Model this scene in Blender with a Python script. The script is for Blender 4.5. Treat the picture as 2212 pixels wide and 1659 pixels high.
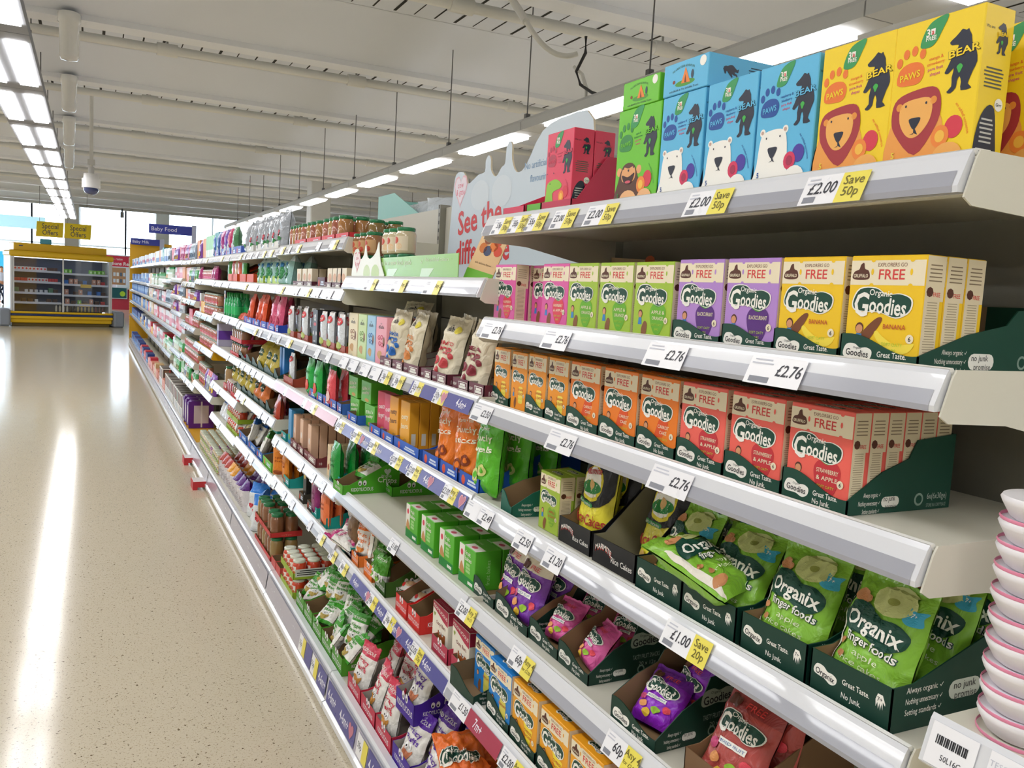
import bpy, math, random
import numpy as np
from mathutils import Vector, Matrix, noise
from mathutils.geometry import tessellate_polygon
for o in list(bpy.data.objects): bpy.data.objects.remove(o)
SC = bpy.context.scene; COL = SC.collection
rnd = random.Random(7)
# ---------------------------------------------------------------- camera
YAW, PIT, ROL, FPX, CX, CY, CH = .4604341, .1022581, .0557252, 1849.235, 1106., 829.5, 1.65
fw = Vector((math.sin(YAW)*math.cos(PIT), math.cos(YAW)*math.cos(PIT), -math.sin(PIT)))
r0 = Vector((math.cos(YAW), -math.sin(YAW), 0)); u0 = r0.cross(fw)
rt = r0*math.cos(ROL)+u0*math.sin(ROL); up = -r0*math.sin(ROL)+u0*math.cos(ROL)
cd = bpy.data.cameras.new('camera'); cam = bpy.data.objects.new('camera', cd); COL.objects.link(cam)
cd.sensor_fit = 'HORIZONTAL'; cd.sensor_width = 36.; cd.lens = FPX/2212*36; cd.clip_start = .05; cd.clip_end = 300
cam.matrix_world = Matrix(((rt.x, up.x, -fw.x, 0), (rt.y, up.y, -fw.y, 0), (rt.z, up.z, -fw.z, CH), (0, 0, 0, 1)))
SC.camera = cam
# ---------------------------------------------------------------- look, sky
SC.view_settings.view_transform = 'Standard'; SC.view_settings.look = 'None'; SC.view_settings.gamma = 1
SC.view_settings.use_curve_mapping = False; SC.view_settings.exposure = 0.28
LAMP = 13.0; SKY = 7.0
W = bpy.data.worlds.new('sky'); SC.world = W; W.use_nodes = True
bg = W.node_tree.nodes['Background']; bg.inputs[0].default_value = (.86, .93, 1, 1); bg.inputs[1].default_value = SKY
SC.cycles.max_bounces = 7; SC.cycles.diffuse_bounces = 4; SC.cycles.glossy_bounces = 3; SC.cycles.transmission_bounces = 4
SC.cycles.transparent_max_bounces = 6; SC.cycles.caustics_reflective = False; SC.cycles.caustics_refractive = False
SC.cycles.sample_clamp_indirect = 6; SC.cycles.use_denoising = True; SC.cycles.use_light_tree = True
# unseen fill lamps behind and beside the camera are added with the fittings below

# ---------------------------------------------------------------- materials
MATS = {}
def lin(c): return tuple(x/12.92 if x <= .04045 else ((x+.055)/1.055)**2.4 for x in c)
def hexc(h): return tuple(int(h[i:i+2], 16)/255 for i in (0, 2, 4))
def M(h, rough=.5, metal=0, em=0, coat=0, trans=0, alpha=1, ior=1.45):
    k = (h, rough, metal, em, coat, trans, alpha)
    if k in MATS: return MATS[k]
    m = bpy.data.materials.new('mat_'+h); m.use_nodes = True; b = m.node_tree.nodes['Principled BSDF']
    c = lin(hexc(h)); b.inputs['Base Color'].default_value = (*c, 1); b.inputs['Roughness'].default_value = rough
    b.inputs['Metallic'].default_value = metal; b.inputs['Coat Weight'].default_value = coat; b.inputs['IOR'].default_value = ior
    b.inputs['Transmission Weight'].default_value = trans; b.inputs['Alpha'].default_value = alpha
    if em: b.inputs['Emission Color'].default_value = (*c, 1); b.inputs['Emission Strength'].default_value = em
    if not em and not trans and alpha == 1:      # a trace of surface unevenness
        nt = m.node_tree; n = nt.nodes.new('ShaderNodeTexNoise'); n.inputs['Scale'].default_value = 40; n.inputs['Detail'].default_value = 2
        tc = nt.nodes.new('ShaderNodeTexCoord'); nt.links.new(tc.outputs['Object'], n.inputs['Vector'])
        mr = nt.nodes.new('ShaderNodeMapRange'); mr.inputs['To Min'].default_value = max(0, rough-.06); mr.inputs['To Max'].default_value = rough+.06
        nt.links.new(n.outputs['Fac'], mr.inputs['Value']); nt.links.new(mr.outputs[0], b.inputs['Roughness'])
        if coat == .2:                               # foil pouches: fine crinkles
            n2 = nt.nodes.new('ShaderNodeTexNoise'); n2.inputs['Scale'].default_value = 26; n2.inputs['Detail'].default_value = 3; n2.inputs['Distortion'].default_value = 1.5
            nt.links.new(tc.outputs['Object'], n2.inputs['Vector']); bp = nt.nodes.new('ShaderNodeBump'); bp.inputs['Strength'].default_value = .55; bp.inputs['Distance'].default_value = .012
            nt.links.new(n2.outputs['Fac'], bp.inputs['Height']); nt.links.new(bp.outputs[0], b.inputs['Normal'])
    MATS[k] = m; return m
def glass(name='glass', c=(.9, .95, 1), f=.12):
    if name in MATS: return MATS[name]
    m = bpy.data.materials.new(name); m.use_nodes = True; nt = m.node_tree; nt.nodes.clear()
    o = nt.nodes.new('ShaderNodeOutputMaterial'); t = nt.nodes.new('ShaderNodeBsdfTransparent'); g = nt.nodes.new('ShaderNodeBsdfGlossy')
    t.inputs[0].default_value = (*c, 1); g.inputs['Roughness'].default_value = .03; x = nt.nodes.new('ShaderNodeMixShader'); x.inputs[0].default_value = f
    nt.links.new(t.outputs[0], x.inputs[1]); nt.links.new(g.outputs[0], x.inputs[2]); nt.links.new(x.outputs[0], o.inputs[0])
    MATS[name] = m; return m
def sheet(h, f=.5):                                       # thin sign sheet that lets some light through
    k = ('sheet', h)
    if k in MATS: return MATS[k]
    m = M(h, .4).copy(); nt = m.node_tree; b = nt.nodes['Principled BSDF']; o = [n for n in nt.nodes if n.type == 'OUTPUT_MATERIAL'][0]
    t = nt.nodes.new('ShaderNodeBsdfTranslucent'); t.inputs[0].default_value = (*lin(hexc(h)), 1); x = nt.nodes.new('ShaderNodeMixShader'); x.inputs[0].default_value = f
    nt.links.new(b.outputs[0], x.inputs[1]); nt.links.new(t.outputs[0], x.inputs[2]); nt.links.new(x.outputs[0], o.inputs[0]); MATS[k] = m; return m
def floor_mat():
    m = bpy.data.materials.new('speckled_vinyl'); m.use_nodes = True; nt = m.node_tree; b = nt.nodes['Principled BSDF']; L = nt.links
    tc = nt.nodes.new('ShaderNodeTexCoord')
    mp = nt.nodes.new('ShaderNodeMapping'); L.new(tc.outputs['Object'], mp.inputs[0])
    def noi(s, d, r=.5):
        n = nt.nodes.new('ShaderNodeTexNoise'); n.inputs['Scale'].default_value = s; n.inputs['Detail'].default_value = d; n.inputs['Roughness'].default_value = r
        L.new(mp.outputs[0], n.inputs['Vector']); return n.outputs['Fac']
    def ramp(f, a, b_):
        r = nt.nodes.new('ShaderNodeMapRange'); r.inputs['From Min'].default_value = a; r.inputs['From Max'].default_value = b_; L.new(f, r.inputs['Value']); return r.outputs[0]
    def mix(f, c1, c2):
        x = nt.nodes.new('ShaderNodeMix'); x.data_type = 'RGBA'; L.new(f, x.inputs[0])
        for c, i in ((c1, 6), (c2, 7)):
            if isinstance(c, str): x.inputs[i].default_value = (*lin(hexc(c)), 1)
            else: L.new(c, x.inputs[i])
        return x.outputs[2]
    base = mix(noi(9, 3), 'D3C8AF', 'DACFB8')
    base = mix(ramp(noi(120, 2), .58, .66), base, 'C2B397')
    base = mix(ramp(noi(66, 2.2, .6), .648, .672), base, '6B5A40')
    base = mix(ramp(noi(170, 1), .68, .71), base, '8E7450')
    L.new(base, b.inputs['Base Color']); b.inputs['Roughness'].default_value = .13; b.inputs['IOR'].default_value = 1.4
    b.inputs['Coat Weight'].default_value = 0; b.inputs['Coat Roughness'].default_value = .12
    return m

# ---------------------------------------------------------------- mesh builder
class P:
    def __init__(s): s.v = []; s.f = []; s.mi = []; s.m = []; s.sm = []
    def mat(s, m):
        if isinstance(m, str): m = M(m)
        if m not in s.m: s.m.append(m)
        return s.m.index(m)
    def add(s, vs, fs, m, smooth=False):
        k = len(s.v); s.v += [tuple(x) for x in vs]; i = s.mat(m)
        for f in fs: s.f.append([k+j for j in f]); s.mi.append(i); s.sm.append(smooth)
    def box(s, x0, x1, y0, y1, z0, z1, m):
        vs = [(x, y, z) for x in (x0, x1) for y in (y0, y1) for z in (z0, z1)]
        s.add(vs, [(0, 1, 3, 2), (4, 6, 7, 5), (0, 4, 5, 1), (2, 3, 7, 6), (0, 2, 6, 4), (1, 5, 7, 3)], m)
    def bbox(s, x0, x1, y0, y1, z0, z1, m, b=.002):      # box with chamfered vertical and horizontal edges
        V = []; sx = (x0, x1); sy = (y0, y1); sz = (z0, z1); idx = {}
        for i in (0, 1):
            for j in (0, 1):
                for k in (0, 1):
                    for a in range(3):
                        q = [sx[i], sy[j], sz[k]]
                        for c, t in ((0, i), (1, j), (2, k)):
                            if c != a: q[c] += b*(1-2*t)
                        idx[i, j, k, a] = len(V); V.append(q)
        F = []
        g = lambda i, j, k, a: idx[i, j, k, a]
        for i in (0, 1): F.append([g(i, 0, 0, 0), g(i, 1, 0, 0), g(i, 1, 1, 0), g(i, 0, 1, 0)])
        for j in (0, 1): F.append([g(0, j, 0, 1), g(1, j, 0, 1), g(1, j, 1, 1), g(0, j, 1, 1)])
        for k in (0, 1): F.append([g(0, 0, k, 2), g(1, 0, k, 2), g(1, 1, k, 2), g(0, 1, k, 2)])
        for i in (0, 1):
            for j in (0, 1): F.append([g(i, j, 0, 0), g(i, j, 1, 0), g(i, j, 1, 1), g(i, j, 0, 1)])
        for i in (0, 1):
            for k in (0, 1): F.append([g(i, 0, k, 0), g(i, 1, k, 0), g(i, 1, k, 2), g(i, 0, k, 2)])
        for j in (0, 1):
            for k in (0, 1): F.append([g(0, j, k, 1), g(1, j, k, 1), g(1, j, k, 2), g(0, j, k, 2)])
        for i in (0, 1):
            for j in (0, 1):
                for k in (0, 1): F.append([g(i, j, k, 0), g(i, j, k, 1), g(i, j, k, 2)])
        s.add(V, F, m)
    def prism(s, F, pts, t, m, mside=None, mback=None):  # outline in frame F, thickness t behind it
        o, u, v, n = F; a = [o+u*p[0]+v*p[1] for p in pts]; b = [q-n*t for q in a]; N = len(pts)
        tri = tessellate_polygon([[Vector((p[0], p[1], 0)) for p in pts]])
        s.add(a, tri, m); s.add(b, tri, mback or m)
        s.add(a+b, [(i, (i+1) % N, N+(i+1) % N, N+i) for i in range(N)], mside or mback or m)
    def extr(s, prof, y0, y1, m, caps=True):              # xz profile along y
        N = len(prof); vs = [(p[0], y0, p[1]) for p in prof]+[(p[0], y1, p[1]) for p in prof]
        s.add(vs, [(i, (i+1) % N, N+(i+1) % N, N+i) for i in range(N)], m)
        if caps:
            tri = tessellate_polygon([[Vector((p[0], p[1], 0)) for p in prof]])
            s.add(vs[:N], tri, m); s.add(vs[N:], tri, m)
    def lathe(s, prof, m, n=20, c=(0, 0), sq=0, cap=True):  # (r,z) profile
        vs = []
        for r, z in prof:
            for i in range(n):
                a = 2*math.pi*i/n; k = 1
                vs.append((c[0]+r*math.cos(a), c[1]+r*math.sin(a), z))
        fs = [(j*n+i, j*n+(i+1) % n, (j+1)*n+(i+1) % n, (j+1)*n+i) for j in range(len(prof)-1) for i in range(n)]
        s.add(vs, fs, m, True)
        if cap: s.add(vs[:n], [list(range(n))[::-1]], m); s.add(vs[-n:], [list(range(n))], m)
    def tube(s, pts, r, m, n=8):
        pts = [Vector(p) for p in pts]; vs = []
        for i, p in enumerate(pts):
            d = (pts[min(i+1, len(pts)-1)]-pts[max(i-1, 0)]).normalized()
            a = d.cross(Vector((0, 0, 1)))
            if a.length < 1e-3: a = Vector((1, 0, 0))
            a.normalize(); b = d.cross(a)
            rr = r[i] if isinstance(r, (list, tuple)) else r
            vs += [p+a*rr*math.cos(2*math.pi*k/n)+b*rr*math.sin(2*math.pi*k/n) for k in range(n)]
        fs = [(j*n+i, j*n+(i+1) % n, (j+1)*n+(i+1) % n, (j+1)*n+i) for j in range(len(pts)-1) for i in range(n)]
        s.add(vs, fs, m, True); s.add(vs[:n], [list(range(n))], m); s.add(vs[-n:], [list(range(n))], m)
    # --- printed artwork: F is a frame (o,u,v,n) or a conforming function f(a,b,layer)->point
    def art(s, F, pts, m, layer=1, tris=None):
        if callable(F):
            th = getattr(F, 'thr', .012)
            if tris is None: tris = tessellate_polygon([[Vector((p[0], p[1], 0)) for p in pts]])
            V = [tuple(p) for p in pts]; T = [tuple(t) for t in tris]; out = []; mid = {}
            while T:
                t = T.pop(); e = [(math.dist(V[t[i]], V[t[(i+1) % 3]]), i) for i in range(3)]; l, i = max(e)
                if l > th:
                    a, b, c = t[i], t[(i+1) % 3], t[(i+2) % 3]; k = (min(a, b), max(a, b))
                    if k not in mid: mid[k] = len(V); V.append(((V[a][0]+V[b][0])/2, (V[a][1]+V[b][1])/2))
                    j = mid[k]; T += [(a, j, c), (j, b, c)]
                else: out.append(t)
            s.add([F(p[0], p[1], layer) for p in V], out, m)
        else:
            o, u, v, n = F; e = n*(layer*.00022)
            if tris is None: tris = tessellate_polygon([[Vector((p[0], p[1], 0)) for p in pts]])
            s.add([o+u*p[0]+v*p[1]+e for p in pts], tris, m)
    def rect(s, F, x0, y0, x1, y1, m, layer=1): s.art(F, [(x0, y0), (x1, y0), (x1, y1), (x0, y1)], m, layer, [(0, 1, 2), (0, 2, 3)])
    def text(s, F, t, x, y, size, m, layer=3, al='C', rot=0, sx=1., bold=0., shear=0., curve=0., fw_=None):
        vs, fs, w = txt(t, bold, shear)
        if not vs: return
        k = size; wd = w*k*sx
        if fw_: sx *= fw_/wd; wd = fw_
        ox = {'C': -wd/2, 'L': 0, 'R': -wd}[al]; c, sn = math.cos(rot), math.sin(rot); out = []
        for a, b in vs:
            px, py = a*k*sx+ox, b*k-.36*k
            if curve: py += -curve*((px/(wd/2))**2-.4)*k
            out.append((x+px*c-py*sn, y+px*sn+py*c))
        s.art(F, out, m, layer, fs)
    def lines(s, F, x0, y0, x1, y1, n, m, layer=1, seed=1, fill=.4):
        r = random.Random(seed)
        for i in range(n):
            yy = y1-(i+.5)*(y1-y0)/n; h = (y1-y0)/n*fill/2; w = (x1-x0)*(.75+.25*r.random())/2; c = (x0+x1)/2
            s.rect(F, c-w, yy-h, c+w, yy+h, m, layer)
    def mesh(s, name):
        me = bpy.data.meshes.new(name); me.from_pydata(s.v, [], s.f)
        for m in s.m: me.materials.append(m)
        me.polygons.foreach_set('material_index', s.mi); me.polygons.foreach_set('use_smooth', s.sm); me.update(); return me
    def obj(s, name, parent=None, loc=None):
        o = bpy.data.objects.new(name, s.mesh(name)); COL.objects.link(o)
        if parent: o.parent = parent
        if loc: o.location = loc
        return o
TX = {}
def txt(t, bold=0., shear=0.):
    k = (t, bold, shear)
    if k in TX: return TX[k]
    c = bpy.data.curves.new('t', 'FONT'); c.body = t; c.resolution_u = 2; c.offset = bold; c.shear = shear; c.fill_mode = 'FRONT'
    o = bpy.data.objects.new('t', c); COL.objects.link(o); me = o.to_mesh()
    vs = [(v.co.x, v.co.y) for v in me.vertices]; fs = []
    for p in me.polygons:
        q = list(p.vertices)
        for i in range(1, len(q)-1): fs.append((q[0], q[i], q[i+1]))
    o.to_mesh_clear(); bpy.data.objects.remove(o); bpy.data.curves.remove(c)
    x0 = min([v[0] for v in vs], default=0); x1 = max([v[0] for v in vs], default=0); vs = [(a-x0, b) for a, b in vs]
    TX[k] = (vs, fs, x1-x0); return TX[k]
def ell(cx, cy, rx, ry, n=20, a0=0): return [(cx+rx*math.cos(a0+2*math.pi*i/n), cy+ry*math.sin(a0+2*math.pi*i/n)) for i in range(n)]
def smooth(pts, k=4):                                     # closed Catmull-Rom
    out = []; n = len(pts)
    for i in range(n):
        p0, p1, p2, p3 = [pts[(i+j-1) % n] for j in range(4)]
        for s_ in range(k):
            t = s_/k; out.append(tuple(.5*(2*p1[a]+(p2[a]-p0[a])*t+(2*p0[a]-5*p1[a]+4*p2[a]-p3[a])*t*t+(3*p1[a]-p0[a]-3*p2[a]+p3[a])*t**3) for a in (0, 1)))
    return out
def xf(pts, x, y, s, sy=None, rot=0):
    c, n = math.cos(rot), math.sin(rot); sy = s if sy is None else sy
    return [(x+(a*s)*c-(b*sy)*n, y+(a*s)*n+(b*sy)*c) for a, b in pts]
def rrect(x0, y0, x1, y1, r, k=3):
    o = []
    for cx, cy, a in ((x1-r, y1-r, 0), (x0+r, y1-r, 1), (x0+r, y0+r, 2), (x1-r, y0+r, 3)):
        o += [(cx+r*math.cos((a+i/k)*math.pi/2), cy+r*math.sin((a+i/k)*math.pi/2)) for i in range(k+1)]
    return o
def heart(x, y, s, n=16):
    o = []
    for i in range(n):
        t = 2*math.pi*i/n; o.append((x+s*math.sin(t)**3, y+s*(13*math.cos(t)-5*math.cos(2*t)-2*math.cos(3*t)-math.cos(4*t))/15))
    return o
BLOB = smooth([(-1, -.1), (-.8, .62), (-.25, .75), (.15, .45), (.6, .55), (.98, .3), (.95, -.35), (.55, -.75), (0, -.55), (-.5, -.6), (-.9, -.55)], 4)
BEAR = smooth([(-.05, 1), (.1, .93), (.18, .97), (.22, .88), (.32, .72), (.36, .5), (.55, .2), (.62, -.15), (.5, -.4), (.42, -.6), (.35, -.8), (.5, -.95), (.1, -.97), (.08, -.7), (0, -.5),
               (-.08, -.65), (-.1, -.85), (-.3, -1), (-.45, -.93), (-.28, -.78), (-.3, -.5), (-.25, -.2), (-.45, -.35), (-.6, -.3), (-.5, -.12), (-.38, .12), (-.22, .35), (-.15, .52), (-.4, .55), (-.5, .66), (-.3, .8), (-.15, .92)], 2)
FRONT = lambda w, h, x=0: (Vector((x, w/2, 0)), Vector((0, -1, 0)), Vector((0, 0, 1)), Vector((-1, 0, 0)))
SIDE = lambda w, x=0: (Vector((x, -w/2, 0)), Vector((1, 0, 0)), Vector((0, 0, 1)), Vector((0, -1, 0)))
TOP = lambda w, h, x=0: (Vector((x, w/2, h)), Vector((0, -1, 0)), Vector((1, 0, 0)), Vector((0, 0, 1)))

# ---------------------------------------------------------------- registering things
ORD = ['first', 'second', 'third', 'fourth', 'fifth', 'sixth', 'seventh', 'eighth', 'ninth', 'tenth', 'eleventh', 'twelfth', 'thirteenth', 'fourteenth', 'fifteenth', 'sixteenth', 'seventeenth', 'eighteenth', 'nineteenth', 'twentieth']
def tag(o, label, cat, group=None):
    o['label'] = label; o['category'] = cat
    if group: o['group'] = group
    return o
def struct(o): o['kind'] = 'structure'; return o
def empty(name, loc=(0, 0, 0), rz=0):
    e = bpy.data.objects.new(name, None); e.empty_display_size = .05; COL.objects.link(e); e.location = loc; e.rotation_euler.z = rz; return e
PROTO = {}
def place(key, make, name, label, cat, loc, rot=(0, 0, 0), group=None, scale=None):
    """make() -> list of (part name, mesh); one mesh -> the thing itself, several -> parts under an Empty"""
    if key not in PROTO: PROTO[key] = make()
    pr = PROTO[key]
    if len(pr) == 1:
        o = bpy.data.objects.new(name, pr[0][1]); COL.objects.link(o)
    else:
        o = empty(name)
        for pn, me in pr:
            c = bpy.data.objects.new(pn, me); COL.objects.link(c); c.parent = o
    o.location = loc; o.rotation_euler = rot
    if scale: o.scale = scale
    return tag(o, label, cat, group)
def proj(x, y, z):
    d = Vector((x, y, z-CH)); w = d.dot(fw); return FPX*d.dot(rt)/w+CX, -FPX*d.dot(up)/w+CY
def YP(px, z, x):                                         # distance along the aisle seen at image column px, at height z and depth x
    lo, hi = .3, 60.
    for _ in range(50):
        m = (lo+hi)/2
        if proj(x, m, z)[0] > px: lo = m
        else: hi = m
    return lo
# ================================================================ the shop hall
WHITE = M('E4E4E0', .5); 
X0, X1, YN, YC, YF, ZC, ZL = -11., 17., -5., 35.5, 58., 4.18, 5.6
p = P(); p.box(X0, X1, YN, YF, -.1, 0, floor_mat()); struct(p.obj('floor'))
wm = M('D9D8D2', .7)
def wall(n, *b): p = P(); p.box(*b, wm); struct(p.obj(n))
wall('wall_left', X0-.2, X0, YN, YC, 0, ZL); wall('wall_right', X1, X1+.2, YN, YC, 0, ZL); wall('wall_near', X0, X1, YN-.2, YN, 0, ZL)
wall('wall_fascia', X0, X1, YC, YC+.2, ZC-.17, ZL)
p = P(); cm = M('E6EAF2', .6); dk = M('2A2824', .8); ZD = 4.22
BEAMS = [y for y in (-2.9, .2, 3.3, 6.4, 9.5, 12.4, 15.6, 18.9, 21.9, 24.9, 28, 31, 34)]
p.box(X0, X1, YN, YC, 4.4, 4.5, cm)
F0 = (Vector((0, 0, ZD)), Vector((1, 0, 0)), Vector((0, 1, 0)), Vector((0, 0, -1)))
for k, by in enumerate([-6.0]+BEAMS):
    nx = BEAMS[k] if k < len(BEAMS) else YC; a_, b_, c_ = max(by, YN), max(by+1.6, YN), nx
    if c_ <= a_: continue
    p.add([(X0, a_, ZD), (X1, a_, ZD), (X1, b_, ZD), (X0, b_, ZD)], [(0, 1, 2, 3)], cm)
    if c_ > b_: p.add([(X0, b_, ZD-.002), (X1, b_, ZD-.002), (X1, c_, 4.05), (X0, c_, 4.05)], [(0, 1, 2, 3)], cm)
    for i in range(int((X1-X0)/.2)):
        x = X0+.1+i*.2; w_ = (.018, .03, .012)[i % 3]
        p.art(F0, [(x, by+.15), (x+w_, by+.15), (x+w_, by+1.55), (x, by+1.55)], dk, 8, [(0, 1, 2), (0, 2, 3)])
struct(p.obj('ceiling'))
for i, by in enumerate(BEAMS):
    p = P(); p.extr([(0, 0)]*0 or [(-.13, -.17), (.13, -.17), (.13, -.1), (.06, -.08), (.05, .06), (-.05, .06), (-.06, -.08), (-.13, -.1)], 0, X1-X0, M('F2F4F8', .4))
    o = p.obj('beam_%d' % (i+1)); o.rotation_euler.z = -math.pi/2; o.location = (X0, by, ZC); struct(o)
for i, by in enumerate(BEAMS[2:10]):
    p = P(); p.tube([(X0, by+.36, ZC-.2), (X1, by+.36, ZC-.2)], .047, M('E9E8E2', .35), 12)
    for x in range(-8, 9, 2):
        p.tube([(x+.7, by+.36, ZC-.2), (x+.7, by+.36, ZC)], .012, M('A8A8A4'), 5); p.tube([(x+.6, by+.36, ZC-.2), (x+.8, by+.36, ZC-.2)], .066, M('E9E8E2', .35), 12)
    tag(p.obj('ceiling_pipe'), 'white overhead pipe running across the ceiling, %s in line down the aisle' % ORD[i], 'pipe', 'pipes under the ceiling')
# lobby beyond: roof and glazing
p = P(); p.box(X0, X1, YC+.2, YF, ZL, ZL+.1, cm); struct(p.obj('ceiling_lobby'))
fm = M('C9CDD0', .4)
def window(n, a, b, z0, z1, panes, side=False, tr=3.2):
    p = P(); g = glass()
    def bx(u0, u1, z0, z1, d, m):
        if side: p.box(X0-.05-d, X0-.05+d, u0, u1, z0, z1, m)
        else: p.box(u0, u1, YF-d, YF+d, z0, z1, m)
    bx(a, b, z0-.08, z0, .07, fm); bx(a, b, z1, z1+.08, .07, fm); bx(a, b, tr, tr+.09, .05, fm)
    for i in range(panes+1): u = a+(b-a)*i/panes; bx(u-.045, u+.045, z0, z1, .06, fm)
    bx(a, b, z0, z1, .006, g); o = p.obj('window_%d' % n); struct(o)
window(1, X0, -3.1, .1, 5.5, 3); window(2, -3.1, 1.9, .1, 5.5, 2); window(3, 1.9, X1, 1.0, 5.5, 3); window(4, YC+.2, YF, .1, 5.5, 8, True)
p = P(); p.box(1.9, X1, YF-.1, YF+.1, 0, .93, wm); struct(p.obj('wall_far'))
p = P(); p.box(X1, X1+.2, YC, YF, 0, ZL, wm); struct(p.obj('wall_lobby_right'))
p = P(); p.box(-60, 60, YF+.3, 160, -.15, -.05, M('B9B6AE', .9)); p.box(X0-60, X0-.3, YC-20, YF+.3, -.15, -.05, M('B9B6AE', .9)); struct(p.obj('ground_outside'))
# columns
def column(x, y, w, z1, label):
    p = P(); p.bbox(x-w/2, x+w/2, y-w/2, y+w/2, 0, z1, M('DEDDD8', .5), .02); p.bbox(x-w/2-.01, x+w/2+.01, y-w/2-.01, y+w/2+.01, 0, .12, M('9A9A98'), .01)
    tag(p.obj('column'), label, 'column')
column(-.62, 35.2, .46, ZC, 'square white column rising behind the special offers signs')
column(4.75, 20.2, .46, ZC, 'square white column standing behind the shelving run, under the right lamps')
column(2.6, 38., .5, ZL, 'pale column standing in the bright windows behind the baby food sign')
column(-7.4, 35.2, .46, ZC, 'square white column at the left of the far windows')
# ---------------------------------------------------------------- lamps
def zc(y):                                                  # underside of the ceiling at y
    by = max([b for b in [-6.0]+BEAMS if b <= y]); nx = min([b for b in BEAMS if b > y] or [YC])
    if y-by < .14 or nx-y < .14: return ZC-.17
    return ZD if y < by+1.6 else ZD+(4.05-ZD)*(y-by-1.6)/(nx-by-1.6)
LENS = M('FDFDFF', .4, em=LAMP)
def lamp_strip(cx, ys, label, twin, z=3.05, pitch=1.81, ln=1.2, yend=24.6):
    if twin: ln = 1.36
    y = ys; k = 0
    while y < yend:
        e = empty('strip_lamp', (cx, y, z)); 
        p = P(); w = .19 if twin else .1
        p.extr([(-w, 0), (-w, .07), (-.05, .11), (.05, .11), (w, .07), (w, 0)], 0, pitch-.01, M('8E9094' if twin else 'D2D3D4', .6)); p.obj('lamp_housing', e)
        for s in (-1, 1) if twin else (0,):
            p = P(); a = s*.104; hw = .085
            zz = (-.014, -.014); hw = .06 if twin else hw
            if not twin: zz = (-.025, -.025)
            p.add([(a-hw, .2, zz[0]), (a+hw, .2, zz[1]), (a+hw, .2+ln, zz[1]), (a-hw, .2+ln, zz[0]), (a-hw, .2, 0), (a+hw, .2, 0), (a+hw, .2+ln, 0), (a-hw, .2+ln, 0)],
                  [(0, 3, 2, 1), (0, 1, 5, 4), (1, 2, 6, 5), (2, 3, 7, 6), (3, 0, 4, 7)], LENS); p.obj('lens', e)
        if not twin:
            p = P(); p.box(.115, .125, .3, ln+.1, .005, .03, LENS); p.obj('edge_lens', e)
        p = P()
        for yy in (.08,): p.tube([(0, yy, .1), (0, yy, zc(y+yy)-z-.004)], .006, M('77777A', .4, .6), 6); p.box(-.02, .02, yy-.02, yy+.02, .1, .16, M('77777A', .4, .6))
        p.obj('suspension_rod', e)
        tag(e, label % ORD[k], 'ceiling lamp', 'strip lamps'); y += pitch; k += 1
lamp_strip(-.53, .7, 'twin-lens ceiling strip lamp above the aisle, %s in its row', True)
lamp_strip(3.36, 1.26, 'single-lens ceiling strip lamp above the shelving, %s in its row', False)
lamp_strip(-5.4, .75, 'twin-lens fill lamp added unseen over the next aisle, %s in its row', True, yend=33.)  # fill row added out of view, carried on to brighten the cabinet
lamp_strip(-8.6, .75, 'twin-lens fill lamp added unseen two aisles away, %s in its row', True, yend=33.)  # another row added out of view to brighten the chilled cabinet
lamp_strip(7.2, .7, 'twin-lens fill lamp added unseen over the far side aisle, %s in its row', True)  # unseen row added as fill on the far side
def backfill(x, y):  # unseen lamps added behind the camera to light the shop
    e = empty('strip_lamp', (x, y, 3.05)); p = P(); p.box(-.19, .19, 0, 1.6, 0, .1, M('D8D8D4', .4)); p.obj('lamp_housing', e)
    p = P(); p.box(-.15, .15, .1, 1.5, -.02, 0, LENS); p.obj('lens', e); return e
for j, x in enumerate((-5.4, -.53, 3.36)):
    for i in range(3): tag(backfill(x, -1.4-1.81*i), 'added fill lamp behind the camera, %s in the %s row' % (ORD[i], ORD[j]), 'ceiling lamp', 'added lamps behind')
# cables and hooks under the nearest visible beam
p = P(); W_ = M('E4E3DE', .4)
def arc(a, b, sag, n=10): a, b = Vector(a), Vector(b); return [a.lerp(b, i/n)+Vector((0, 0, -sag*4*(i/n)*(1-i/n))) for i in range(n+1)]
p.tube([(3.0, 6.55, 4.1), (2.95, 6.2, 3.85), (2.95, 6.05, 3.72)], .03, W_); p.tube(arc((2.95, 6.05, 3.72), (3.3, 5.85, 3.5), .1), .02, W_)
p.tube([(3.3, 5.89, 3.41), (3.3, 5.76, 3.33), (3.32, 5.72, 3.22), (3.33, 5.73, 3.12)], .014, W_); tag(p.obj('lamp_cable'), 'white cable drooping from the ceiling beam to the lamp row', 'cable')
p = P(); p.tube([(3.3, 5.74, 3.6), (3.3, 5.73, 3.48), (3.28, 5.82, 3.36), (3.3, 5.78, 3.26), (3.32, 5.64, 3.18), (3.35, 5.48, 3.12)], .012, M('3A3A3C')); tag(p.obj('lamp_cable'), 'black cable looping beside the white one down to the lamp row', 'cable')
for i, (x, y) in enumerate(((-.62, 9.5), (-.62, 12.4), (-.62, 15.6), (-.62, 18.9))):
    xx = -.02*y
    p = P(); p.lathe([(.0, -.44), (.07, -.43), (.085, -.39), (.085, -.1), (.1, -.09), (.1, -.01), (.085, 0)], M('EDEDEA', .12, coat=1), 20)
    tag(p.obj('pendant_cylinder', loc=(xx, y-.2, ZC-.14)), 'glossy white cylinder hanging from the %s visible ceiling beam' % ORD[i], 'ceiling fitting', 'cylinders under the beams')
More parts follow.
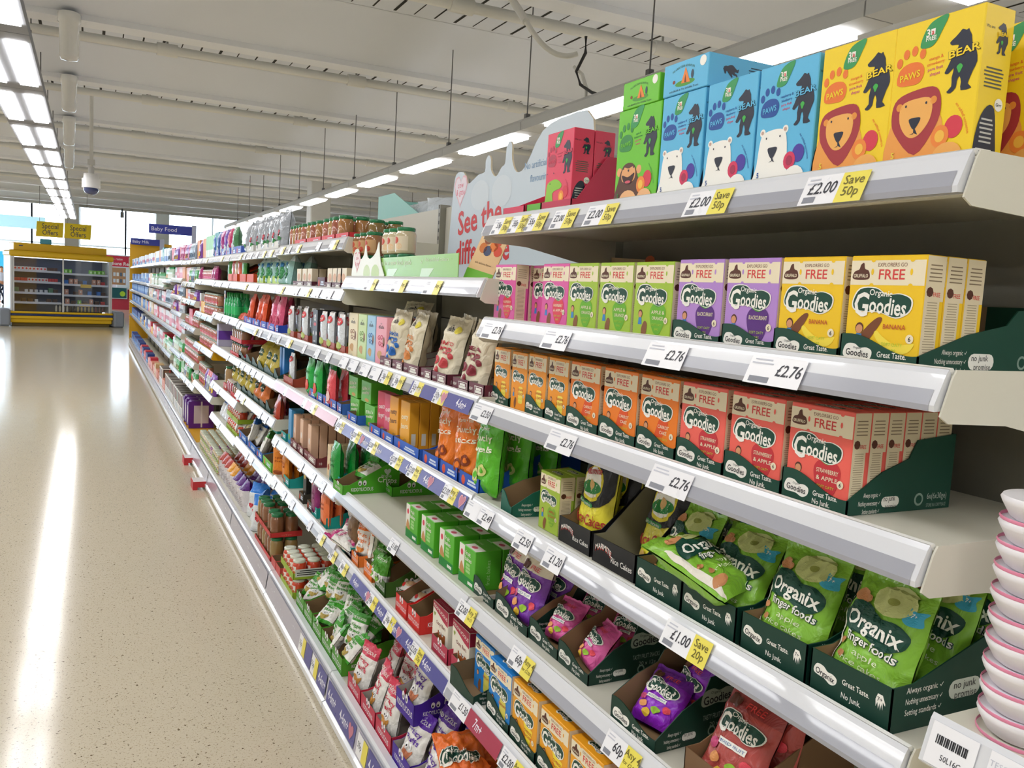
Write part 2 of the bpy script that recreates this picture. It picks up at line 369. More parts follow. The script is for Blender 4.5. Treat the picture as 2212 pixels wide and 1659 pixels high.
# dome camera
e = empty('dome_camera', (0, 14., 2.86))
p = P(); p.tube([(0, 0, .3), (0, 0, ZC-2.86)], .025, W_); p.obj('pole', e)
p = P(); p.lathe([(.12, 0), (.12, .13)], M('E8E8E8', .3), 24); p.lathe([(.1, .13), (.1, .2)], M('E8E8E8', .3), 24); p.lathe([(.04, .2), (.04, .3)], M('D8D8D8', .3), 16); p.obj('housing', e)
p = P(); p.lathe([(.01, -.1), (.05, -.092), (.08, -.07), (.1, -.03), (.1, 0)], M('34406A', .08, coat=1), 24); p.obj('dome', e)
p = P(); p.box(-.05, .05, -.05, .05, .33, .4, M('D0D0CE')); p.obj('mounting_collar', e)
tag(e, 'white dome camera with a dark blue dome hanging on a pole above the aisle', 'security camera')
p = P(); p.box(-.06, .06, -.06, .06, 0, .2, M('9B9FA4')); p.tube([(0, 0, .2), (0, 0, .32)], .03, M('55585C')); tag(p.obj('small_camera', loc=(1.02, 34.8, 3.7)), 'tiny grey camera under the ceiling edge before the windows', 'security camera')
# ================================================================ shelving run
BY = [.628, 1.885, 3.14, 4.4, 5.67, 6.93, 8.19, 9.48, 10.76, 12.05, 13.35, 14.6, 15.9, 17.15, 18.45, 19.7, 21.0, 22.3]
NB = len(BY)-1
XF, XB = .85, 1.22
BAYN = ['nearest bay']+[ORD[i]+' bay' for i in range(1, NB)]
LV = {1: [1.832, 1.594, 1.395, 1.155, .895, .70], 2: [1.687, 1.40, 1.16, .897, .655], 3: [1.832, 1.642, 1.397, 1.165, .88, .668],
      4: [1.824, 1.642, 1.395, 1.155, .955, .65], 5: [1.824, 1.642, 1.402, 1.155, .873, .627], 6: [1.822, 1.645, 1.36, 1.085, .74],
      7: [1.822, 1.61, 1.445, 1.2, .88, .67], 8: [1.83, 1.64, 1.455, 1.28, 1.068, .85, .64], 9: [1.838, 1.617, 1.325, 1.065, .74]}
for b in range(10, NB+1): LV[b] = [1.845, 1.525, 1.32, 1.065, .75]
SHN = {6: ['top shelf', 'second shelf', 'third shelf', 'fourth shelf', 'fifth shelf', 'sixth shelf'], 5: ['top shelf', 'second shelf', 'third shelf', 'fourth shelf', 'fifth shelf'],
       7: ['top shelf', 'second shelf', 'third shelf', 'fourth shelf', 'fifth shelf', 'sixth shelf', 'seventh shelf']}
ENAM = M('DDDACB', .35); RAILM = M('DFE1E6', .22, coat=.5); RAILSHADE = M('A6A8B2', .22, coat=.6); PANEL = M('C9C6B8', .5); UPR = M('8F8D82', .4)
YEL = M('E0A800', .4)
BASEX = .835
def xfront(b, l): return .81 if (b == 1 and l == 5) else XF
# the back panels and uprights: one frame per bay
for b in range(1, NB+1):
    y0, y1 = BY[b-1], BY[b]; e = empty('shelving_frame', (0, y0, 0)); w = y1-y0; far = b > 9
    p = P(); p.box(XB+.012, XB+.03, .023, w-.001, .1, 1.975, PANEL if b > 1 else M('8A877A', .5))  # nearest bay's panel painted darker for the shade between its shelves
    for z in (.5, .85, 1.2, 1.55): p.box(XB+.0115, XB+.013, .002, w-.002, z, z+.004, M('3A3A36'))
    p.obj('back_panel', e)
    p = P(); p.box(XB-.012, XB+.03, 0, .022, .0, 1.985, UPR)
    if not far:
        for i in range(60): p.box(XB-.0125, XB-.012, .007, .015, .2+i*.03, .214+i*.03, M('1E1E1C'))
    p.obj('upright', e)
    ym = 'E0A800' if b in (5, 6) else None
    deck = YEL if b == 7 else ENAM
    p = P(); p.box(BASEX+.03, XB, .003, w-.003, .125, .158, deck); p.box(BASEX+.06, XB, .003, w-.003, 0, .125, M('6E6B62')); p.obj('base_deck', e)
    p = P(); p.extr([(BASEX+.034, .166), (BASEX+.012, .166), (BASEX+.006, .158), (BASEX-.012, .05), (BASEX-.022, .045), (BASEX-.022, .02), (BASEX+.04, .02), (BASEX+.04, .15)], .004, w-.004, RAILM); p.obj('price_rail', e)
    p = P(); p.add([(BASEX-.0005, .01, .15), (BASEX-.0005, w-.01, .15), (BASEX-.0135, .01, .06), (BASEX-.0135, w-.01, .06)], [(0, 1, 3, 2)], M('B9B6C8', .25, coat=.6)); 
    for v in range(4): x, y, z = p.v[v]; p.v[v] = (x-.0012-.0, y, z)
    p.obj('rail_strip', e)
    tag(e, 'cream steel shelving frame with base deck, %s of the run' % BAYN[b-1], 'shelving', 'bays of the shelving run')
RX, RZ = [-.001, -.005, -.0125, -.02, -.019], [.002, -.004, -.021, -.038, -.045]
SHELF = {}; RAIL = {}
def shelf(b, l, z=None, y0=None, y1=None, col=None):
    z = LV[b][l] if z is None else z; y0 = BY[b-1] if y0 is None else y0; y1 = BY[b] if y1 is None else y1; w = y1-y0; xf_ = xfront(b, l)
    e = empty('shelf', (xf_, y0, z)); d = XB-xf_-.013; em = col or ENAM
    p = P(); p.extr([(.004, -.006), (.018, -.008), (.018, -.008), (d, -.008), (d, -.03), (.03, -.03), (.02, -.045), (.004, -.045)], .004, w-.004, em); p.obj('shelf_board', e)
    p = P(); pr = list(zip(RX, RZ))+[(.003, -.044), (.003, -.002)]; p.extr(pr, .003, w-.003, RAILM, True)
    k = len(p.v); p.extr([(RX[0], .003), (RX[0]+.006, .004), (.012, -.003), (.003, -.003)], .003, w-.003, M('F2F2EE', .3))
    # lower half of the rail painted grey, as shade on its downward face
    p.add([(RX[2]-.0006, .01, RZ[2]), (RX[2]-.0006, w-.01, RZ[2]), (RX[3]-.0008, w-.01, RZ[3]), (RX[3]-.0008, .01, RZ[3]), (RX[4]-.0006, .01, RZ[4]), (RX[4]-.0006, w-.01, RZ[4])], [(0, 1, 2, 3), (3, 2, 5, 4)], RAILSHADE)
    RAIL[b, l] = p.obj('price_rail', e)
    if b <= 9:
        for yy in (0, w):
            p = P(); s = 1 if yy == 0 else -1; yb = yy+(.0005 if s > 0 else -.003)
            F = (Vector((0, yb, 0)), Vector((1, 0, 0)), Vector((0, 0, 1)), Vector((0, -1, 0)))
            p.prism(F, [(-.014, -.05), (0, -.008), (.006, .002), (d, .002), (d, -.125), (d-.02, -.125), (d-.03, -.105), (.1, -.062), (.0, -.058)], -.0025, em)
            p.art(F, ell(.12, -.035, .004, .005, 10), M('4A463C'), 8); p.art(F, [(.03, -.012), (.033, -.012), (.033, -.03), (.03, -.03)], M('6A665A'), 8); p.rect(F, .033, -.021, d-.06, -.019, M('9A9688'), 8)
            p.obj('shelf_bracket', e)
    SHELF[b, l] = e
    tag(e, 'white shelf with price rail, %s of the %s' % (SHN[len(LV[b])][l], BAYN[b-1]), 'shelf', 'shelves of the run'); return e
YSH = {(6, 3)}
for b in range(1, NB+1):
    for l in range(len(LV[b])): shelf(b, l, col=YEL if (b, l) in YSH else None)
# labels clipped in the rails
def railF(b, l, y):       # frame on the slanted face; origin at the far (picture-left) end of the label
    e = SHELF[b, l]; v = Vector((RX[1]-RX[3], 0, RZ[1]-RZ[3])).normalized(); u = Vector((0, -1, 0)); n = Vector((-v.z, 0, v.x))
    return e, (Vector((RX[3]-.0042, y-e.location.y, RZ[3]-.004)), u, v, n)
PRW = M('F4F4F8', .3); INK = M('33333C'); PYEL = M('EFE05A', .35); FAINT = M('C9CBD6')
def price(b, l, y, t, w=.07, save=None, h=.038, big=.024):
    e, F = railF(b, l, y); p = P(); H = h
    p.rect(F, 0, -.004, w, H, PRW, 4)
    p.text(F, t, w-.004, H*.52, big, INK, 6, 'R', shear=.15, bold=.012, sx=.85)
    p.lines(F, .004, H-.014, w*.45, H-.003, 2, FAINT, 6); p.lines(F, .004, .0, w*.5, .006, 1, M('8A8C96'), 6, fill=1.4)
    if save:
        p.rect(F, w, -.004, w+.042, H, PYEL, 4); a = save.split('|')
        for i, s in enumerate(a): p.text(F, s, w+.021, H*(.72-.42*i) if len(a) == 2 else H*.6, .018 if len(s) < 6 else .010, M('6E6420'), 6, bold=.008)
    p.obj('price_label', RAIL[b, l])
def strip(b, l, y0, y1, h='4D4C95', t='4-6m+', step=.125, hearts=()):
    e, F = railF(b, l, y1); p = P(); H = .036
    p.rect(F, 0, -.002, y1-y0, H, M(h, .3), 3)
    x = .06
    while t and x < y1-y0-.04: p.text(F, t, x, H*.5, .03, M('F2F0FA'), 6, bold=.01, sx=.8, rot=-.05); x += step
    for hx in hearts: p.art(F, heart(hx, H*.52, .019), M('E9B7BE'), 6); p.art(F, heart(hx, H*.52, .016), M('C97F90'), 7)
    p.obj('age_strip', RAIL[b, l])
for px, t in ((1545, 0), (1325, 0), (1760, 0)):
    price(1, 0, YP(px-42 if px < 1700 else px-3, 1.81, XF), '£2.00', .06, 'Save|50p')
for i, px in enumerate((1080, 1115, 1150, 1210)): price(1, 0, YP(px, 1.81, XF), ('55p', '55p', '55p', '£2.00')[i], .05, 'Save|50p', big=.02)
for px in (1058, 1190, 1415, 1638): price(1, 1, YP(px, 1.575, XF), '£2.76', .105)
for px in (1035, 1200, 1424): price(1, 2, YP(px, 1.375, XF), '£2.50' if px < 1100 else '£2.76', .105)
for px, t, s in ((1022, '', None), (1048, '£2.49', None), (1128, '£2.50', None), (1192, '£1.20', None), (1454, '£1.00', 'Save|20p')): price(1, 3, YP(px, 1.135, XF), t, .07 if s else .075, s)
for px, t, s in ((1003, '£2.00', 'Any 2|for £3'), (1118, '60p', 'Any 4|for £2.00'), (1325, '60p', 'Any 4|for £2.00')): price(1, 4, YP(px, .875, XF), t, .062, s)
YB = lambda px, z, x=XF: YP(px, z, x)
price(1, 5, YB(990, .68, .81), '£1.30', .1); strip(1, 5, YB(1095, .68, .81), YB(1025, .68, .81), 'A93550', '7m+', .2); price(1, 5, YB(1098, .68, .81), '£2.00', .06, 'Any 2|for £3')
strip(1, 5, YB(1240, .68, .81), YB(1148, .68, .81), 'A93550', '7m+', .2)
# second bay rails
def seg(b, l, a, c, z, **k): strip(b, l, YB(c, z), YB(a, z), **k)
seg(2, 1, 900, 1032, 1.385, step=.16, hearts=(.26,)); 
for px in (935, 965): pass
for px in (745, 765, 790, 812): price(2, 1, YB(px, 1.385), '', .1)
price(2, 1, YB(835, 1.385), '50p', .05, 'Any 2'); price(2, 1, YB(862, 1.385), '50p', .05, 'Any 2'); price(2, 1, YB(903, 1.385), '50p', .04, 'Any 2'); price(2, 1, YB(952, 1.385), '50p', .04, 'Any 2')
seg(2, 2, 740, 1020, 1.14, step=.15, hearts=(.32, .98, 1.2))
for px in (738, 772, 808, 858, 895, 970): price(2, 2, YB(px, 1.14), '£2.00', .05, 'Any 2|for £3')
price(2, 3, YB(853, .875), '£1.80', .075)
seg(2, 4, 770, 980, .635, step=.14, hearts=(.2, .52, 1.05))
for px, t in ((722, '60p'), (745, '60p'), (806, '60p'), (843, '60p'), (900, '£2.05')): price(2, 4, YB(px, .635), t, .05, 'Save|25p' if px > 880 else 'Any 2')
price(2, 0, YB(800, 1.67), '', .08, 'Any 2'); price(2, 0, YB(860, 1.67), '', .08, 'Any 2'); price(2, 0, YB(930, 1.67), '', .08, 'Any 2')
# third bay
for b, l, hx in ((3, 3, 'D9A3AE'),): strip(b, l, BY[2]+.02, BY[3]-.02, hx, '')
for b in range(3, 8):
    for l in range(len(LV[b])):
        n = 6 if b < 5 else 3
        for i in range(n):
            y = BY[b]-.06-i*(BY[b]-BY[b-1]-.1)/n-.05*rnd.random()
            if rnd.random() < .7: price(b, l, y, '', .05+.03*rnd.random(), 'Any 2' if rnd.random() < .22 else None)
# base rail: age strips on the second and third bay
def basestrip(b, items):
    fr = [o for o in COL.objects if o.name.startswith('shelving_frame') and abs(o.location.y-BY[b-1]) < 1e-3][0]
    v = Vector((.013, 0, .09)).normalized(); n = Vector((-v.z, 0, v.x)); w = BY[b]-BY[b-1]
    F = (Vector((BASEX-.0165, w-.01, .058)), Vector((0, -1, 0)), v, n)
    for k, (a, c, kind) in enumerate(items):
        p = P()
        if kind == 'p':
            p.rect(F, a, .01, c, .085, PRW, 3); p.text(F, '55p', (a+c)/2, .05, .03, INK, 5, rot=0); p.rect(F, c, .01, c+.05, .085, PYEL, 3)
            p.obj('price_label', fr)
        else:
            p.rect(F, a, .005, c, .088, M('4D4C95', .3), 2); x = a+.07
            while x < c-.05: p.text(F, '4-6m+', x, .046, .055, M('F2F0FA'), 4, bold=.01, sx=.75); x += .17
            if kind == 'h': p.art(F, heart(c-.05, .048, .03), M('C97F90'), 5)
            p.obj('age_strip', fr)
basestrip(2, [(.02, .4, 'h'), (.43, .49, 'p'), (.55, 1.24, 's')]); basestrip(3, [(.78, .84, 'p'), (.9, 1.0, 's'), (1.01, 1.06, 'p'), (1.12, 1.25, 's')])
basestrip(1, [(.0, .5, 'h'), (.55, .6, 'p'), (.66, 1.24, 's')])
# far end of the run: yellow end panel, hanging category signs
e = empty('end_panel', (0, 22.35, 0))
p = P(); p.box(.83, 1.75, 0, .05, 0, 2.42, M('D9A520', .45)); p.obj('panel', e)
p = P()
for i in range(60): p.box(.822, .83, .01, .04, .1+i*.038, .118+i*.038, M('E8D9A8'))
p.obj('slotted_edge', e); tag(e, 'tall yellow end panel closing the far end of the shelving run', 'end panel')
def sign(name, y, x0, x1, z0, z1, t, label, xs, zp):
    e = empty(name, (x0, y, z0)); w, h = x1-x0, z1-z0; p = P(); p.bbox(0, w, 0, .03, 0, h, M('353F9C', .4), .004)
    F = (Vector((0, 0, 0)), Vector((1, 0, 0)), Vector((0, 0, 1)), Vector((0, -1, 0))); p.text(F, t, w*.06, h*.52, h*.62, M('E8E9F6'), 2, 'L'); p.obj('sign_board', e)
    p = P(); p.box(w, w+xs, 0, .03, zp, h+.02, M('AEB4CC', .4)); p.obj('sign_post', e); tag(e, label, 'sign')
sign('category_sign', 12.3, .68, 1.21, 2.21, 2.33, 'Baby Food', 'blue hanging sign lettered Baby Food above the shelves', .055, -.42)
sign('category_sign', 22.2, .84, 1.47, 2.36, 2.51, 'Baby Milk', 'blue sign lettered Baby Milk on the yellow end panel', .1, -.1)
# ================================================================ packaging artwork
DG = M('0E4536', .45); WH = M('F6F4EC', .45); KR = M('8E7250', .75); SKIN = M('D99A70', .5); BRN = M('5A2F20', .5); RED = M('D8423F', .45); CRM = M('F0E4C6', .45); CRMS = M('E6D8B8', .5); BLK = M('1B1B20', .4)
GOLD = {'pink': 'E05BA6', 'green': 'A6C83A', 'purple': 'B78BD6', 'yellow': 'F5C91C', 'orange': 'F07F1C', 'coral': 'F2675B', 'amber': 'F29A1E', 'blue': '1F83D3', 'cheese': 'EFA520', 'olive': 'A3BF3C', 'peach': 'EF7A28'}
def logo(p, F, cx, cy, w, word='Goodies', small='Organic', inv=False, rot=-.06, L=3):
    a, b, c = (WH, DG, WH) if not inv else (DG, WH, DG)
    hgt = w*.29
    if not inv: p.art(F, xf(BLOB, cx, cy, w*.545, hgt*.98, rot), WH, L); 
    p.art(F, xf(BLOB, cx, cy, w*.52, hgt*.9, rot), b, L+1)
    p.text(F, word[0], cx-w*.36, cy-w*.03, w*.5, a, L+2, rot=rot, bold=.022, sx=.8); p.text(F, word[1:], cx+w*.12, cy-w*.05, w*.34, a, L+2, rot=rot, bold=.02, fw_=w*.66)
    p.text(F, small, cx-w*.02, cy+w*.14, w*.13, a, L+2, rot=rot, bold=.01)
def child(p, F, x, y, s, hair=BRN, top=None, L=2):
    p.art(F, xf(ell(0, 0, .34, .38, 14), x, y, s), hair, L); p.art(F, xf(ell(0, -.06, .28, .3, 14), x, y, s), SKIN, L+1)
    p.art(F, xf([(-.22, -.36), (.22, -.36), (.3, -1), (-.3, -1)], x, y, s), top or M('3E86C8'), L)
def shape_fruit(p, F, kind, x, y, s, L=2):
    c = {'pink': 'E4455A', 'green': '6BB52A', 'purple': '5A2A80', 'orange': 'E2521E', 'coral': 'C9323C', 'olive': '7FAE34', 'amber': 'F7D42C', 'peach': 'E0601E'}.get(kind, 'F7DE5A')
    if kind in ('yellow', 'amber', 'blue', 'cheese'):
        if kind == 'yellow':
            p.art(F, xf(smooth([(-1, .2), (-.6, -.3), (0, -.6), (.8, -.5), (1.1, -.1), (.7, -.15), (.1, -.2), (-.5, .1), (-.85, .35)]), x, y-s*.2, s*1.1), M('F9E04A'), L); p.art(F, xf(smooth([(-.8, -.9), (-.2, -.2), (.4, .7), (.1, .8), (-.6, .2), (-1.1, -.6)]), x-s*1.1, y, s), M('7A4526'), L)
        elif kind == 'cheese': p.art(F, xf([(-.8, 1), (.8, .7), (.1, -1.2)], x, y, s), M('F7DE3A'), L)
        else: p.art(F, xf(rrect(-.6, -1.1, .6, .9, .25), x, y, s), M('F7DE5A' if kind == 'amber' else 'D9CF5A'), L)
    elif kind == 'orange':
        for r in (-.6, -.2): p.art(F, xf(smooth([(-.25, 1), (.25, 1), (.3, .4), (0, -1.3), (-.3, .4)]), x+s*r, y, s, rot=-.5), M(c), L)
    else: p.art(F, xf(smooth([(-.5, .95), (0, .8), (.5, .95), (.9, .5), (.75, -.3), (.3, -1), (-.3, -1), (-.75, -.3), (-.9, .5)]), x, y, s), M(c), L)
    if kind in ('coral', 'pink', 'purple', 'green'): p.art(F, xf(smooth([(-.7, 1.1), (0, .75), (.7, 1.1), (0, 1.25)]), x, y, s), M('4C9A2E'), L+1)
def goodies(k, w=.113, h=.137, d=.034, txt1='', txt2='SOFT OATY', small=False):
    def mk():
        c = M(GOLD[k], .42); p = P(); p.bbox(0, d, -w/2, w/2, 0, h, c, .0012)
        F = FRONT(w, h); p.rect(F, .001, h*.73, w-.001, h*.955, CRM, 1)
        for x in (w*.31, w*.82):
            p.art(F, ell(x, h*.85, w*.018, h*.03, 10), c, 2); p.art(F, ell(x, h*.955, w*.03, h*.018, 8), c, 2); p.art(F, ell(x, h*.73, w*.03, h*.018, 8), c, 2)
        p.art(F, xf(smooth([(-1, -.6), (-.85, .2), (-.3, .5), (-.1, 1.1), (.25, 1.3), (.4, .6), (.9, .3), (1, -.6), (0, -.8)]), w*.155, h*.835, w*.115, h*.075), BRN, 2)
        p.text(F, 'GRUFFALO', w*.155, h*.815, h*.045, CRM, 4, bold=.02, fw_=w*.2)
        p.text(F, 'EXPLORERS GO', w*.57, h*.915, h*.05, M('7A4A3A'), 2, fw_=w*.38); p.text(F, 'FREE', w*.57, h*.83, h*.13, RED, 2, bold=.01, fw_=w*.34)
        shape_fruit(p, F, k, w*.66, h*.28, w*.23); child(p, F, w*.2, h*.33, w*.17)
        p.art(F, xf(smooth([(-1, -.3), (-.3, .5), (.8, .7), (1, .1), (.2, -.5), (-.8, -.8)]), w*.32, h*.12, w*.13, rot=.9), M('8A5632'), 2)
        logo(p, F, w*.47, h*.575, w*.74)
        t = txt1.split('|'); tc = CRM if k in ('purple', 'coral', 'green', 'orange', 'pink') else M('C4552A')
        for i, s in enumerate(t): p.text(F, s, w*.67, h*(.36-.075*i), h*.062, tc, 5, bold=.01, fw_=min(w*.34, len(s)*h*.04))
        for i, s in enumerate((txt2, 'BARS')): p.text(F, s, w*.66, h*(.2-.055*i), h*.042, M('B9D43A'), 5)
        p.art(F, ell(w*.88, h*.26, w*.05, w*.05, 14), CRM, 5); p.text(F, '6', w*.88, h*.26, h*.06, BLK, 6, bold=.01)
        S = SIDE(w); p.rect(S, .0008, .001, d-.0008, h-.001, CRMS, 1); p.rect(S, d*.8, .004, d-.001, h*.6, c, 2)
        p.lines(S, d*.12, h*.76, d*.85, h*.93, 5, M('8C7A60'), 2, 3, fill=.3); p.lines(S, d*.12, h*.1, d*.75, h*.6, 22, M('A8987A'), 2, 4, fill=.3)
        p.text(S, 'FREE', d*.62, h*.66, h*.055, RED, 2, bold=.01, fw_=d*.36); p.art(S, ell(d*.26, h*.68, d*.18, h*.045, 8), BRN, 2)
        T = TOP(w, h); logo(p, T, w*.5, d*.5, min(w*.42, d*2.2), L=1)
        return [('snack_carton', p.mesh('snack_carton_'+k))]
    return ('goodies', k, w, h, d), mk
def wave(w, h, n=14, tilt=.0): return [(w*i/n, h*(.72+.28*math.cos(math.pi*1.3*i/n-.5))+tilt*i/n) for i in range(n+1)]
def tray(w, d, hf, hb, col='0E4536', kind='goodies', inner=None, hfr=None, t=.002, side=''):
    """open display tray; front lip height hf, back height hb"""
    def mk():
        p = P(); c = M(col, .5); ik = M(inner, .8) if inner else KR; hr = hfr or hf*.72
        F = FRONT(w, hf); top = wave(w, hf) if kind in ('goodies', 'goodies2') else [(0, hf), (w, hf)]
        hL, hR = top[0][1], top[-1][1]
        p.prism(F, [(0, 0), (w, 0)]+top[::-1], t, c, c, ik)
        o, u, v, n = SIDE(w); prof = lambda h0: [(0, 0), (d, 0), (d, hb), (d*.62, hb*.93), (d*.55, h0+(hb-h0)*.62), (d*.3, h0+(hb-h0)*.42), (0, h0)] if kind in ('goodies', 'goodies2') else [(0, 0), (d, 0), (d, hb), (d*.75, hb), (d*.12, h0*1.02), (0, h0)]
        p.prism((o, u, v, n), prof(hR), t, c, c, ik); o2 = Vector((0, w/2, 0)); p.prism((o2, u, v, Vector((0, 1, 0))), prof(hL), t, c, c, ik)
        p.box(d-t, d, -w/2+t, w/2-t, 0, hb, c); p.box(t, d-t, -w/2+t, w/2-t, 0, t, ik)
        S = (o, u, v, n)
        if kind == 'goodies':
            p.art(F, xf(BLOB, w*.24, hf*.42, w*.19, w*.115, -.05), WH, 1); p.text(F, 'Goodies', w*.24, hf*.4, w*.1, BLK, 2, bold=.012, fw_=w*.3, rot=-.05); p.text(F, 'Organic', w*.24, hf*.4+w*.055, w*.035, BLK, 2)
            p.text(F, 'Great Taste.', w*.5, hf*.42, w*.085, WH, 2, 'L', bold=.012, fw_=w*.36); p.text(F, 'No Junk.', w*.5, hf*.42-w*.09, w*.085, WH, 2, 'L', bold=.012, fw_=w*.26)
        if kind in ('goodies', 'goodies2') and d > .12:
            z = hf*.35; h2 = .011
            for i, s in enumerate(('Always organic ✓', 'Nothing unnecessary ✓', 'Setting standards ✓')): p.text(S, s, d*.3, z+h2*(1-i), .009, WH, 2, 'R', fw_=d*(.16+.04*(i == 1)))
            p.art(S, xf(rrect(-1, -.42, 1, .42, .4), d*.4, z, d*.085, d*.085), WH, 1); p.text(S, 'no junk', d*.39, z+.005, .011, BLK, 2, fw_=d*.11); p.text(S, 'promise', d*.41, z-.006, .011, BLK, 2, fw_=d*.11)
            p.art(S, ell(d*.68, z, .009, .009), M('8FA79A'), 1); p.art(S, ell(d*.68, z, .006, .006), c, 2)
            if not side: p.text(S, '6x(6x30ge)', d*.86, z+.004, .012, M('C6D2CA'), 2, fw_=d*.2); p.text(S, 'STORE IN A DRY PLACE', d*.86, z-.009, .007, M('9DB0A6'), 2, fw_=d*.2)
        if side == 'snacks':
            p.art(S, xf(BLOB, d*.72, hb*.64, d*.2, d*.12, .1), M('A7B3A4', .5), 1); p.text(S, 'Goodies', d*.72, hb*.62, d*.12, BLK, 2, bold=.015, fw_=d*.34, rot=.08); p.text(S, 'Organic', d*.7, hb*.62+d*.06, d*.04, BLK, 2)
            p.text(S, 'TASTY FRUIT SNACKS', d*.74, hb*.36, .014, M('A9B8AE'), 2, fw_=d*.36, rot=.03); p.text(S, '20 x 12g', d*.76, hb*.24, .012, M('A9B8AE'), 2)
        if kind == 'organix':
            p.art(F, xf(BLOB, w*.2, hf*.55, w*.15, w*.09, -.15), WH, 1); p.text(F, 'Organix', w*.2, hf*.54, w*.09, BLK, 2, bold=.012, fw_=w*.25, rot=-.12)
            p.text(F, 'Great Taste.', w*.42, hf*.6, w*.08, WH, 2, 'L', bold=.012, fw_=w*.33); p.text(F, 'No Junk.', w*.42, hf*.3, w*.08, WH, 2, 'L', bold=.012, fw_=w*.24)
            p.art(F, xf([(-.6, -.9), (-.35, -.2), (-.2, -1.1), (0, -.2), (.15, -1.2), (.3, -.2), (.55, -1), (.5, .1), (.9, -.3), (.9, 0), (.4, 1), (-.4, 1), (-.7, .1)], w*.87, hf*.6, w*.07, w*.07), WH, 1); p.text(F, '7+', w*.87, hf*.65, w*.06, BLK, 2)
            for i, s in enumerate(('Always organic ✓', 'Nothing unnecessary ✓', 'Setting standards ✓')): p.text(S, s, d*.3, .052-.014*i, .011, WH, 2, 'R', fw_=d*.22)
            p.art(S, xf(rrect(-1, -.42, 1, .42, .4), d*.44, .04, d*.1, d*.1), M('C9D0C6'), 1); p.text(S, 'no junk', d*.44, .046, .014, BLK, 2, fw_=d*.14); p.text(S, 'promise', d*.45, .033, .014, BLK, 2, fw_=d*.14)
        if kind == 'marmite':
            p.text(F, 'MARMITE', w*.27, hf*.62, w*.12, M('B0362C'), 2, curve=.5, bold=.02, fw_=w*.4); p.text(F, 'MARMITE', w*.27, hf*.66, w*.1, WH, 3, curve=.5, bold=.01, fw_=w*.38)
            p.text(F, 'Rice Cakes', w*.7, hf*.4, w*.11, WH, 2, bold=.01, fw_=w*.48)
        if kind == 'kids':
            wc = M('F4F1F4', .45)
            for S_, cx, cy, k in ((F, w*.5, hf*.45, min(w, hf*2.2)), (S, d*.34, hf*.52, min(d*.55, .1))):
                for s in (-1, 1): p.art(S_, ell(cx+s*k*.09, cy+k*.23, k*.07, k*.1), wc, 1); p.art(S_, ell(cx+s*k*.09-k*.01, cy+k*.2, k*.03, k*.04, 10), BLK, 2)
                p.text(S_, 'KIDDYLICIOUS', cx, cy, k*.19, wc, 2, bold=.008, fw_=k*.85)
            if side:
                p.text(S, side.split('|')[0], d*.76, hb*.62, .02, M('D8D8D0'), 2, rot=-.1); p.text(S, side.split('|')[-1], d*.78, hb*.46, .03, M('F4F4EC'), 2, rot=-.12, bold=.01)
                if 'Crisps' in side: p.art(S, heart(d*.78, hb*.76, .014), M('C9D8C4'), 1)
        if kind == 'maroon':
            p.text(F, 'NEW!', w*.16, hf*.55, hf*.3, WH, 2, bold=.01, fw_=w*.22); p.art(F, rrect(w*.38, hf*.22, w*.92, hf*.82, .002), WH, 1); p.art(F, rrect(w*.4, hf*.27, w*.9, hf*.77, .002), c, 2)
            p.lines(F, w*.44, hf*.32, w*.87, hf*.72, 2, WH, 3, fill=.9); p.text(S, '10', .02, hf*.42, .016, WH, 2)
        if kind == 'brand':
            p.art(F, ell(w*.22, hf*.5, min(w*.1, hf*.3), hf*.32, 10), M('E05A3A'), 1); p.lines(F, w*.42, hf*.3, w*.88, hf*.7, 2, M('D8E4F4'), 1, fill=.7)
        if kind == 'heart':
            p.art(S, heart(d*.5, hb*.4, min(d, hb)*.2), M('D9806A'), 1); p.art(S, heart(d*.5, hb*.4, min(d, hb)*.17), c, 2); p.text(S, 'cow & gate', d*.5, hb*.42, .012, M('D9806A'), 3)
            p.text(F, 'cow & gate', w*.5, hf*.5, min(.02, hf*.3), M('E9A090'), 1, fw_=w*.6)
        if kind == 'sticker': p.rect(S, .01, .012, d*.9, .05, M('D8D8D4'), 2); p.lines(S, .014, .017, d*.8, .046, 3, BLK, 3, fill=.5)
        return [('display_tray', p.mesh('display_tray'))]
    return ('tray', w, d, hf, hb, col, kind, side, inner), mk
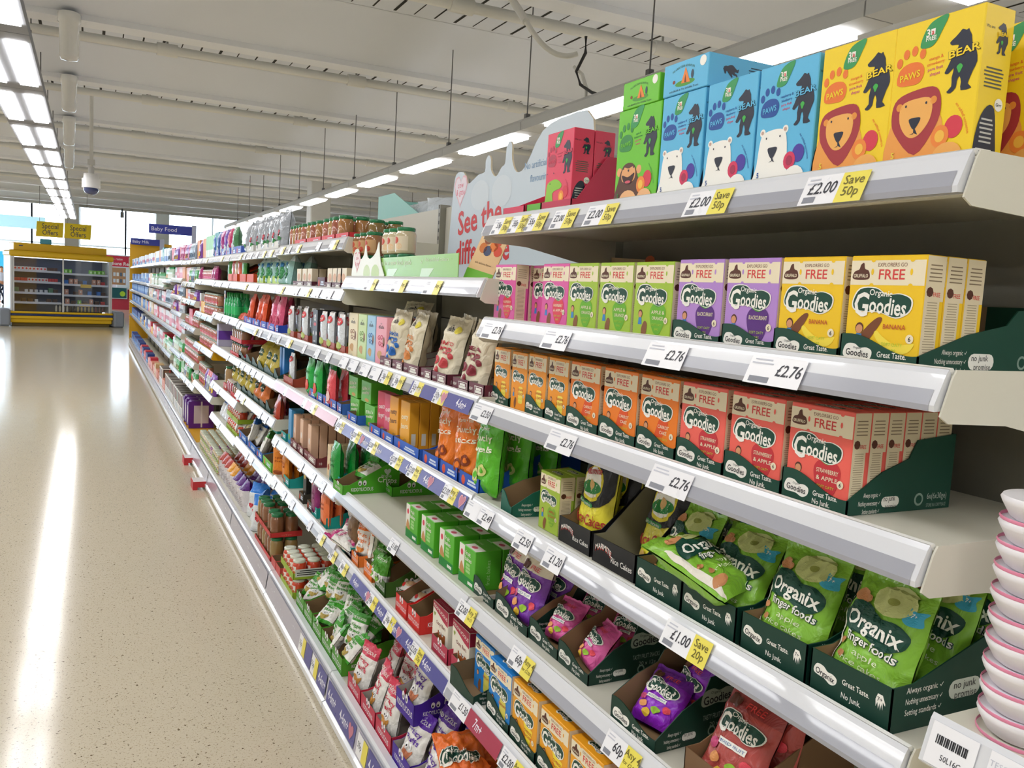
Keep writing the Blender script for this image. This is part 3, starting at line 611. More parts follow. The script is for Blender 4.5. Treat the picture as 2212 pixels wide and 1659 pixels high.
# ---- bear boxes (animals, paws)
def bearbox(k, w=.118, h=.172, d=.05):
    def mk():
        bgc = {'yellow': 'F7D520', 'blue': '5FBBE6', 'green': '6CC62A', 'red': 'DF3F5E'}[k]; c = M(bgc, .4); p = P(); p.bbox(0, d, -w/2, w/2, 0, h, c, .0012); F = FRONT(w, h); S = SIDE(w)
        NV = M('23283A', .4); L = 2
        for G, x, y, s in ((F, w*.79, h*.67, h*.2), (S, d*.62, h*.8, h*.1)):
            p.art(G, xf(BEAR, x, y, s*.95, s), NV, L); p.text(G, 'BEAR', x+s*.1, y+s*.3, s*.34, NV if G is F else c, L+1, bold=.05, rot=.1, fw_=s*1.16); p.text(G, 'BEAR', x+s*.1, y+s*.3, s*.34, c, L+3, bold=.02, rot=.1, fw_=s*1.12)
            p.art(G, xf(smooth([(0, .7), (.5, .3), (.3, -.2), (.1, -.6), (-.1, -.6), (-.3, -.2), (-.5, .3)]), x-s*.02, y-s*.25, s*.22), M('3FB04A'), L+1)
        pc = {'yellow': 'EF7A2E', 'blue': '1B4FA0', 'green': '2E8A3A', 'red': 'B02A48'}[k]; pm = M(pc, .4); px, py, s = w*.22, h*.68, w*.15
        p.art(F, xf(smooth([(-1, -.8), (-.9, .1), (-.2, .5), (.7, .4), (1.1, -.2), (.8, -.9), (0, -1)]), px, py, s), pm, L)
        for a, b in ((-.95, .65), (-.45, 1.15), (.2, 1.25), (.85, .95)): p.art(F, xf(ell(0, 0, .24, .34, 12), px+a*s, py+b*s, s), pm, L)
        p.text(F, 'PAWS', px, py-s*.35, h*.065, c, L+2, bold=.02, fw_=w*.24, rot=.1)
        p.art(F, xf(smooth([(-1, -.8), (-.7, .2), (-.1, .8), (1.1, 1), (.7, 0), (.2, -.8), (-.4, -1)]), w*.45, h*.9, w*.14), M('3A9A5A'), L)
        p.text(F, '3', w*.39, h*.905, h*.07, WH, L+1, bold=.02); p.text(F, 'FREE', w*.43, h*.865, h*.04, WH, L+1, bold=.02); p.rect(F, w*.42, h*.885, w*.47, h*.925, WH, L+1); p.text(F, 'a', w*.445, h*.905, h*.05, RED, L+2, bold=.02)
        fr = {'yellow': ('mango &', 'strawberry'), 'blue': ('raspberry &', 'blueberry'), 'green': ('apple &', 'blackcurrant'), 'red': ('strawberry', '& apple')}[k]
        for i, (s_, cc) in enumerate(((fr[0], pc), (fr[1], pc), ('pure fruit', 'D0507A'), ('shapes', 'D0507A'))): p.text(F, s_, w*.51, h*(.73-.035*i), h*.03, M(cc), L, bold=.01, rot=.06)
        p.text(F, '5', w*.1, h*.115, h*.06, M(pc if k != 'yellow' else 'F2E24A'), L+4, bold=.015); p.text(F, 'bags', w*.1, h*.07, h*.045, M(pc if k != 'yellow' else 'F2E24A'), L+4, bold=.01)
        # the animal
        if k == 'yellow':
            p.art(F, smooth([(w*.02, h*.01), (w*.03, h*.3), (w*.2, h*.4), (w*.6, h*.38), (w*.62, h*.01)], 4), M('EFA24C'), L)
            p.art(F, xf(smooth([(-.8, .85), (0, 1.05), (.75, 1), (1, .4), (.85, -.3), (.1, -1.15), (-.8, -.35), (-1, .3)]), w*.33, h*.33, w*.29, h*.2), M('A8353C'), L+1)
            p.art(F, xf(smooth([(-.6, .5), (0, .65), (.6, .55), (.62, -.1), (.2, -.6), (-.25, -.6), (-.62, -.1)]), w*.33, h*.35, w*.29, h*.2), M('F2B25C'), L+2)
            p.art(F, xf(ell(0, 0, .13, .13, 12), w*.13, h*.44, w*.3), M('E8943C'), L+2); p.art(F, xf(ell(0, 0, .13, .13, 12), w*.53, h*.45, w*.3), M('E8943C'), L+2); nx, ny, ns = w*.33, h*.31, w*.07
        elif k == 'blue':
            p.art(F, smooth([(w*.02, h*.01), (w*.06, h*.2), (w*.1, h*.4), (w*.18, h*.46), (w*.45, h*.47), (w*.56, h*.4), (w*.6, h*.15), (w*.6, h*.01)], 4), M('F7F5EE', .45), L+1)
            for x in (w*.13, w*.53): p.art(F, ell(x, h*.46, w*.05, w*.05, 14), M('F7F5EE', .45), L); p.art(F, ell(x, h*.46, w*.025, w*.025, 10), M('C9A89A'), L+2)
            nx, ny, ns = w*.33, h*.28, w*.085
        elif k == 'green':
            p.art(F, smooth([(w*.02, h*.01), (w*.08, h*.25), (w*.2, h*.42), (w*.42, h*.43), (w*.55, h*.3), (w*.66, h*.01)], 4), M('5A3424'), L)
            p.art(F, xf(smooth([(-.6, .7), (0, .55), (.6, .7), (.9, .1), (.75, -.7), (0, -.95), (-.75, -.7), (-.9, .1)]), w*.33, h*.33, w*.19, h*.1), M('E8A870'), L+1)
            for x in (w*.1, w*.57): p.art(F, ell(x, h*.36, w*.06, w*.06, 12), M('E8A870'), L-1)
            p.art(F, smooth([(w*.18, h*.32), (w*.33, h*.295), (w*.48, h*.33), (w*.42, h*.24), (w*.33, h*.22), (w*.24, h*.24)], 4), M('3A1616'), L+3); p.art(F, ell(w*.33, h*.245, w*.07, h*.015, 10), M('D85A6A'), L+4)
            p.art(F, ell(w*.34, h*.06, w*.2, h*.1, 16), M('F2BC86'), L+1); nx, ny, ns = w*.33, h*.36, w*.02
        else:
            p.art(F, smooth([(w*.02, h*.05), (w*.05, h*.25), (w*.1, h*.38), (w*.4, h*.42), (w*.62, h*.36), (w*.6, h*.3), (w*.3, h*.25), (w*.4, h*.02)], 4), M('8DC63A'), L); nx, ny, ns = w*.2, h*.37, w*.015
        p.art(F, xf(smooth([(-1, .7), (0, .9), (1, .7), (.3, -.6), (-.3, -.6)]), nx, ny, ns), NV, L+3)
        for s_ in (-1, 1): p.art(F, ell(nx+s_*w*.12, ny+h*.13 if k != 'green' else ny+h*.03, w*.012, w*.014, 10), NV, L+3)
        if k in ('yellow', 'blue'): p.art(F, [(nx-w*.006, ny-ns*.5), (nx+w*.006, ny-ns*.5), (nx+w*.05, ny-h*.075), (nx, ny-h*.06), (nx-w*.05, ny-h*.07), (nx, ny-h*.067)], NV, L+3)
        for q_, (x, y, cc) in enumerate(((.78, .25, '4A3CA0' if k == 'blue' else 'D83C4E'), (.64, .2, 'D8365E' if k == 'blue' else 'F08A3A'))): p.art(F, ell(w*x, h*y, w*.1, w*.11, 16), M(cc), L+1+q_)
        p.art(F, ell(w*.64, h*.2, w*.055, w*.06, 14), M('A82A50' if k == 'blue' else 'F7C04A'), L+3)
        p.art(F, ell(w*.74, h*.07, w*.16, h*.085, 16), M({'yellow': 'F2B25C', 'blue': 'F7F5EE', 'green': 'F2BC86', 'red': '8DC63A'}[k]), L+4)
        p.text(F, 'no added nonsense', w*.88, h*.3, h*.03, M(pc), L, rot=-1.1, curve=.5)
        p.text(S, 'We are', d*.2, h*.86, h*.028, NV, L); p.lines(S, d*.12, h*.48, d*.8, h*.62, 6, M('5A5A50'), L)
        p.art(S, smooth([(d*.05, 0.002), (d*.1, h*.25), (d*.35, h*.37), (d*.6, h*.36), (d*.72, h*.2), (d*.75, 0.002)], 3), NV, L); p.lines(S, d*.15, h*.13, d*.62, h*.3, 6, M('C9C9C4'), L+1)
        p.art(S, ell(d*.72, h*.39, d*.14, d*.14, 14), WH, L+1); p.text(S, 'Grrr', d*.72, h*.39, h*.03, NV, L+2, bold=.01); p.rect(S, d*.1, .003, d*.62, h*.1, WH, L+2); p.lines(S, d*.14, .006, d*.55, h*.09, 3, BLK, L+3)
        return [('fruit_snack_carton', p.mesh('bear_'+k))]
    return ('bear', k, w, h, d), mk
def flatbox(k, w, h, d):
    def mk():
        c = M({'blue': '5FBBE6', 'green': '6CC62A'}[k], .4); p = P(); p.bbox(0, d, -w/2, w/2, 0, h, c, .0012); F = FRONT(w, h); S = SIDE(w)
        p.art(F, [(w*.42, h*.3), (w*.5, h*.78), (w*.62, h*.28)], M('F08A3C'), 2); p.art(F, [(w*.49, h*.3), (w*.505, h*.55), (w*.54, h*.29)], M('7A3A20'), 3); p.art(F, ell(w*.5, h*.3, w*.22, h*.1, 16), M('4F9A3A'), 1)
        p.text(F, 'THE GREAT BEAR ADVENTURE', w*.45, h*.78, h*.1, M('2A5A2A'), 2, curve=1.2, fw_=w*.5); p.text(F, 'with BEAR & The Wildlife Trusts', w*.48, h*.12, h*.09, M('23283A'), 2, fw_=w*.66)
        p.art(F, ell(w*.88, h*.8, w*.07, w*.07, 14), WH, 2); p.art(F, ell(w*.25, h*.4, w*.03, h*.06, 10), M('8A3A2A'), 2); p.art(F, ell(w*.66, h*.5, w*.03, h*.14, 10), M('3A4A5A'), 2)
        p.art(S, xf(BEAR, d*.22, h*.55, h*.3, h*.3, 1.4), M('23283A', .4), 2); p.lines(S, d*.4, h*.3, d*.62, h*.8, 6, M('23405A'), 2)
        return [('fruit_snack_carton', p.mesh('flat_'+k))]
    return ('flat', k, w, h, d), mk
# ---- generic cartons
def carton(w, h, d, c, art=None, side=None, top=None, words=(), b=.0015, band=None, patch=None, key=''):
    def mk():
        p = P(); p.bbox(0, d, -w/2, w/2, 0, h, M(c, .45), b); F = FRONT(w, h); S = SIDE(w); T = TOP(w, h)
        if side: p.rect(S, .001, .001, d-.001, h-.001, M(side, .5), 1)
        if top: p.rect(T, .001, .001, w-.001, d-.001, M(top, .5), 1)
        if band: p.rect(F, .001, h*band[0], w-.001, h*band[1], M(band[2], .45), 1); p.rect(S, .001, h*band[0], d-.001, h*band[1], M(band[2], .45), 2)
        if patch:
            for i, (x, y, rx, ry, cc) in enumerate(patch): p.art(F, ell(w*x, h*y, w*rx, h*ry, 14), M(cc, .45), 2)
        for (t, x, y, s, cc, fwid) in words: p.text(F, t, w*x, h*y, h*s, M(cc, .45), 4, bold=.015, fw_=w*fwid)
        if art: art(p, F, S, T, w, h, d)
        return [('carton', p.mesh('carton'))]
    return ('carton', w, h, d, c, key, str(words), side, top, str(band), str(patch)), mk
# ---- pouches: one closed skin with flat heat seals, artwork follows its surface
def pouch(w, h, t, c, top=None, bot=None, art=None, key='', seed=1, back=None, crumple=1., foot=False, lean=0., seal=.07, nu=24, nv=34, rough=.32, cut=None, bow=0.):
    def mk():
        cut_ = cut or .8
        def body(u, v):            # half thickness
            e = max(0., 1-abs(u)**2.6)**.6; s = min(1, (1-v)/.28)**.75 if v > .72 else 1.
            b = (min(1, (v+.02)/.14)**.6 if not foot else .75+.25*min(1, v/.2))
            return max(.0012, t/2*e*max(0, s if v < 1-seal else 0)*b)
        def S(u, v, side):         # u -1..1 picture left to right, v 0..1
            g = body(u, v); a = min(1, v*6)*min(1, (1-abs(u))*5+.25)
            n = noise.noise(Vector((u*2.2+seed*7.1, v*4.+seed, side*3.)))*.55+noise.noise(Vector((u*5+seed*3., v*9.+seed*2, side)))*.3
            n2 = abs(noise.noise(Vector((u*3.5+v*3+seed*5., v*5.-u*2+seed, side*2.))))
            g2 = g+t*crumple*a*(.16*n-.14*n2+.03)*(1 if g > .003 else .12)
            fold = crumple*.05*h*noise.noise(Vector((u*1.5, seed*9.3, 2)))*max(0, v-.72)*3
            y = -u*w/2*(1-.06*crumple*math.sin(v*math.pi)*(1+.8*noise.noise(Vector((v*4, seed, side)))))
            yy = y*(1-.05*(v < .05)); x = side*g2+lean*h*v*v+fold+bow*(u*u)*.5
            return Vector((x, yy, h*v+.004*crumple*noise.noise(Vector((u*3, seed, 5)))*(v > .9)))
        p = P(); m0 = M(c, rough, coat=.2); mt = M(top, rough, coat=.2) if top else m0; mb = M(bot, rough, coat=.2) if bot else m0; bk = M(back, rough) if back else m0
        for side in (-1, 1):
            vs = [S(-1+2*i/nu, j/nv, side) for j in range(nv+1) for i in range(nu+1)]
            for j in range(nv):
                v = (j+.5)/nv; mm = mt if v > cut_ else (mb if (bot and v < .1) else (m0 if side < 0 else bk))
                k = len(p.v); row = []
                fs = [(j*(nu+1)+i, j*(nu+1)+i+1, (j+1)*(nu+1)+i+1, (j+1)*(nu+1)+i) for i in range(nu)]
                p.add([vs[q] for f in fs for q in f], [(4*i, 4*i+1, 4*i+2, 4*i+3) for i in range(nu)], mm, True)
        if art:
            def F(a, b, layer):
                u, v = -1+2*a/w, b/h; u = max(-.985, min(.985, u)); v = max(.002, min(.995, v)); q = S(u, v, -1); du = S(min(1, u+.02), v, -1)-S(u-.02, v, -1); dv = S(u, min(1, v+.02), -1)-S(u, v-.02, -1)
                n = du.cross(dv); n.normalize()
                if n.x > 0: n = -n
                n = (n+Vector((-2.5, 0, 0))).normalized()
                return q+n*(.0016+layer*.00045)
            F.thr = min(.0055, w/18) if nu > 20 else .012; art(p, F, w, h)
        me = p.mesh('pouch'); import bmesh as _b
        bm = _b.new(); bm.from_mesh(me); _b.ops.remove_doubles(bm, verts=bm.verts, dist=1e-6); _b.ops.recalc_face_normals(bm, faces=bm.faces); bm.to_mesh(me); bm.free()
        return [('pouch', me)]
    return ('pouch', w, h, t, c, top, key, seed, foot, lean), mk
def jar(r, h, content, lid='1F7A4A', label='EFE3CC', lw=0., patch='D8483E', twotone=None, n=18):
    def mk():
        p = P(); hb = h*.87; m = M(content, .12, coat=.7)
        p.lathe([(r*.86, 0), (r*.98, h*.03), (r, h*.07), (r, hb*.82), (r*.93, hb*.92), (r*.82, hb), (r*.82, hb+.001)], m, n)
        p.lathe([(r*1.006, h*.14), (r*1.006, h*.7)], M(label, .4), n, cap=False) if lw >= 1 else None
        def F(a, b, layer):        # wraps round the front of the jar
            R = r*1.004+layer*.0003; return Vector((-R*math.cos(a/r), -R*math.sin(a/r), b))
        F.thr = r*.35
        if lw and lw < 1: p.art(F, [(-lw*r*1.6, h*.12), (lw*r*1.6, h*.12), (lw*r*1.6, h*.66), (-lw*r*1.6, h*.66)], M(label, .4), 1)
        if patch: p.art(F, ell(0, h*.5, r*.45, r*.35, 12), M(patch, .4), 2); p.art(F, ell(r*.5, h*.28, r*.35, r*.3, 10), M(twotone or patch, .4), 2)
        q = P(); q.lathe([(r*.86, hb-.001), (r*.9, hb+.001), (r*.9, h-.002), (r*.87, h), (r*.3, h-.001)], M(lid, .25, coat=.3), n); q.lathe([(.0, h+.0001), (r*.62, h+.0002)], M(lid, .3), n, cap=False)
        return [('glass_body', p.mesh('jar_body')), ('lid', q.mesh('lid'))]
    return ('jar', r, h, content, lid, label, lw, patch), mk
def onemesh(kmk):                   # merge a proto's parts into one mesh for small far copies
    key, mk = kmk
    def m2():
        ms = mk(); p = P()
        for _, me in ms:
            k = len(p.v); p.v += [tuple(v.co) for v in me.vertices]
            for f in me.polygons: p.f.append([k+i for i in f.vertices]); p.mi.append(p.mat(me.materials[f.material_index])); p.sm.append(f.use_smooth)
        return [('x', p.mesh('x'))]
    return ('one',)+key, m2
def tub(r, h, c, lid='E8E4DC'):
    def mk():
        p = P(); p.lathe([(r*.8, 0), (r*.84, .003), (r*.98, h*.86), (r*1.0, h*.88)], M(c, .4), 20); q = P(); q.lathe([(r*1.05, h*.86), (r*1.08, h*.88), (r*1.08, h*.97), (r*1.03, h), (r*.3, h)], M(lid, .3), 20)
        return [('tub_body', p.mesh('tub_body')), ('lid', q.mesh('lid'))]
    return ('tub', r, h, c, lid), mk
def bottle(r, h, c, cap, band=None):
    def mk():
        p = P(); p.lathe([(r*.9, 0), (r, h*.03), (r, h*.55), (r*.8, h*.68), (r*.35, h*.78), (r*.33, h*.86)], M(c, .2, coat=.5), 14); 
        if band: p.lathe([(r*1.01, h*.15), (r*1.01, h*.48)], M(band, .4), 14, cap=False)
        q = P(); q.lathe([(r*.42, h*.84), (r*.45, h*.86), (r*.42, h), (r*.2, h)], M(cap, .3), 12)
        return [('bottle_body', p.mesh('bottle_body')), ('cap', q.mesh('cap'))]
    return ('bottle', r, h, c, cap, band), mk
# ================================================================ nearest bay
def sh(b, l): return .1585 if l == 'base' else LV[b][l]-.0075
def put(kmk, name, label, cat, x, y, z, rz=0, ry=0, rx=0, group=None, scale=None):
    return place(kmk[0], kmk[1], name, label, cat, (x, y, z), (rx, ry, rz), group, scale)
G_ = 'snack cartons'; TR = 'display trays'
z = sh(1, 0); X = .872
ym = lambda a, b, zz, x: ((YP(a, zz, x)+YP(b, zz, x))/2, YP(a, zz, x)-YP(b, zz, x))
yc, w = ym(1172, 1233, z, X); kd = bearbox('red', .112, .168, .048)
put(tray(w+.006, .108, .028, .12, 'C22F50', 'plain', 'C22F50'), 'display_tray', 'dark pink display tray holding the two dinosaur snack cartons', 'tray', X-.003, yc, z)
put(kd, 'fruit_snack_carton', 'pink fruit snack carton with a green dinosaur, front of the pair', 'carton', X, yc, z+.0025, group='pink dinosaur cartons'); put(kd, 'fruit_snack_carton', 'pink fruit snack carton standing behind the front dinosaur carton', 'carton', X+.05, yc, z+.0025, group='pink dinosaur cartons')
yc, w = ym(1325, 1415, z, X); yg = yc
put(bearbox('green', w, .172, .05), 'fruit_snack_carton', 'green fruit snack carton with a laughing monkey', 'carton', X, yc, z)
put(bearbox('green', w, .172, .05), 'fruit_snack_carton', 'green monkey snack carton hidden behind the front one, under the flat green box', 'carton', X+.052, yc, z)
put(flatbox('green', .112, .048, .16), 'fruit_snack_carton', 'flat green snack box lying on top of the monkey carton', 'carton', X-.001, yg, z+.1725)
bl = ((1416, 1510, 'farthest of the three'), (1514, 1619, 'middle one of the three'), (1623, 1748, 'closest to the lion cartons'))
for i, (a, b, t) in enumerate(bl):
    yc, w = ym(a, b, z, X); put(bearbox('blue', .113, .172, .05), 'fruit_snack_carton', 'blue snack carton with a white polar bear, %s' % t, 'carton', X, yc, z, group='polar bear cartons')
    if i == 0:
        put(flatbox('blue', .118, .052, .2), 'fruit_snack_carton', 'flat blue snack box lying across the farthest polar bear carton', 'carton', X-.002, yc-.002, z+.1725)
        for k in range(1, 3): put(bearbox('blue', .113, .172, .05), 'fruit_snack_carton', 'blue snack carton carrying the flat blue box, %s behind the front one' % ORD[k-1], 'carton', X+.052*k, yc, z, group='polar bear cartons')
for a, b, t in ((1756, 1909, 'beside the polar bears'), (1915, 2087, 'at the end of the top shelf')):
    yc, w = ym(a, b, z, X); put(bearbox('yellow', .116, .172, .05), 'fruit_snack_carton', 'yellow snack carton with an orange lion, %s' % t, 'carton', X, yc, z, group='lion cartons')
put(bearbox('yellow', .116, .172, .05), 'fruit_snack_carton', 'yellow lion snack carton in the back row at the shelf end', 'carton', X+.088, .672, z, group='lion cartons')
for px0, px1, c, t in ((1082, 1128, 'D93A5C', 'small pink opened snack tray with paw print at the shelf corner'), (1132, 1164, '63B52C', 'small green opened snack tray beside the pink one'), (1168, 1212, '4FA9DC', 'small blue opened snack tray next to the dinosaur cartons')):
    yc, w = ym(px0, px1, z, X); put(tray(max(w-.004, .05), .16, .03, .075, c, 'plain', c), 'display_tray', t, 'tray', X+.004, yc, z)
    put(carton(max(w-.02, .04), .022, .11, c, key='s'+c), 'snack_carton', 'flat %s snack pack lying in the small %s tray' % (('pink',)*2 if px0 == 1082 else ('green',)*2 if px0 == 1132 else ('blue',)*2), 'snack pack', X+.02, yc, z+.0025)
# second shelf: oat bar cartons
z = sh(1, 1); X = .885
TXT = {'pink': 'RASPBERRY|& APPLE', 'green': 'APPLE &|ORANGE', 'purple': 'BLACKCURRANT', 'yellow': 'BANANA', 'orange': 'CARROT|CAKE', 'coral': 'STRAWBERRY|& APPLE', 'amber': 'BANANA|& DATE', 'olive': 'APPLE|& DATE', 'blue': 'BISCUITS', 'cheese': 'CHEESE|CRACKERS', 'peach': 'GINGER|BREAD'}
def gd(k, w=.113, h=.137, d=.034): return goodies(k, w, h, d, TXT[k])
row2 = [(1066, 1108, 'pink', 'farthest along, standing apart', 0), (1168, 1221, 'pink', 'beside the green cartons', 0), (1221, 1286, 'green', 'with a dented top edge', 0), (1289, 1359, 'green', 'middle of the green three', 0), (1362, 1448, 'green', 'beside the purple cartons', 0),
        (1450, 1559, 'purple', 'beside the green cartons', 1), (1561, 1668, 'purple', 'beside the yellow cartons', 1), (1673, 1809, 'yellow', 'beside the purple cartons', 1), (1817, 1982, 'yellow', 'at the end of the second shelf', 1)]
FN = {'pink': 'raspberry', 'green': 'apple orange', 'purple': 'blackcurrant', 'yellow': 'banana', 'orange': 'carrot cake', 'coral': 'strawberry', 'amber': 'amber banana', 'olive': 'olive apple', 'blue': 'biscuit', 'cheese': 'cheese cracker', 'peach': 'orange gingerbread'}
for a, b, k, t, tr in row2:
    yc, w = ym(a, b, z, X); w = min(w-.0015, .118); col_ = k if k not in ('coral',) else 'coral red'
    put(gd(k), 'snack_carton', '%s %s oat bar carton, %s' % (k, FN[k], t), 'carton', X, yc, z+.0025*tr, group=G_)
    n = 2 if tr else 1
    for i in range(1, n+1): put(gd(k), 'snack_carton', '%s %s oat bar carton, %s, %s behind the front' % (k, FN[k], t.replace('standing apart', '').strip(', '), ORD[i-1]), 'carton', X+.036*i, yc, z+.0025*tr, group=G_)
    if tr: put(tray(w+.0045, .285, .04, .086), 'display_tray', 'dark green tray under the %s oat bar carton %s' % (k, t), 'tray', X-.0035, yc, z, group=TR)
yc, w = ym(1143, 1168, z, .925); put(gd('pink'), 'snack_carton', 'pink raspberry oat bar carton half hidden in the pink row', 'carton', .927, yc-.03, z, group=G_)
# third shelf
z = sh(1, 2); X = .893
row3 = [(1061, 1100, 'amber', .085, 'farthest, in its own green tray', 1), (1101, 1134, 'amber', .085, 'without a tray', 0), (1136, 1175, 'amber', .085, 'in the tray after the loose one', 1), (1178, 1223, 'amber', .085, 'beside the carrot cartons', 1),
        (1224, 1292, 'orange', .113, 'beside the amber cartons', 1), (1294, 1373, 'orange', .113, 'middle of the carrot three', 1), (1375, 1458, 'orange', .113, 'beside the strawberry cartons', 1),
        (1461, 1561, 'coral', .113, 'beside the carrot cartons', 1), (1564, 1687, 'coral', .113, 'middle of the strawberry three', 1), (1690, 1831, 'coral', .113, 'at the end of the third shelf', 1)]
for a, b, k, bw, t, tr in row3:
    yc, w = ym(a, b, z, X); ww = min(bw, w-.003); kk = goodies(k, round(bw, 3), .134, .031, TXT[k])
    n = 5 if (k, t[:2]) == ('coral', 'at') else 2 if k == 'coral' else 1
    sc = (1, min(1, ww/bw), 1)
    for i in range(n+1): put(kk, 'snack_carton', ('%s %s carton, %s' % (k, FN[k], t))+(', %s behind the front' % ORD[i-1] if i else ''), 'carton', X+.032*i, yc, z+.0025*tr, group=G_, scale=sc)
    if tr: put(tray(round(w+.001, 4), .2, .043, .105 if k == 'coral' else .1), 'display_tray', 'dark green tray of the %s %s carton %s' % (k, FN[k], t), 'tray', X-.0035, yc, z, group=TR)
# fourth shelf
z = sh(1, 3)
put(tray(.075, .17, .05, .1, '12604F', 'goodies2', side=''), 'display_tray', 'small empty green tray with brown inside and a white sticker', 'tray', .868, 1.745, z, rz=-.12)
p = P(); F = (Vector((.868, 1.745-.0385, z)), Vector((1, 0, 0)), Vector((0, 0, 1)), Vector((0, -1, 0))); 
def kidart(bg, patches=()):
    def a(p, F, w, h):
        for x, y, rx, ry, c in patches: p.art(F, ell(w*x, h*y, w*rx, h*ry, 14), M(c, .4), 2)
    return a
def goodbag(k, top='E9DFC8', tx='FREE', fr=None, w=.13, h=.19, txt2='MIXED FRUIT'):
    def a(p, F, w, h):
        logo(p, F, w*.5, h*.6, w*.72); p.text(F, 'FREE', w*.62, h*.8, h*.09, RED, 3, bold=.01, fw_=w*.32); p.art(F, xf(BLOB, w*.25, h*.8, w*.12), BRN, 2)
        p.rect(F, w*.25, h*.38, w*.75, h*.44, WH, 2); p.text(F, txt2, w*.5, h*.41, h*.04, M('3A6EA8'), 4, fw_=w*.46)
        for i, (x, y, c) in enumerate(((.3, .25, 'E9A060'), (.62, .22, '9CC83C'), (.8, .3, 'E24A5A'), (.45, .14, 'E9C23C'), (.18, .36, 'C84A7A'))): p.art(F, xf(smooth([(-1, 0), (-.3, .8), (.8, .6), (1, -.3), (0, -.9)]), w*x, h*y, w*.085), M(c), 2)
    return pouch(w, h, .05, {'purple': '7A35A8', 'green': '6DB52C', 'pink': 'DC5AA0', 'lime': '8FBF3A', 'violet': '9327C9', 'brick': 'B34A44'}[k], top=top, art=a, key='gb'+k, seed=len(k), cut=.74)
put(goodbag('lime', top='8FBF3A', w=.12, h=.2, txt2='APPLE'), 'pouch', 'lime green snack pouch standing at the back behind the apple carton', 'pouch', 1.04, 1.58, z, group='snack pouches')
yc, w = ym(1160, 1206, z, .89); put(goodies('olive', round(min(w, .088), 3), .128, .036, TXT['olive']), 'snack_carton', 'olive green apple carton standing between the empty tray and rice cake trays', 'carton', .89, yc, z)
put(goodies('olive', round(min(w, .088), 3), .128, .036, TXT['olive']), 'snack_carton', 'olive green apple carton behind the front one on the fourth shelf', 'carton', .928, yc, z)
def ricecake(p, F, w, h):
    for x0, x1 in ((.04, .96),): p.art(F, smooth([(w*.02, h*.98), (w*.05, h*.5), (w*.5, h*.4), (w*.95, h*.5), (w*.98, h*.98)], 3), BLK, 1)
    p.art(F, ell(w*.5, h*.64, w*.3, h*.19), M('E9D93A'), 2); p.art(F, ell(w*.5, h*.65, w*.26, h*.16), WH, 3); p.art(F, ell(w*.5, h*.6, w*.27, h*.07), M('2F8A45'), 4); p.art(F, ell(w*.5, h*.63, w*.1, h*.06), M('D9B070'), 5)
    p.text(F, 'Marmite', w*.5, h*.77, h*.1, M('B23A3A'), 5, bold=.02, rot=.15, fw_=w*.44); p.text(F, 'Rich in B Vitamins', w*.3, h*.43, h*.045, WH, 4, rot=-.12, fw_=w*.5)
    p.art(F, xf(rrect(-1, -.13, 1, .13, .1), w*.3, h*.43, w*.3, w*.3, -.12), M('2F8A45'), 3)
    p.text(F, 'Rice Cakes', w*.5, h*.27, h*.15, M('B23428'), 4, bold=.015, fw_=w*.9); p.art(F, ell(w*.3, h*.1, w*.12, h*.06), M('D9B060'), 3)
RC = pouch(.115, .2, .05, 'EADF3C', top='1B1B20', art=ricecake, key='rc', seed=3, cut=.8)
put(tray(.125, .2, .052, .16, '17171A', 'marmite', '8E7250'), 'display_tray', 'black rice cakes tray beside the olive apple carton', 'tray', .884, 1.46, z, group='rice cake trays')
put(RC, 'pouch', 'black and yellow rice cakes pouch filling the first black tray', 'pouch', .93, 1.458, z+.003, ry=.12, group='rice cake pouches')
put(RC, 'pouch', 'rice cakes pouch behind the front one in the first black tray', 'pouch', .99, 1.458, z+.003, ry=.12, group='rice cake pouches')
put(tray(.145, .22, .052, .19, '17171A', 'marmite', '9A9378'), 'display_tray', 'black rice cakes tray nearly empty, beside the green finger food trays', 'tray', .88, 1.309, z, group='rice cake trays')
put(RC, 'pouch', 'leaning yellow rice cakes pouch in the nearly empty black tray', 'pouch', .955, 1.272, z+.003, ry=.32, rx=-.1, group='rice cake pouches')
def ogx(p, F, w, h):
    p.art(F, smooth([(w*.02, h*.05), (w*.02, h*.7), (w*.06, h*.7), (w*.1, h*.3), (w*.07, h*.08)], 3), M('EFE9DC'), 1)
    for x, y, r in ((.12, .16, .1), (.2, .3, .05), (.14, .4, .05), (.3, .78, .06), (.2, .8, .09)): p.art(F, xf(smooth([(-1, -.2), (-.3, .8), (.8, .6), (1, -.3), (0, -.8)]), w*x, h*y, w*r), M('C98A5A'), 2)
    p.art(F, ell(w*.62, h*.84, w*.25, h*.13), M('C9CF8A'), 2); p.art(F, ell(w*.62, h*.83, w*.06, h*.03), M('9AA050'), 3)
    p.art(F, xf(BLOB, w*.5, h*.6, w*.42, w*.25, -.1), DG, 3); p.text(F, 'Organix', w*.52, h*.595, h*.17, WH, 5, bold=.02, rot=-.1, fw_=w*.74)
    p.text(F, 'finger foods', w*.56, h*.45, h*.1, DG, 3, bold=.05, rot=-.1, fw_=w*.68); p.text(F, 'finger foods', w*.56, h*.45, h*.1, WH, 5, bold=.015, rot=-.1, fw_=w*.66); p.text(F, 'apple', w*.55, h*.35, h*.07, M('E4EBC8'), 3, rot=-.08, fw_=w*.34); p.text(F, 'rice cakes', w*.52, h*.27, h*.065, M('E4EBC8'), 3, rot=-.08, fw_=w*.55)
    p.art(F, xf(smooth([(-1, -.6), (-.2, -1), (.9, -.7), (.8, .2), (1, .9), (0, .6), (-.9, .9), (-.6, 0)]), w*.88, h*.78, w*.1), M('3FA9C9'), 2); p.text(F, '7+', w*.88, h*.79, h*.05, WH, 4)
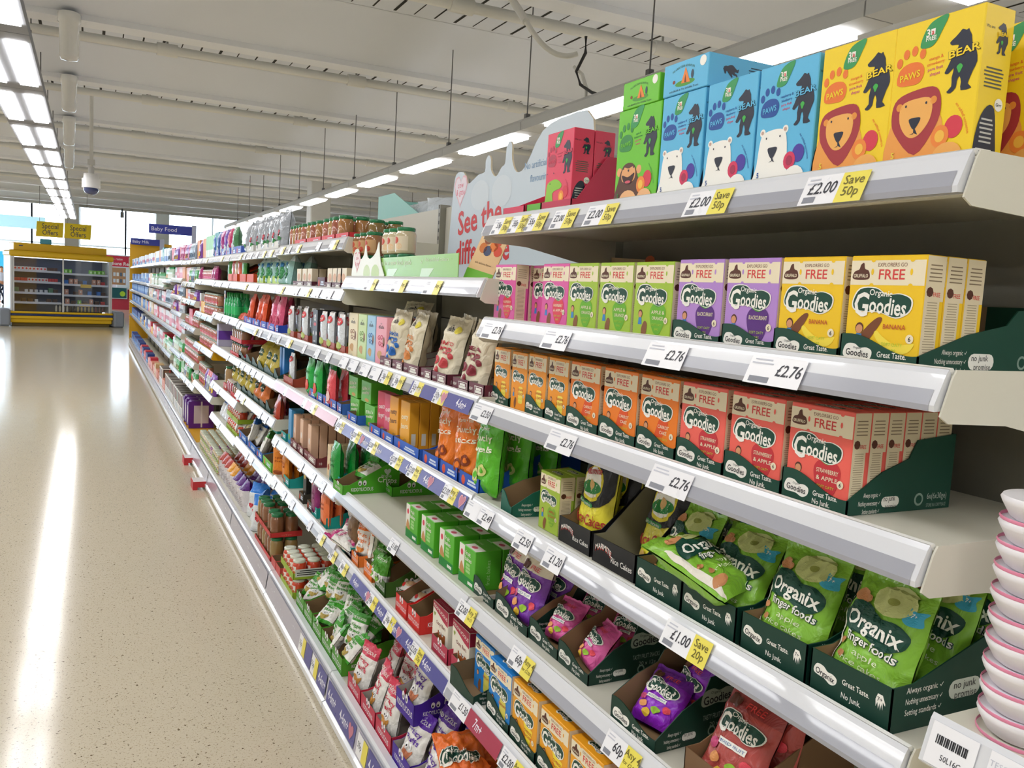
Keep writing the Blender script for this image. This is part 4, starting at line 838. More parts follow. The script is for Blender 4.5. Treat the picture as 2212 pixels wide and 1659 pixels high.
OG = [pouch(.122, .165, .055, '8CC63E', art=ogx, key='og', seed=s_, crumple=.95, top='86BC38') for s_ in (2, 5, 9)]
og = [(1376, 1471), (1475, 1588), (1600, 1742), (1750, 1925)]
TT = ('beside the rice cakes', 'second of the four', 'third of the four', 'at the shelf end')
for i, (a, b) in enumerate(og):
    yc, w = ym(a, b, z, .872); w = min(w, .134)
    put(tray(.13, .3, .058, .125, '0C3A2E', 'organix'), 'display_tray', 'dark green finger foods tray, %s' % TT[i], 'tray', .868, yc, z, group='finger foods trays')
    put(OG[i % 3], 'pouch', 'lime green apple rice cakes pouch, front in the tray %s' % TT[i], 'pouch', .898, yc+.004, z+.004, ry=(.42, .5, .36, .34)[i], rz=(-.12, .1, .05, -.02)[i], group='apple rice cake pouches')
    for k in range(1, 3): put(OG[(i+k) % 3], 'pouch', 'lime green pouch in the tray %s, %s behind the front' % (TT[i], ORD[k-1]), 'pouch', .935+.062*k, yc-.004*k, z+.004+.01*k, ry=.3, rz=0, group='apple rice cake pouches', scale=(.9, .86, 1))
put(OG[1], 'pouch', 'lime green pouch lying upside down across the second finger foods tray', 'pouch', .91, .985, z+.062, ry=1.25, rz=1.9, group='apple rice cake pouches')
# fifth shelf
z = sh(1, 4)
GP = goodbag('purple', w=.125, h=.165); GK = goodbag('pink', top='DC5AA0', w=.085, h=.1, txt2='STRAWBERRY'); GV = goodbag('violet', top='7A2AB0', w=.095, h=.11, txt2='BLACKCURRANT'); GB = goodbag('brick', top='9A3C3C', w=.12, h=.17)
for a, b, t in ((1024, 1068, 'farthest'), (1071, 1141, 'second')):
    yc, w = ym(a, b, z, .888); put(tray(round(w, 3), .2, .05, .11, '12392C', 'goodies'), 'display_tray', 'dark green tray of purple fruit pouches, %s on the fifth shelf' % t, 'tray', .885, yc, z, group=TR)
put(GP, 'pouch', 'purple mixed fruit pouch with cream top in the farthest tray', 'pouch', .93, 1.82, z+.003, ry=.22, rz=-.1, group='purple fruit pouches'); put(GP, 'pouch', 'purple mixed fruit pouch with cream top leaning in the second tray', 'pouch', .915, 1.712, z+.003, ry=.28, rz=.06, group='purple fruit pouches')
put(GP, 'pouch', 'purple fruit pouch behind the leaning front one', 'pouch', .985, 1.7, z+.003, ry=.2, group='purple fruit pouches')
for i, (a, b, t) in enumerate(((1143, 1205, 'behind'), (1208, 1268, 'with printed side'))):
    yc, w = ym(a, b, z, .892); put(tray(.125 if i else round(w, 3), .185, .05, .125, '12392C', 'goodies', side='snacks'), 'display_tray', 'dark green fruit snacks tray of small pink pouches, %s' % ('nearer one', 'farther one')[1-i], 'tray', .89, yc, z, group=TR)
    put(GK, 'pouch', 'small pink strawberry snack pouch leaning in the %s pink tray' % ('farther', 'nearer')[i], 'pouch', .925, yc, z+.012, ry=.6, rz=.2*(1-2*i), group='small pink pouches'); put(GK, 'pouch', 'small pink pouch lying behind in the %s pink tray' % ('farther', 'nearer')[i], 'pouch', .99, yc-.01, z+.03, ry=.9, rz=.5, group='small pink pouches')
    put(GK, 'pouch', 'small pink pouch upright at the back of the %s pink tray' % ('farther', 'nearer')[i], 'pouch', 1.04, yc+.01, z+.01, ry=.15, group='small pink pouches')
yc = (YP(1333, z, .86)+YP(1415, z, .878))/2
put(tray(.13, .185, .05, .125, '12392C', 'goodies', side='snacks'), 'display_tray', 'dark green fruit snacks tray standing alone with two violet pouches', 'tray', .862, 1.185, z, rz=.05)
put(GV, 'pouch', 'small violet blackcurrant pouch lying at the front of the lone tray', 'pouch', .9, 1.185, z+.012, ry=.75, rz=.25, group='violet pouches'); put(GV, 'pouch', 'small violet pouch upright at the back of the lone tray', 'pouch', .985, 1.18, z+.02, ry=.25, rz=-.15, group='violet pouches')
put(tray(.13, .24, .05, .12, '7A5C40', 'plain', '8E7250'), 'display_tray', 'brown cardboard tray of brick red pouches at the frame bottom', 'tray', .872, .985, z)
for k in range(2): put(GB, 'pouch', 'brick red snack pouch, %s in the brown cardboard tray' % ('front', 'rear')[k], 'pouch', .9+.07*k, .985-.01*k, z+.003+.03*k, ry=.5-.2*k, rz=.1, group='brick red pouches')
# sixth shelf
z = sh(1, 5); X = .835
s6 = [(1007, 1056, 'blue', 'inside the half empty tray'), (1053, 1098, 'blue', 'beside the cheese cartons')]
put(tray(.135, .16, .05, .06, '12392C', 'goodies2'), 'display_tray', 'half empty dark green tray with a blue biscuit carton', 'tray', .803, 1.80, z, rz=.03)
put(gd('blue', .108, .13, .045), 'snack_carton', 'blue biscuit carton standing in the half empty tray', 'carton', .85, 1.78, z+.0025, group=G_)
ys6 = [(1.645, 'blue', 'beside the cheese cartons', 1), (1.522, 'cheese', 'in the tray beside the blue one', 1), (1.395, 'cheese', 'middle of three', 1), (1.272, 'cheese', 'after the middle one', 0), (1.13, 'peach', 'at the frame bottom', 1), (1.005, 'peach', 'beyond the frame bottom', 1)]
for yc, k, t, tr in ys6:
    put(gd(k, .113, .132, .045), 'snack_carton', '%s %s carton on the sixth shelf, %s' % (k if k != 'peach' else 'orange', FN[k].replace('cheese ', '').replace('orange ', ''), t), 'carton', .828, yc, z+.0025*tr, group=G_)
    put(gd(k, .113, .132, .045), 'snack_carton', '%s %s carton on the sixth shelf, %s, second row' % (k if k != 'peach' else 'orange', FN[k].replace('cheese ', '').replace('orange ', ''), t), 'carton', .875, yc, z+.0025*tr, group=G_)
    if tr: put(tray(.119, .14, .05, .07, '12392C', 'goodies'), 'display_tray', 'dark green tray on the sixth shelf, %s, holding %s cartons' % (t.replace('in the tray ', ''), FN[k]), 'tray', .8245, yc, z, group=TR)
# ================================================================ second and third bay
def I(b, l, px, km, name, desc, cat, x=.878, dz=0, rz=0, ry=0, rx=0, n=1, dx=.05, sc=None, y=None, grp=None, dn=''):
    z = sh(b, l); y = YP(px, z+dz, x) if y is None else y
    pos = ('base deck' if l == 'base' else SHN[len(LV[b])][l])+', '+BAYN[b-1]; o = None
    for i in range(n):
        o = put(km, name, '%s, %s' % (desc, pos), cat, x+dx*i, y, z+dz, rz=rz, ry=ry, rx=rx, group=grp or (desc+'s on the '+pos), scale=sc)
    return o
def cart(w, h, d, c, key='', **k): return carton(w, h, d, c, key=key, **k)
# --- display board and banner on the top shelf of the second bay
z = sh(2, 0); e = empty('display_board', (1.17, 2.95, z)); BL = M('C9D5DF', .45)
F = (Vector((0, 0, 0)), Vector((0, -1, 0)), Vector((0, 0, 1)), Vector((-1, 0, 0)))
p = P(); p.prism(F, smooth([(0, 0), (0, .1), (.02, .25), (.03, .33), (.05, .39), (.12, .39), (.16, .35), (.2, .355), (.25, .37), (.3, .375), (.305, .41), (.325, .425), (.345, .41), (.35, .375), (.39, .35), (.43, .375), (.455, .385), (.46, .43), (.48, .45), (.5, .435), (.505, .39), (.54, .35), (.6, .36), (.7, .45), (.85, .47), (.98, .44), (1, .2), (1, 0), (.5, 0)], 3), .006, BL, M('D9CDB2'), M('D9CDB2'))
p.text(F, 'See the', .27, .23, .115, M('D43A40'), 3, bold=.02, rot=.08, fw_=.36); p.text(F, 'difference', .3, .12, .115, M('D43A40'), 3, bold=.02, rot=.03, fw_=.44)
p.art(F, heart(.1, .335, .06), M('E8B6C0'), 2); p.art(F, heart(.1, .335, .052), M('E9DDE6'), 3); p.text(F, 'cow', .1, .35, .03, M('D9607A'), 4); p.text(F, '& gate', .1, .325, .03, M('D9607A'), 4)
for x in (.27, .44): p.art(F, ell(x, .3, .075, .05, 16), M('D3DCE4'), 2)
p.text(F, 'No artificial colours,', .72, .36, .03, M('7FA2C4'), 3); p.text(F, 'flavourings or', .72, .32, .03, M('7FA2C4'), 3)
p.obj('board', e); p = P(); p.box(.006, .04, -.6, -.598, 0, .3, M('C9BFA6')); p.box(.006, .04, -.2, -.198, 0, .3, M('C9BFA6')); p.obj('strut', e)
tag(e, 'pale blue display board lettered See the difference behind the jars', 'display board')
p = P(); F = (Vector((0, 0, 0)), Vector((0, -1, 0)), Vector((0, 0, 1)), Vector((-1, 0, 0))); LG = M('8CC152', .3)
ya, yb = YP(775, z, .862), YP(985, z, .862); L_ = ya-yb
p.prism(F, [(0, 0), (L_, 0), (L_, .074), (.02, .07)], .002, LG, LG, LG)
p.text(F, 'this range, in a new look pack', .34, .055, .024, M('EAF4DC'), 3, bold=.005, fw_=.42); p.text(F, '✓', .64, .056, .03, M('EAF4DC'), 3); p.text(F, 'No artificial colours', .76, .06, .016, M('EAF4DC'), 3, fw_=.18)
for x, r in ((.3, 0), (.62, 0)): p.art(F, [(x, 0), (x+.06, 0), (x+.12, .035), (x+.02, .035)], M('CFE8C4', .3), 2)
tag(p.obj('shelf_banner', loc=(.866, ya, z+.001)), 'green printed banner strip standing along the jars, second bay top shelf', 'shelf banner')
p = P(); F = (Vector((0, 0, 0)), Vector((0, -1, 0)), Vector((0, 0, 1)), Vector((-1, 0, 0)))
p.prism(F, smooth([(0, 0), (-.02, .05), (0, .1), (.05, .105), (.08, .07), (.12, .085), (.14, .12), (.16, .08), (.2, .07), (.26, .09), (.29, .125), (.3, .09), (.32, .05), (.34, 0)], 3), .002, M('EEF1E6', .4)); p.art(F, heart(.04, .065, .04), M('D9607A'), 1); p.art(F, heart(.04, .065, .035), M('F4E6E6'), 2); p.text(F, 'cow', .04, .075, .02, M('D9607A'), 3); p.text(F, '& gate', .04, .055, .02, M('D9607A'), 3)
p.art(F, ell(.26, .02, .045, .03, 14), M('CBE3B0'), 1); p.art(F, ell(.16, .02, .04, .03, 14), M('D9ECC4'), 1)
tag(p.obj('shelf_card', loc=(.861, YP(764, z, .861), z+.001)), 'white cut-out card with a heart badge at the left end of the green banner', 'display card')
p = P(); F = (Vector((0, 0, 0)), Vector((.25, -.95, -.18)).normalized(), Vector((.25, -.12, .95)).normalized(), Vector((-.95, -.25, .2)).normalized())
p.prism(F, [(0, 0), (.11, 0), (.125, .13), (.02, .13)], .002, M('E3BE8C', .4)); p.art(F, [(0, 0), (.11, 0), (.113, .03), (.003, .03)], M('6FB53A'), 2)
for x, y_, c in ((.04, .09, 'C9702A'), (.08, .1, 'E07A2A'), (.06, .085, '3E4A6A'), (.1, .09, 'D94A2A'), (.05, .115, '8A4A2A'), (.09, .115, 'C94A2A')): p.art(F, ell(x, y_, .016, .014, 12), M(c), 3)
p.text(F, 'with delicious flavour', .06, .05, .008, M('6A4A2A'), 3)
tag(p.obj('leaflet_card', loc=(.885, 2.11, z+.012)), 'tan and green leaflet card with painted food leaning at the shelf end', 'display card')
p = P(); F = FRONT(.3, .17); p.prism(F, [(0, 0), (.3, 0), (.3, .16), (.0, .175)], .003, M('E9CFA4', .5)); p.art(F, ell(.17, .165, .02, .012, 10), M('E0703A'), 2); tag(p.obj('display_card', loc=(1.19, 1.72, sh(1, 1))), 'beige printed card standing against the back panel behind the cereal cartons', 'display card')
JG = M('1F7A4A')
jb = jar(.032, .083, '9A6A42', '1F7A4A', 'C9A070', .9, 'C8503A'); jc = jar(.033, .083, 'CDBE9C', '1F7A4A', 'E3D5BA', .9, 'C8503A', twotone='E9C9A0')
for i, (px, km, d, x) in enumerate(((780, jb, 'brown', .9), (793, jb, 'brown', .9), (808, jb, 'brown', .9), (846, jc, 'cream', .9), (858, jc, 'cream', .9), (876, jc, 'cream', .9))):
    I(2, 0, px, km, 'food_jar', '%s baby jar, green lid, lower tier' % d, 'jar', x=x); I(2, 0, None, km, 'food_jar', '%s baby jar, green lid, upper tier' % d, 'jar', x=x, y=YP(px, sh(2, 0)+.09, x), dz=.0845, n=2 if i == 2 else 1, dx=.068)
# --- second shelf of the second bay: dish cartons and puffed snack bags
def gogo(c, c2, t):
    def a(p, F, S, T, w, h, d):
        p.text(F, 'little', w*.5, h*.87, h*.05, M('3A3A3A'), 2); p.text(F, 'dish', w*.5, h*.8, h*.1, M('3A3A3A'), 2, bold=.02, fw_=w*.5)
        p.text(F, 'GO', w*.45, h*.58, h*.13, M(c2), 2, bold=.04, fw_=w*.5, rot=.1); p.text(F, 'GO!', w*.55, h*.44, h*.13, M(c2), 2, bold=.04, fw_=w*.55, rot=-.1); p.art(F, ell(w*.78, h*.5, w*.09, h*.1, 12), M('8A5A3A'), 2)
        p.art(F, xf(smooth([(-1, 0), (-.2, .7), (1, .5), (.6, -.6)]), w*.4, h*.2, w*.22), M('C99A5A'), 2); p.lines(S, d*.2, h*.4, d*.7, h*.6, 6, M('8A6A70'), 2); p.rect(S, d*.25, h*.82, d*.85, h*.92, M('B07A84'), 2)
    return carton(.1, .162, .13, c, art=a, key='gogo'+c2)
for a, b, c, c2, d in ((751, 770, 'EBDDB8', '9A6A42', 'beige'), (771, 789, 'C9DFA0', '6F9A3A', 'pale green'), (790, 808, '9CC8E4', '2A6AB0', 'pale blue'), (809, 832, 'EFA5B4', 'C8365A', 'pale pink')):
    I(2, 1, (a+b)/2, gogo(c, c2, d), 'snack_carton', 'tall %s puffed snack carton' % d, 'carton', x=.88, sc=(1, (YP(a, sh(2, 1), .88)-YP(b, sh(2, 1), .88)-.004)/.1, 1))
def dish(c2, t1, t2):
    def a(p, F, w, h):
        p.text(F, 'little', w*.5, h*.86, h*.04, M('3A3430'), 2); p.text(F, 'dish', w*.48, h*.8, h*.1, M('3A3430'), 2, bold=.02, fw_=w*.34); p.art(F, ell(w*.75, h*.8, w*.09, w*.09, 14), M('E3D44A'), 2)
        p.text(F, t1, w*.5, h*.58, h*.08, M(c2), 3, bold=.02, fw_=w*.62); p.text(F, t2, w*.5, h*.47, h*.14, M(c2), 3, bold=.04, fw_=w*.6)
        for x, y, r in ((.25, .3, .12), (.6, .28, .14), (.4, .16, .1), (.78, .4, .08), (.2, .55, .06)): p.art(F, xf(smooth([(-1, -.2), (-.3, .8), (.8, .6), (1, -.3), (0, -.8)]), w*x, h*y, w*r), M(c2), 2)
    return pouch(.13, .19, .055, 'E6DCC2', art=a, key='dish'+c2, seed=4, crumple=1.3, rough=.5, back='CFC3A6')
DI = {'blue': dish('1F6AC0', 'CHICKPEA', 'POP'), 'orange': dish('D98A4A', 'LENTIL', 'POP'), 'red': dish('C8444A', 'TOMATO', 'POP'), 'maroon': dish('8A2A3A', 'PEA', 'POP')}
for a, b in ((820, 845), (846, 869), (870, 903), (908, 931), (932, 963), (976, 1010), (1011, 1044)):
    zz = sh(2, 1); w = YP(a, zz, .868)-YP(b, zz, .868); I(2, 1, (a+b)/2, tray(round(w-.002, 3), .27, .036, .075, '6A2A3C', 'maroon', 'A39C92'), 'display_tray', 'maroon snack bag tray', 'tray', x=.866)
for px, k, x, rz, ry in ((855, 'blue', .9, .1, .1), (889, 'orange', .895, -.1, .16), (960, 'red', .9, .15, .22), (1022, 'maroon', .9, .1, .2), (905, 'orange', 1.0, .2, .1), (995, 'red', 1.02, -.1, .1)):
    I(2, 1, px, DI[k], 'pouch', 'beige puffed snack bag with %s print' % k, 'pouch', x=x, rz=rz, ry=ry, dz=.003, rx=.06)
I(2, 1, 868, DI['blue'], 'pouch', 'beige snack bag lying at the back of the maroon trays', 'pouch', x=1.0, rz=.5, ry=.5, dz=.05)
# --- third shelf of the second bay
def box2(c, t, tc, w, h, d, extra=None):
    def a(p, F, S, T, w, h, d):
        for i, s in enumerate(t.split('|')): p.text(F, s, w*.5, h*(.68-.2*i), min(h*.2, w*.26), M(tc), 3, bold=.02, fw_=w*.72, rot=.12)
        p.rect(S, d*.25, h*.1, d*.7, h*.35, M('E9E9E2'), 2); p.art(F, ell(w*.6, h*.14, w*.22, h*.08), M('C99A4A'), 2)
        if extra: extra(p, F, S, T, w, h, d)
    return carton(w, h, d, c, art=a, key=t)
GBX = box2('5AB531', "Ella's|melty", 'F0F4DC', .12, .078, .12)
for dz in (0, .08): I(2, 2, 797 if not dz else 790, GBX, 'snack_carton', 'bright green toddler snack carton, %s of the stack' % ('lower' if not dz else 'upper'), 'carton', x=.9, dz=dz+.0025, n=1)
I(2, 2, 765, GBX, 'snack_carton', 'bright green toddler snack carton in the far stack, lower', 'carton', x=.9, dz=.0025); I(2, 2, 762, GBX, 'snack_carton', 'bright green toddler snack carton in the far stack, upper', 'carton', x=.9, dz=.0825)
for px, c, t, tc, nm, n in ((823, 'D0385A', 'oats|fingers', 'F4DCE0', 'crimson oat finger carton', 1), (838, 'DA5A7A', 'oaty|fingers', 'F8E4E8', 'pink oat finger carton', 1), (848, 'EFA52A', 'nutty|bars', '7A4A1A', 'amber nut bar carton', 3), (872, 'F2AE30', 'oaty|bars', 'F8F0D0', 'amber oat bar carton', 6)):
    I(2, 2, px, box2(c, t, tc, .085, .15, .032), 'snack_carton', nm, 'carton', x=.885, dz=.0025, n=n, dx=.034, rz=.06 if n == 1 else 0)
for a, b in ((749, 770), (797, 821), (822, 848), (849, 903)):
    w = YP(a, sh(2, 2), .868)-YP(b, sh(2, 2), .868); I(2, 2, (a+b)/2, tray(round(w-.003, 3), .26, .035, .09, '2A62C4', 'brand'), 'display_tray', 'bright blue snack tray', 'tray', x=.866)
for a, b in ((911, 946), (949, 987), (990, 1033)):
    w = YP(a, sh(2, 2), .868)-YP(b, sh(2, 2), .868); I(2, 2, (a+b)/2, tray(round(w-.003, 3), .29, .04, .12, '1E58BC', 'brand'), 'display_tray', 'bright blue snack tray', 'tray', x=.866)
def crunchy(c, ts, ic):
    def a(p, F, w, h):
        for i, (s, y) in enumerate(zip(ts, (.82, .7, .56, .44))): p.text(F, s, w*.5, h*y, h*(.07 if i == 0 else .11), M('F4F0DC'), 3, bold=.015, fw_=w*(.5 if i == 0 else .74), rot=.1)
        for x, y, r in ((.35, .22, .14), (.6, .3, .12), (.45, .12, .1)): p.art(F, ell(w*x, h*y, w*r, w*r), M(ic), 2); p.art(F, ell(w*x, h*y, w*r*.5, w*r*.5), M(c), 3)
    return pouch(.125, .2, .055, c, art=a, key='cr'+ts[1]+c, seed=6, crumple=1.2)
CO = crunchy('EE7D1F', ('carrot + lentil', 'Crunchy', 'sticks'), '8A3A1A'); CG = crunchy('5CBE2A', ('+ leek', 'Crunchy', 'wheels'), 'D9DC8A')
I(2, 2, 968, CO, 'pouch', 'orange crunchy stick pouch with a brown figure', 'pouch', x=.9, ry=.05, dz=.003, n=2, dx=.08); I(2, 2, 1012, CO, 'pouch', 'orange crunchy stick pouch beside the green ones', 'pouch', x=.9, ry=.05, rz=.25, dz=.003)
I(2, 2, 1052, CG, 'pouch', 'bright green crunchy wheels pouch', 'pouch', x=.895, ry=.06, dz=.003, n=3, dx=.08)
# --- fourth shelf of the second bay
kt = tray(.12, .22, .035, .105, '4DAA22', 'kids', side='apple|Crisps')
I(2, 3, None, kt, 'display_tray', 'green apple crisps tray with two printed eyes', 'tray', x=.83, y=3.085, rz=.04); I(2, 3, None, kt, 'display_tray', 'green apple crisps tray behind the front one', 'tray', x=1.0, y=3.02)
KG = lambda c, t, fr, w=.1, h=.13, seed=3, key='', cut=.74, bot=None: pouch(w, h, .04, 'F4F2EC', top=c, art=lambda p, F, w, h: (p.text(F, 'KIDDYLICIOUS', w*.5, h*.84, h*.1, M('F4F2EC'), 3, bold=.01, fw_=w*.84), [p.text(F, s, w*.5, h*(.62-.15*i), h*.14, M(c), 3, bold=.015, fw_=w*.66, rot=-.05) for i, s in enumerate(t.split('|'))],
        p.art(F, xf(smooth([(-1, .2), (-.4, -.7), (.5, -.7), (1, .3), (.4, 0), (-.3, .1)]), w*.45, h*.24, w*.25), M(fr), 2), [p.art(F, ell(w*x, h*.34, w*.07, w*.08), M('FFFFFF'), 3) for x in (.38, .55)], [p.art(F, ell(w*x, h*.33, w*.025, w*.03), BLK, 4) for x in (.39, .54)], p.art(F, ell(w*.3, h*.1, w*.07, w*.06), M(c), 2)), key='k'+c+t+key, seed=seed, cut=cut, bot=bot, crumple=1.6)
PG = KG('3FA02A', 'Veggie|Straws', 'B8A050', cut=.64, bot='3FA02A'); PR = KG('D23350', 'Fruity|Puffs', 'D99A4A', w=.12, h=.17); PB = KG('5A2AA0', 'Fruity|Puffs', 'E0906A', w=.12, h=.17, seed=5); PP = KG('D6408A', 'Crispies', 'E9A0B0', seed=8); PO = KG('EE7A20', 'Fruit|Wriggles', 'E9903A', w=.08, seed=2)
I(2, 3, 775, PG, 'pouch', 'green and white apple crisps pouch lying in the green tray', 'pouch', x=.92, ry=1.1, dz=.04, rz=.3); I(2, 3, 800, PG, 'pouch', 'green and white apple crisps pouch upright in the green tray', 'pouch', x=.98, ry=.2, dz=.01)
def bakes(p, F, S, T, w, h, d):
    p.rect(F, .001, h*.3, w*.34, h-.001, M('EEEDE2'), 1); p.rect(F, .001, .001, w-.001, h*.24, M('1F8A3A'), 1); p.art(F, ell(w*.17, h*.78, w*.08, h*.08), M('D9405A'), 2)
    p.art(F, xf(smooth([(-1, -.6), (-.4, .9), (.3, .4), (1, -.8)]), w*.22, h*.4, w*.16, h*.16), M('C9915A'), 2); p.text(F, 'fruit', w*.55, h*.84, h*.16, WH, 2, bold=.01, fw_=w*.32); p.text(F, 'bakes', w*.58, h*.7, h*.16, WH, 2, bold=.01, fw_=w*.4)
    p.lines(F, w*.44, h*.34, w*.72, h*.6, 3, M('A6D98A'), 2, fill=.8); p.rect(F, w*.6, h*.08, w*.9, h*.16, WH, 2); p.rect(T, w*.3, d*.02, w-.001, d*.4, M('EEEDE2'), 1); p.art(T, ell(w*.62, d*.2, w*.12, d*.1), M('C9506A'), 2)
    p.text(T, 'fruit bakes', w*.3, d*.62, d*.2, M('BFE6A4'), 2, fw_=w*.4); p.text(S, 'fruit bakes', d*.5, h*.45, h*.15, M('A6D98A'), 2, rot=1.57)
FB = carton(.105, .105, .075, '55B52C', art=bakes, key='bakes')
for i, (a, b) in enumerate(((873, 902), (905, 938), (943, 981), (986, 1026))): I(2, 3, (a+b)/2, FB, 'snack_carton', 'green and white fruit bakes carton', 'carton', x=.885, n=3, dx=.078)
# --- fifth shelf of the second bay
for i, (px, rz, ry, dz, x) in enumerate(((748, .9, 1.1, .03, .88), (758, -.7, .9, .04, .93), (768, .4, 1.2, .07, .95), (780, 1.5, 1.3, .1, .97), (790, -.4, .7, .04, 1.0), (772, 2.2, 1.2, .03, .9))):
    I(2, 4, px, PP, 'pouch', 'pink and white crispie pouch, loose heap', 'pouch', x=x, rz=rz, ry=ry, dz=dz)
I(2, 4, 752, tray(.1, .2, .035, .07, 'E85A6A', 'kids'), 'display_tray', 'pinkish red snack tray under the loose pink pouches', 'tray', x=.868); I(2, 4, 766, tray(.09, .2, .04, .07, 'EE8030', 'kids'), 'display_tray', 'orange snack tray, farther one', 'tray', x=.868)
I(2, 4, 794, tray(.1, .2, .055, .08, 'EE7A1F', 'kids'), 'display_tray', 'orange snack tray, nearer one', 'tray', x=.868)
for px, x, rz, ry in ((786, .9, .5, .1), (806, .92, -.6, .15), (818, .97, .1, .3)): I(2, 4, px, PO, 'pouch', 'slim orange fruit wriggle pouch', 'pouch', x=x, rz=rz, ry=ry, dz=.03)
I(2, 4, 820, tray(.11, .24, .05, .13, '2F5A12', 'kids', side='apple|Fruit Wriggles'), 'display_tray', 'dark green fruit wriggles tray with two printed eyes', 'tray', x=.866)
PGs = KG('4E9A2A', 'Wriggles', '8AC04A', w=.06, h=.1, seed=11, cut=.35, bot='4E9A2A')
for i in range(14): I(2, 4, 814+(i % 2)*9, PGs, 'pouch', 'small green wriggle pouch packed in the dark green tray', 'pouch', x=.88+.026*(i//2), dz=.014+.004*(i//2), ry=.2, rz=.5*(i % 2-.5))
for i, (a, b) in enumerate(((853, 878), (879, 906))):
    I(2, 4, (a+b)/2, tray(.105, .2, .055, .12, 'D9302C', 'kids'), 'display_tray', 'bright red wafer tray with printed eyes', 'tray', x=.868)
    I(2, 4, (a+b)/2+12, KG('D9302C', 'Wafers', 'E9C9A0', seed=4), 'pouch', 'white and red wafer pouch lying in the red tray', 'pouch', x=.93, ry=1.3, dz=.02, rz=.4)
def oaty(p, F, S, T, w, h, d):
    p.art(F, [(.001, h-.001), (w-.001, h-.001), (w-.001, h*.66), (w*.7, h*.7), (w*.3, h*.8), (.001, h*.86)], M('B5284A'), 1); p.text(F, 'KIDDYLICIOUS', w*.5, h*.87, h*.1, WH, 2, bold=.01, fw_=w*.9, rot=-.12)
    p.text(F, 'Oaty Bars', w*.56, h*.58, h*.12, M('8A3A3A'), 2, bold=.01, fw_=w*.6); p.rect(F, w*.38, h*.12, w*.86, h*.42, M('A55A2A'), 2); p.art(F, heart(w*.14, h*.72, w*.06), M('8A9A3A'), 2)
    for x in (.52, .68): p.art(F, ell(w*x, h*.4, w*.06, h*.05), WH, 3); p.art(F, ell(w*x, h*.39, w*.025, h*.022), BLK, 4)
    p.rect(S, .001, h*.7, d-.001, h-.001, M('B5284A'), 1); p.rect(T, w*.45, d*.4, w*.9, d*.8, M('E9E6DE'), 1); p.text(T, 'KIDDYLICIOUS', w*.5, d*.2, d*.22, M('E0A0B0'), 1, fw_=w*.7)
OB = carton(.115, .125, .06, 'EFE9DA', art=oaty, top='B5284A', key='oaty')
for i, (a, b) in enumerate(((928, 968), (971, 1012))):
    I(2, 4, (a+b)/2, OB, 'snack_carton', 'white and crimson oaty bars carton', 'carton', x=.885, dz=.0025, n=2, dx=.062); I(2, 4, (a+b)/2, tray(.12, .15, .045, .05, 'B8304E', 'kids'), 'display_tray', 'crimson oaty bars tray with printed eyes', 'tray', x=.868)
# --- base deck, nearest and second bay
for i, yc in enumerate((2.92, 2.745, 2.57)):
    I(2, 'base', None, tray(.165, .22, .06, .1, 'C42A46', 'kids', 'A9A49C'), 'display_tray', 'crimson fruity puffs tray with printed eyes', 'tray', x=.872, y=yc)
for x, y, rz, ry, dz in ((.9, 2.95, .2, .35, .01), (.91, 2.78, -.15, .3, .01), (.9, 2.6, .1, .2, .02), (1.0, 2.93, -.2, .3, .03), (1.03, 2.8, .2, .25, .04), (1.0, 2.66, .1, .3, .04), (1.1, 2.9, .1, .2, .05), (1.1, 2.7, -.3, .2, .06)):
    I(2, 'base', None, PR, 'pouch', 'white and crimson fruity puffs pouch', 'pouch', x=x, y=y, rz=rz, ry=ry, dz=dz)
I(2, 'base', None, tray(.15, .22, .07, .13, '43209A', 'kids', 'A9A49C', side='blueberry|Fruity Puffs'), 'display_tray', 'violet blueberry puffs tray raised on top of other trays', 'tray', x=.91, y=2.48, dz=.13, rz=.05)
I(2, 'base', None, PB, 'pouch', 'white and violet blueberry puffs pouch in the raised tray', 'pouch', x=.95, y=2.49, ry=.35, rz=.1, dz=.15)
I(2, 'base', None, tray(.165, .24, .06, .12, '43209A', 'kids', 'A9A49C'), 'display_tray', 'violet blueberry puffs tray on the deck', 'tray', x=.872, y=2.39); I(2, 'base', None, tray(.165, .24, .06, .12, '43209A', 'kids', 'A9A49C'), 'display_tray', 'violet blueberry puffs tray on the deck', 'tray', x=.872, y=2.22)
for x, y, rz, ry, dz in ((.9, 2.4, .2, .4, .01), (.9, 2.24, -.1, .35, .01), (.97, 2.33, .1, .3, .04), (1.02, 2.22, .2, .3, .05)): I(2, 'base', None, PB, 'pouch', 'white and violet blueberry puffs pouch low down', 'pouch', x=x, y=y, rz=rz, ry=ry, dz=dz)
def carrotb(p, F, w, h): logo(p, F, w*.42, h*.55, w*.78)
CB = pouch(.15, .19, .075, 'F0752A', art=carrotb, key='og2', seed=13, crumple=2.2)
for i, (x, y, rz, ry, dz) in enumerate(((.9, 2.06, .1, .45, .04), (.98, 1.98, -.5, .6, .1), (1.02, 2.1, .8, .8, .12), (.9, 1.88, .3, .5, .04), (1.0, 1.86, -.3, .7, .1), (.92, 1.98, 1.4, 1.0, .14))): I(2 if y > 1.9 else 1, 'base', None, CB, 'pouch', 'crumpled orange carrot snack pouch', 'pouch', x=x, y=y, rz=rz, ry=ry, dz=dz)
for i, y in enumerate((3.83, 3.665, 3.5, 3.335, 3.17)):
    I(3 if y > 3.2 else 2, 'base', None, tray(.155, .24, .07, .12, '4E9A26', 'kids'), 'display_tray', 'green veggie straws tray', 'tray', x=.872, y=y)
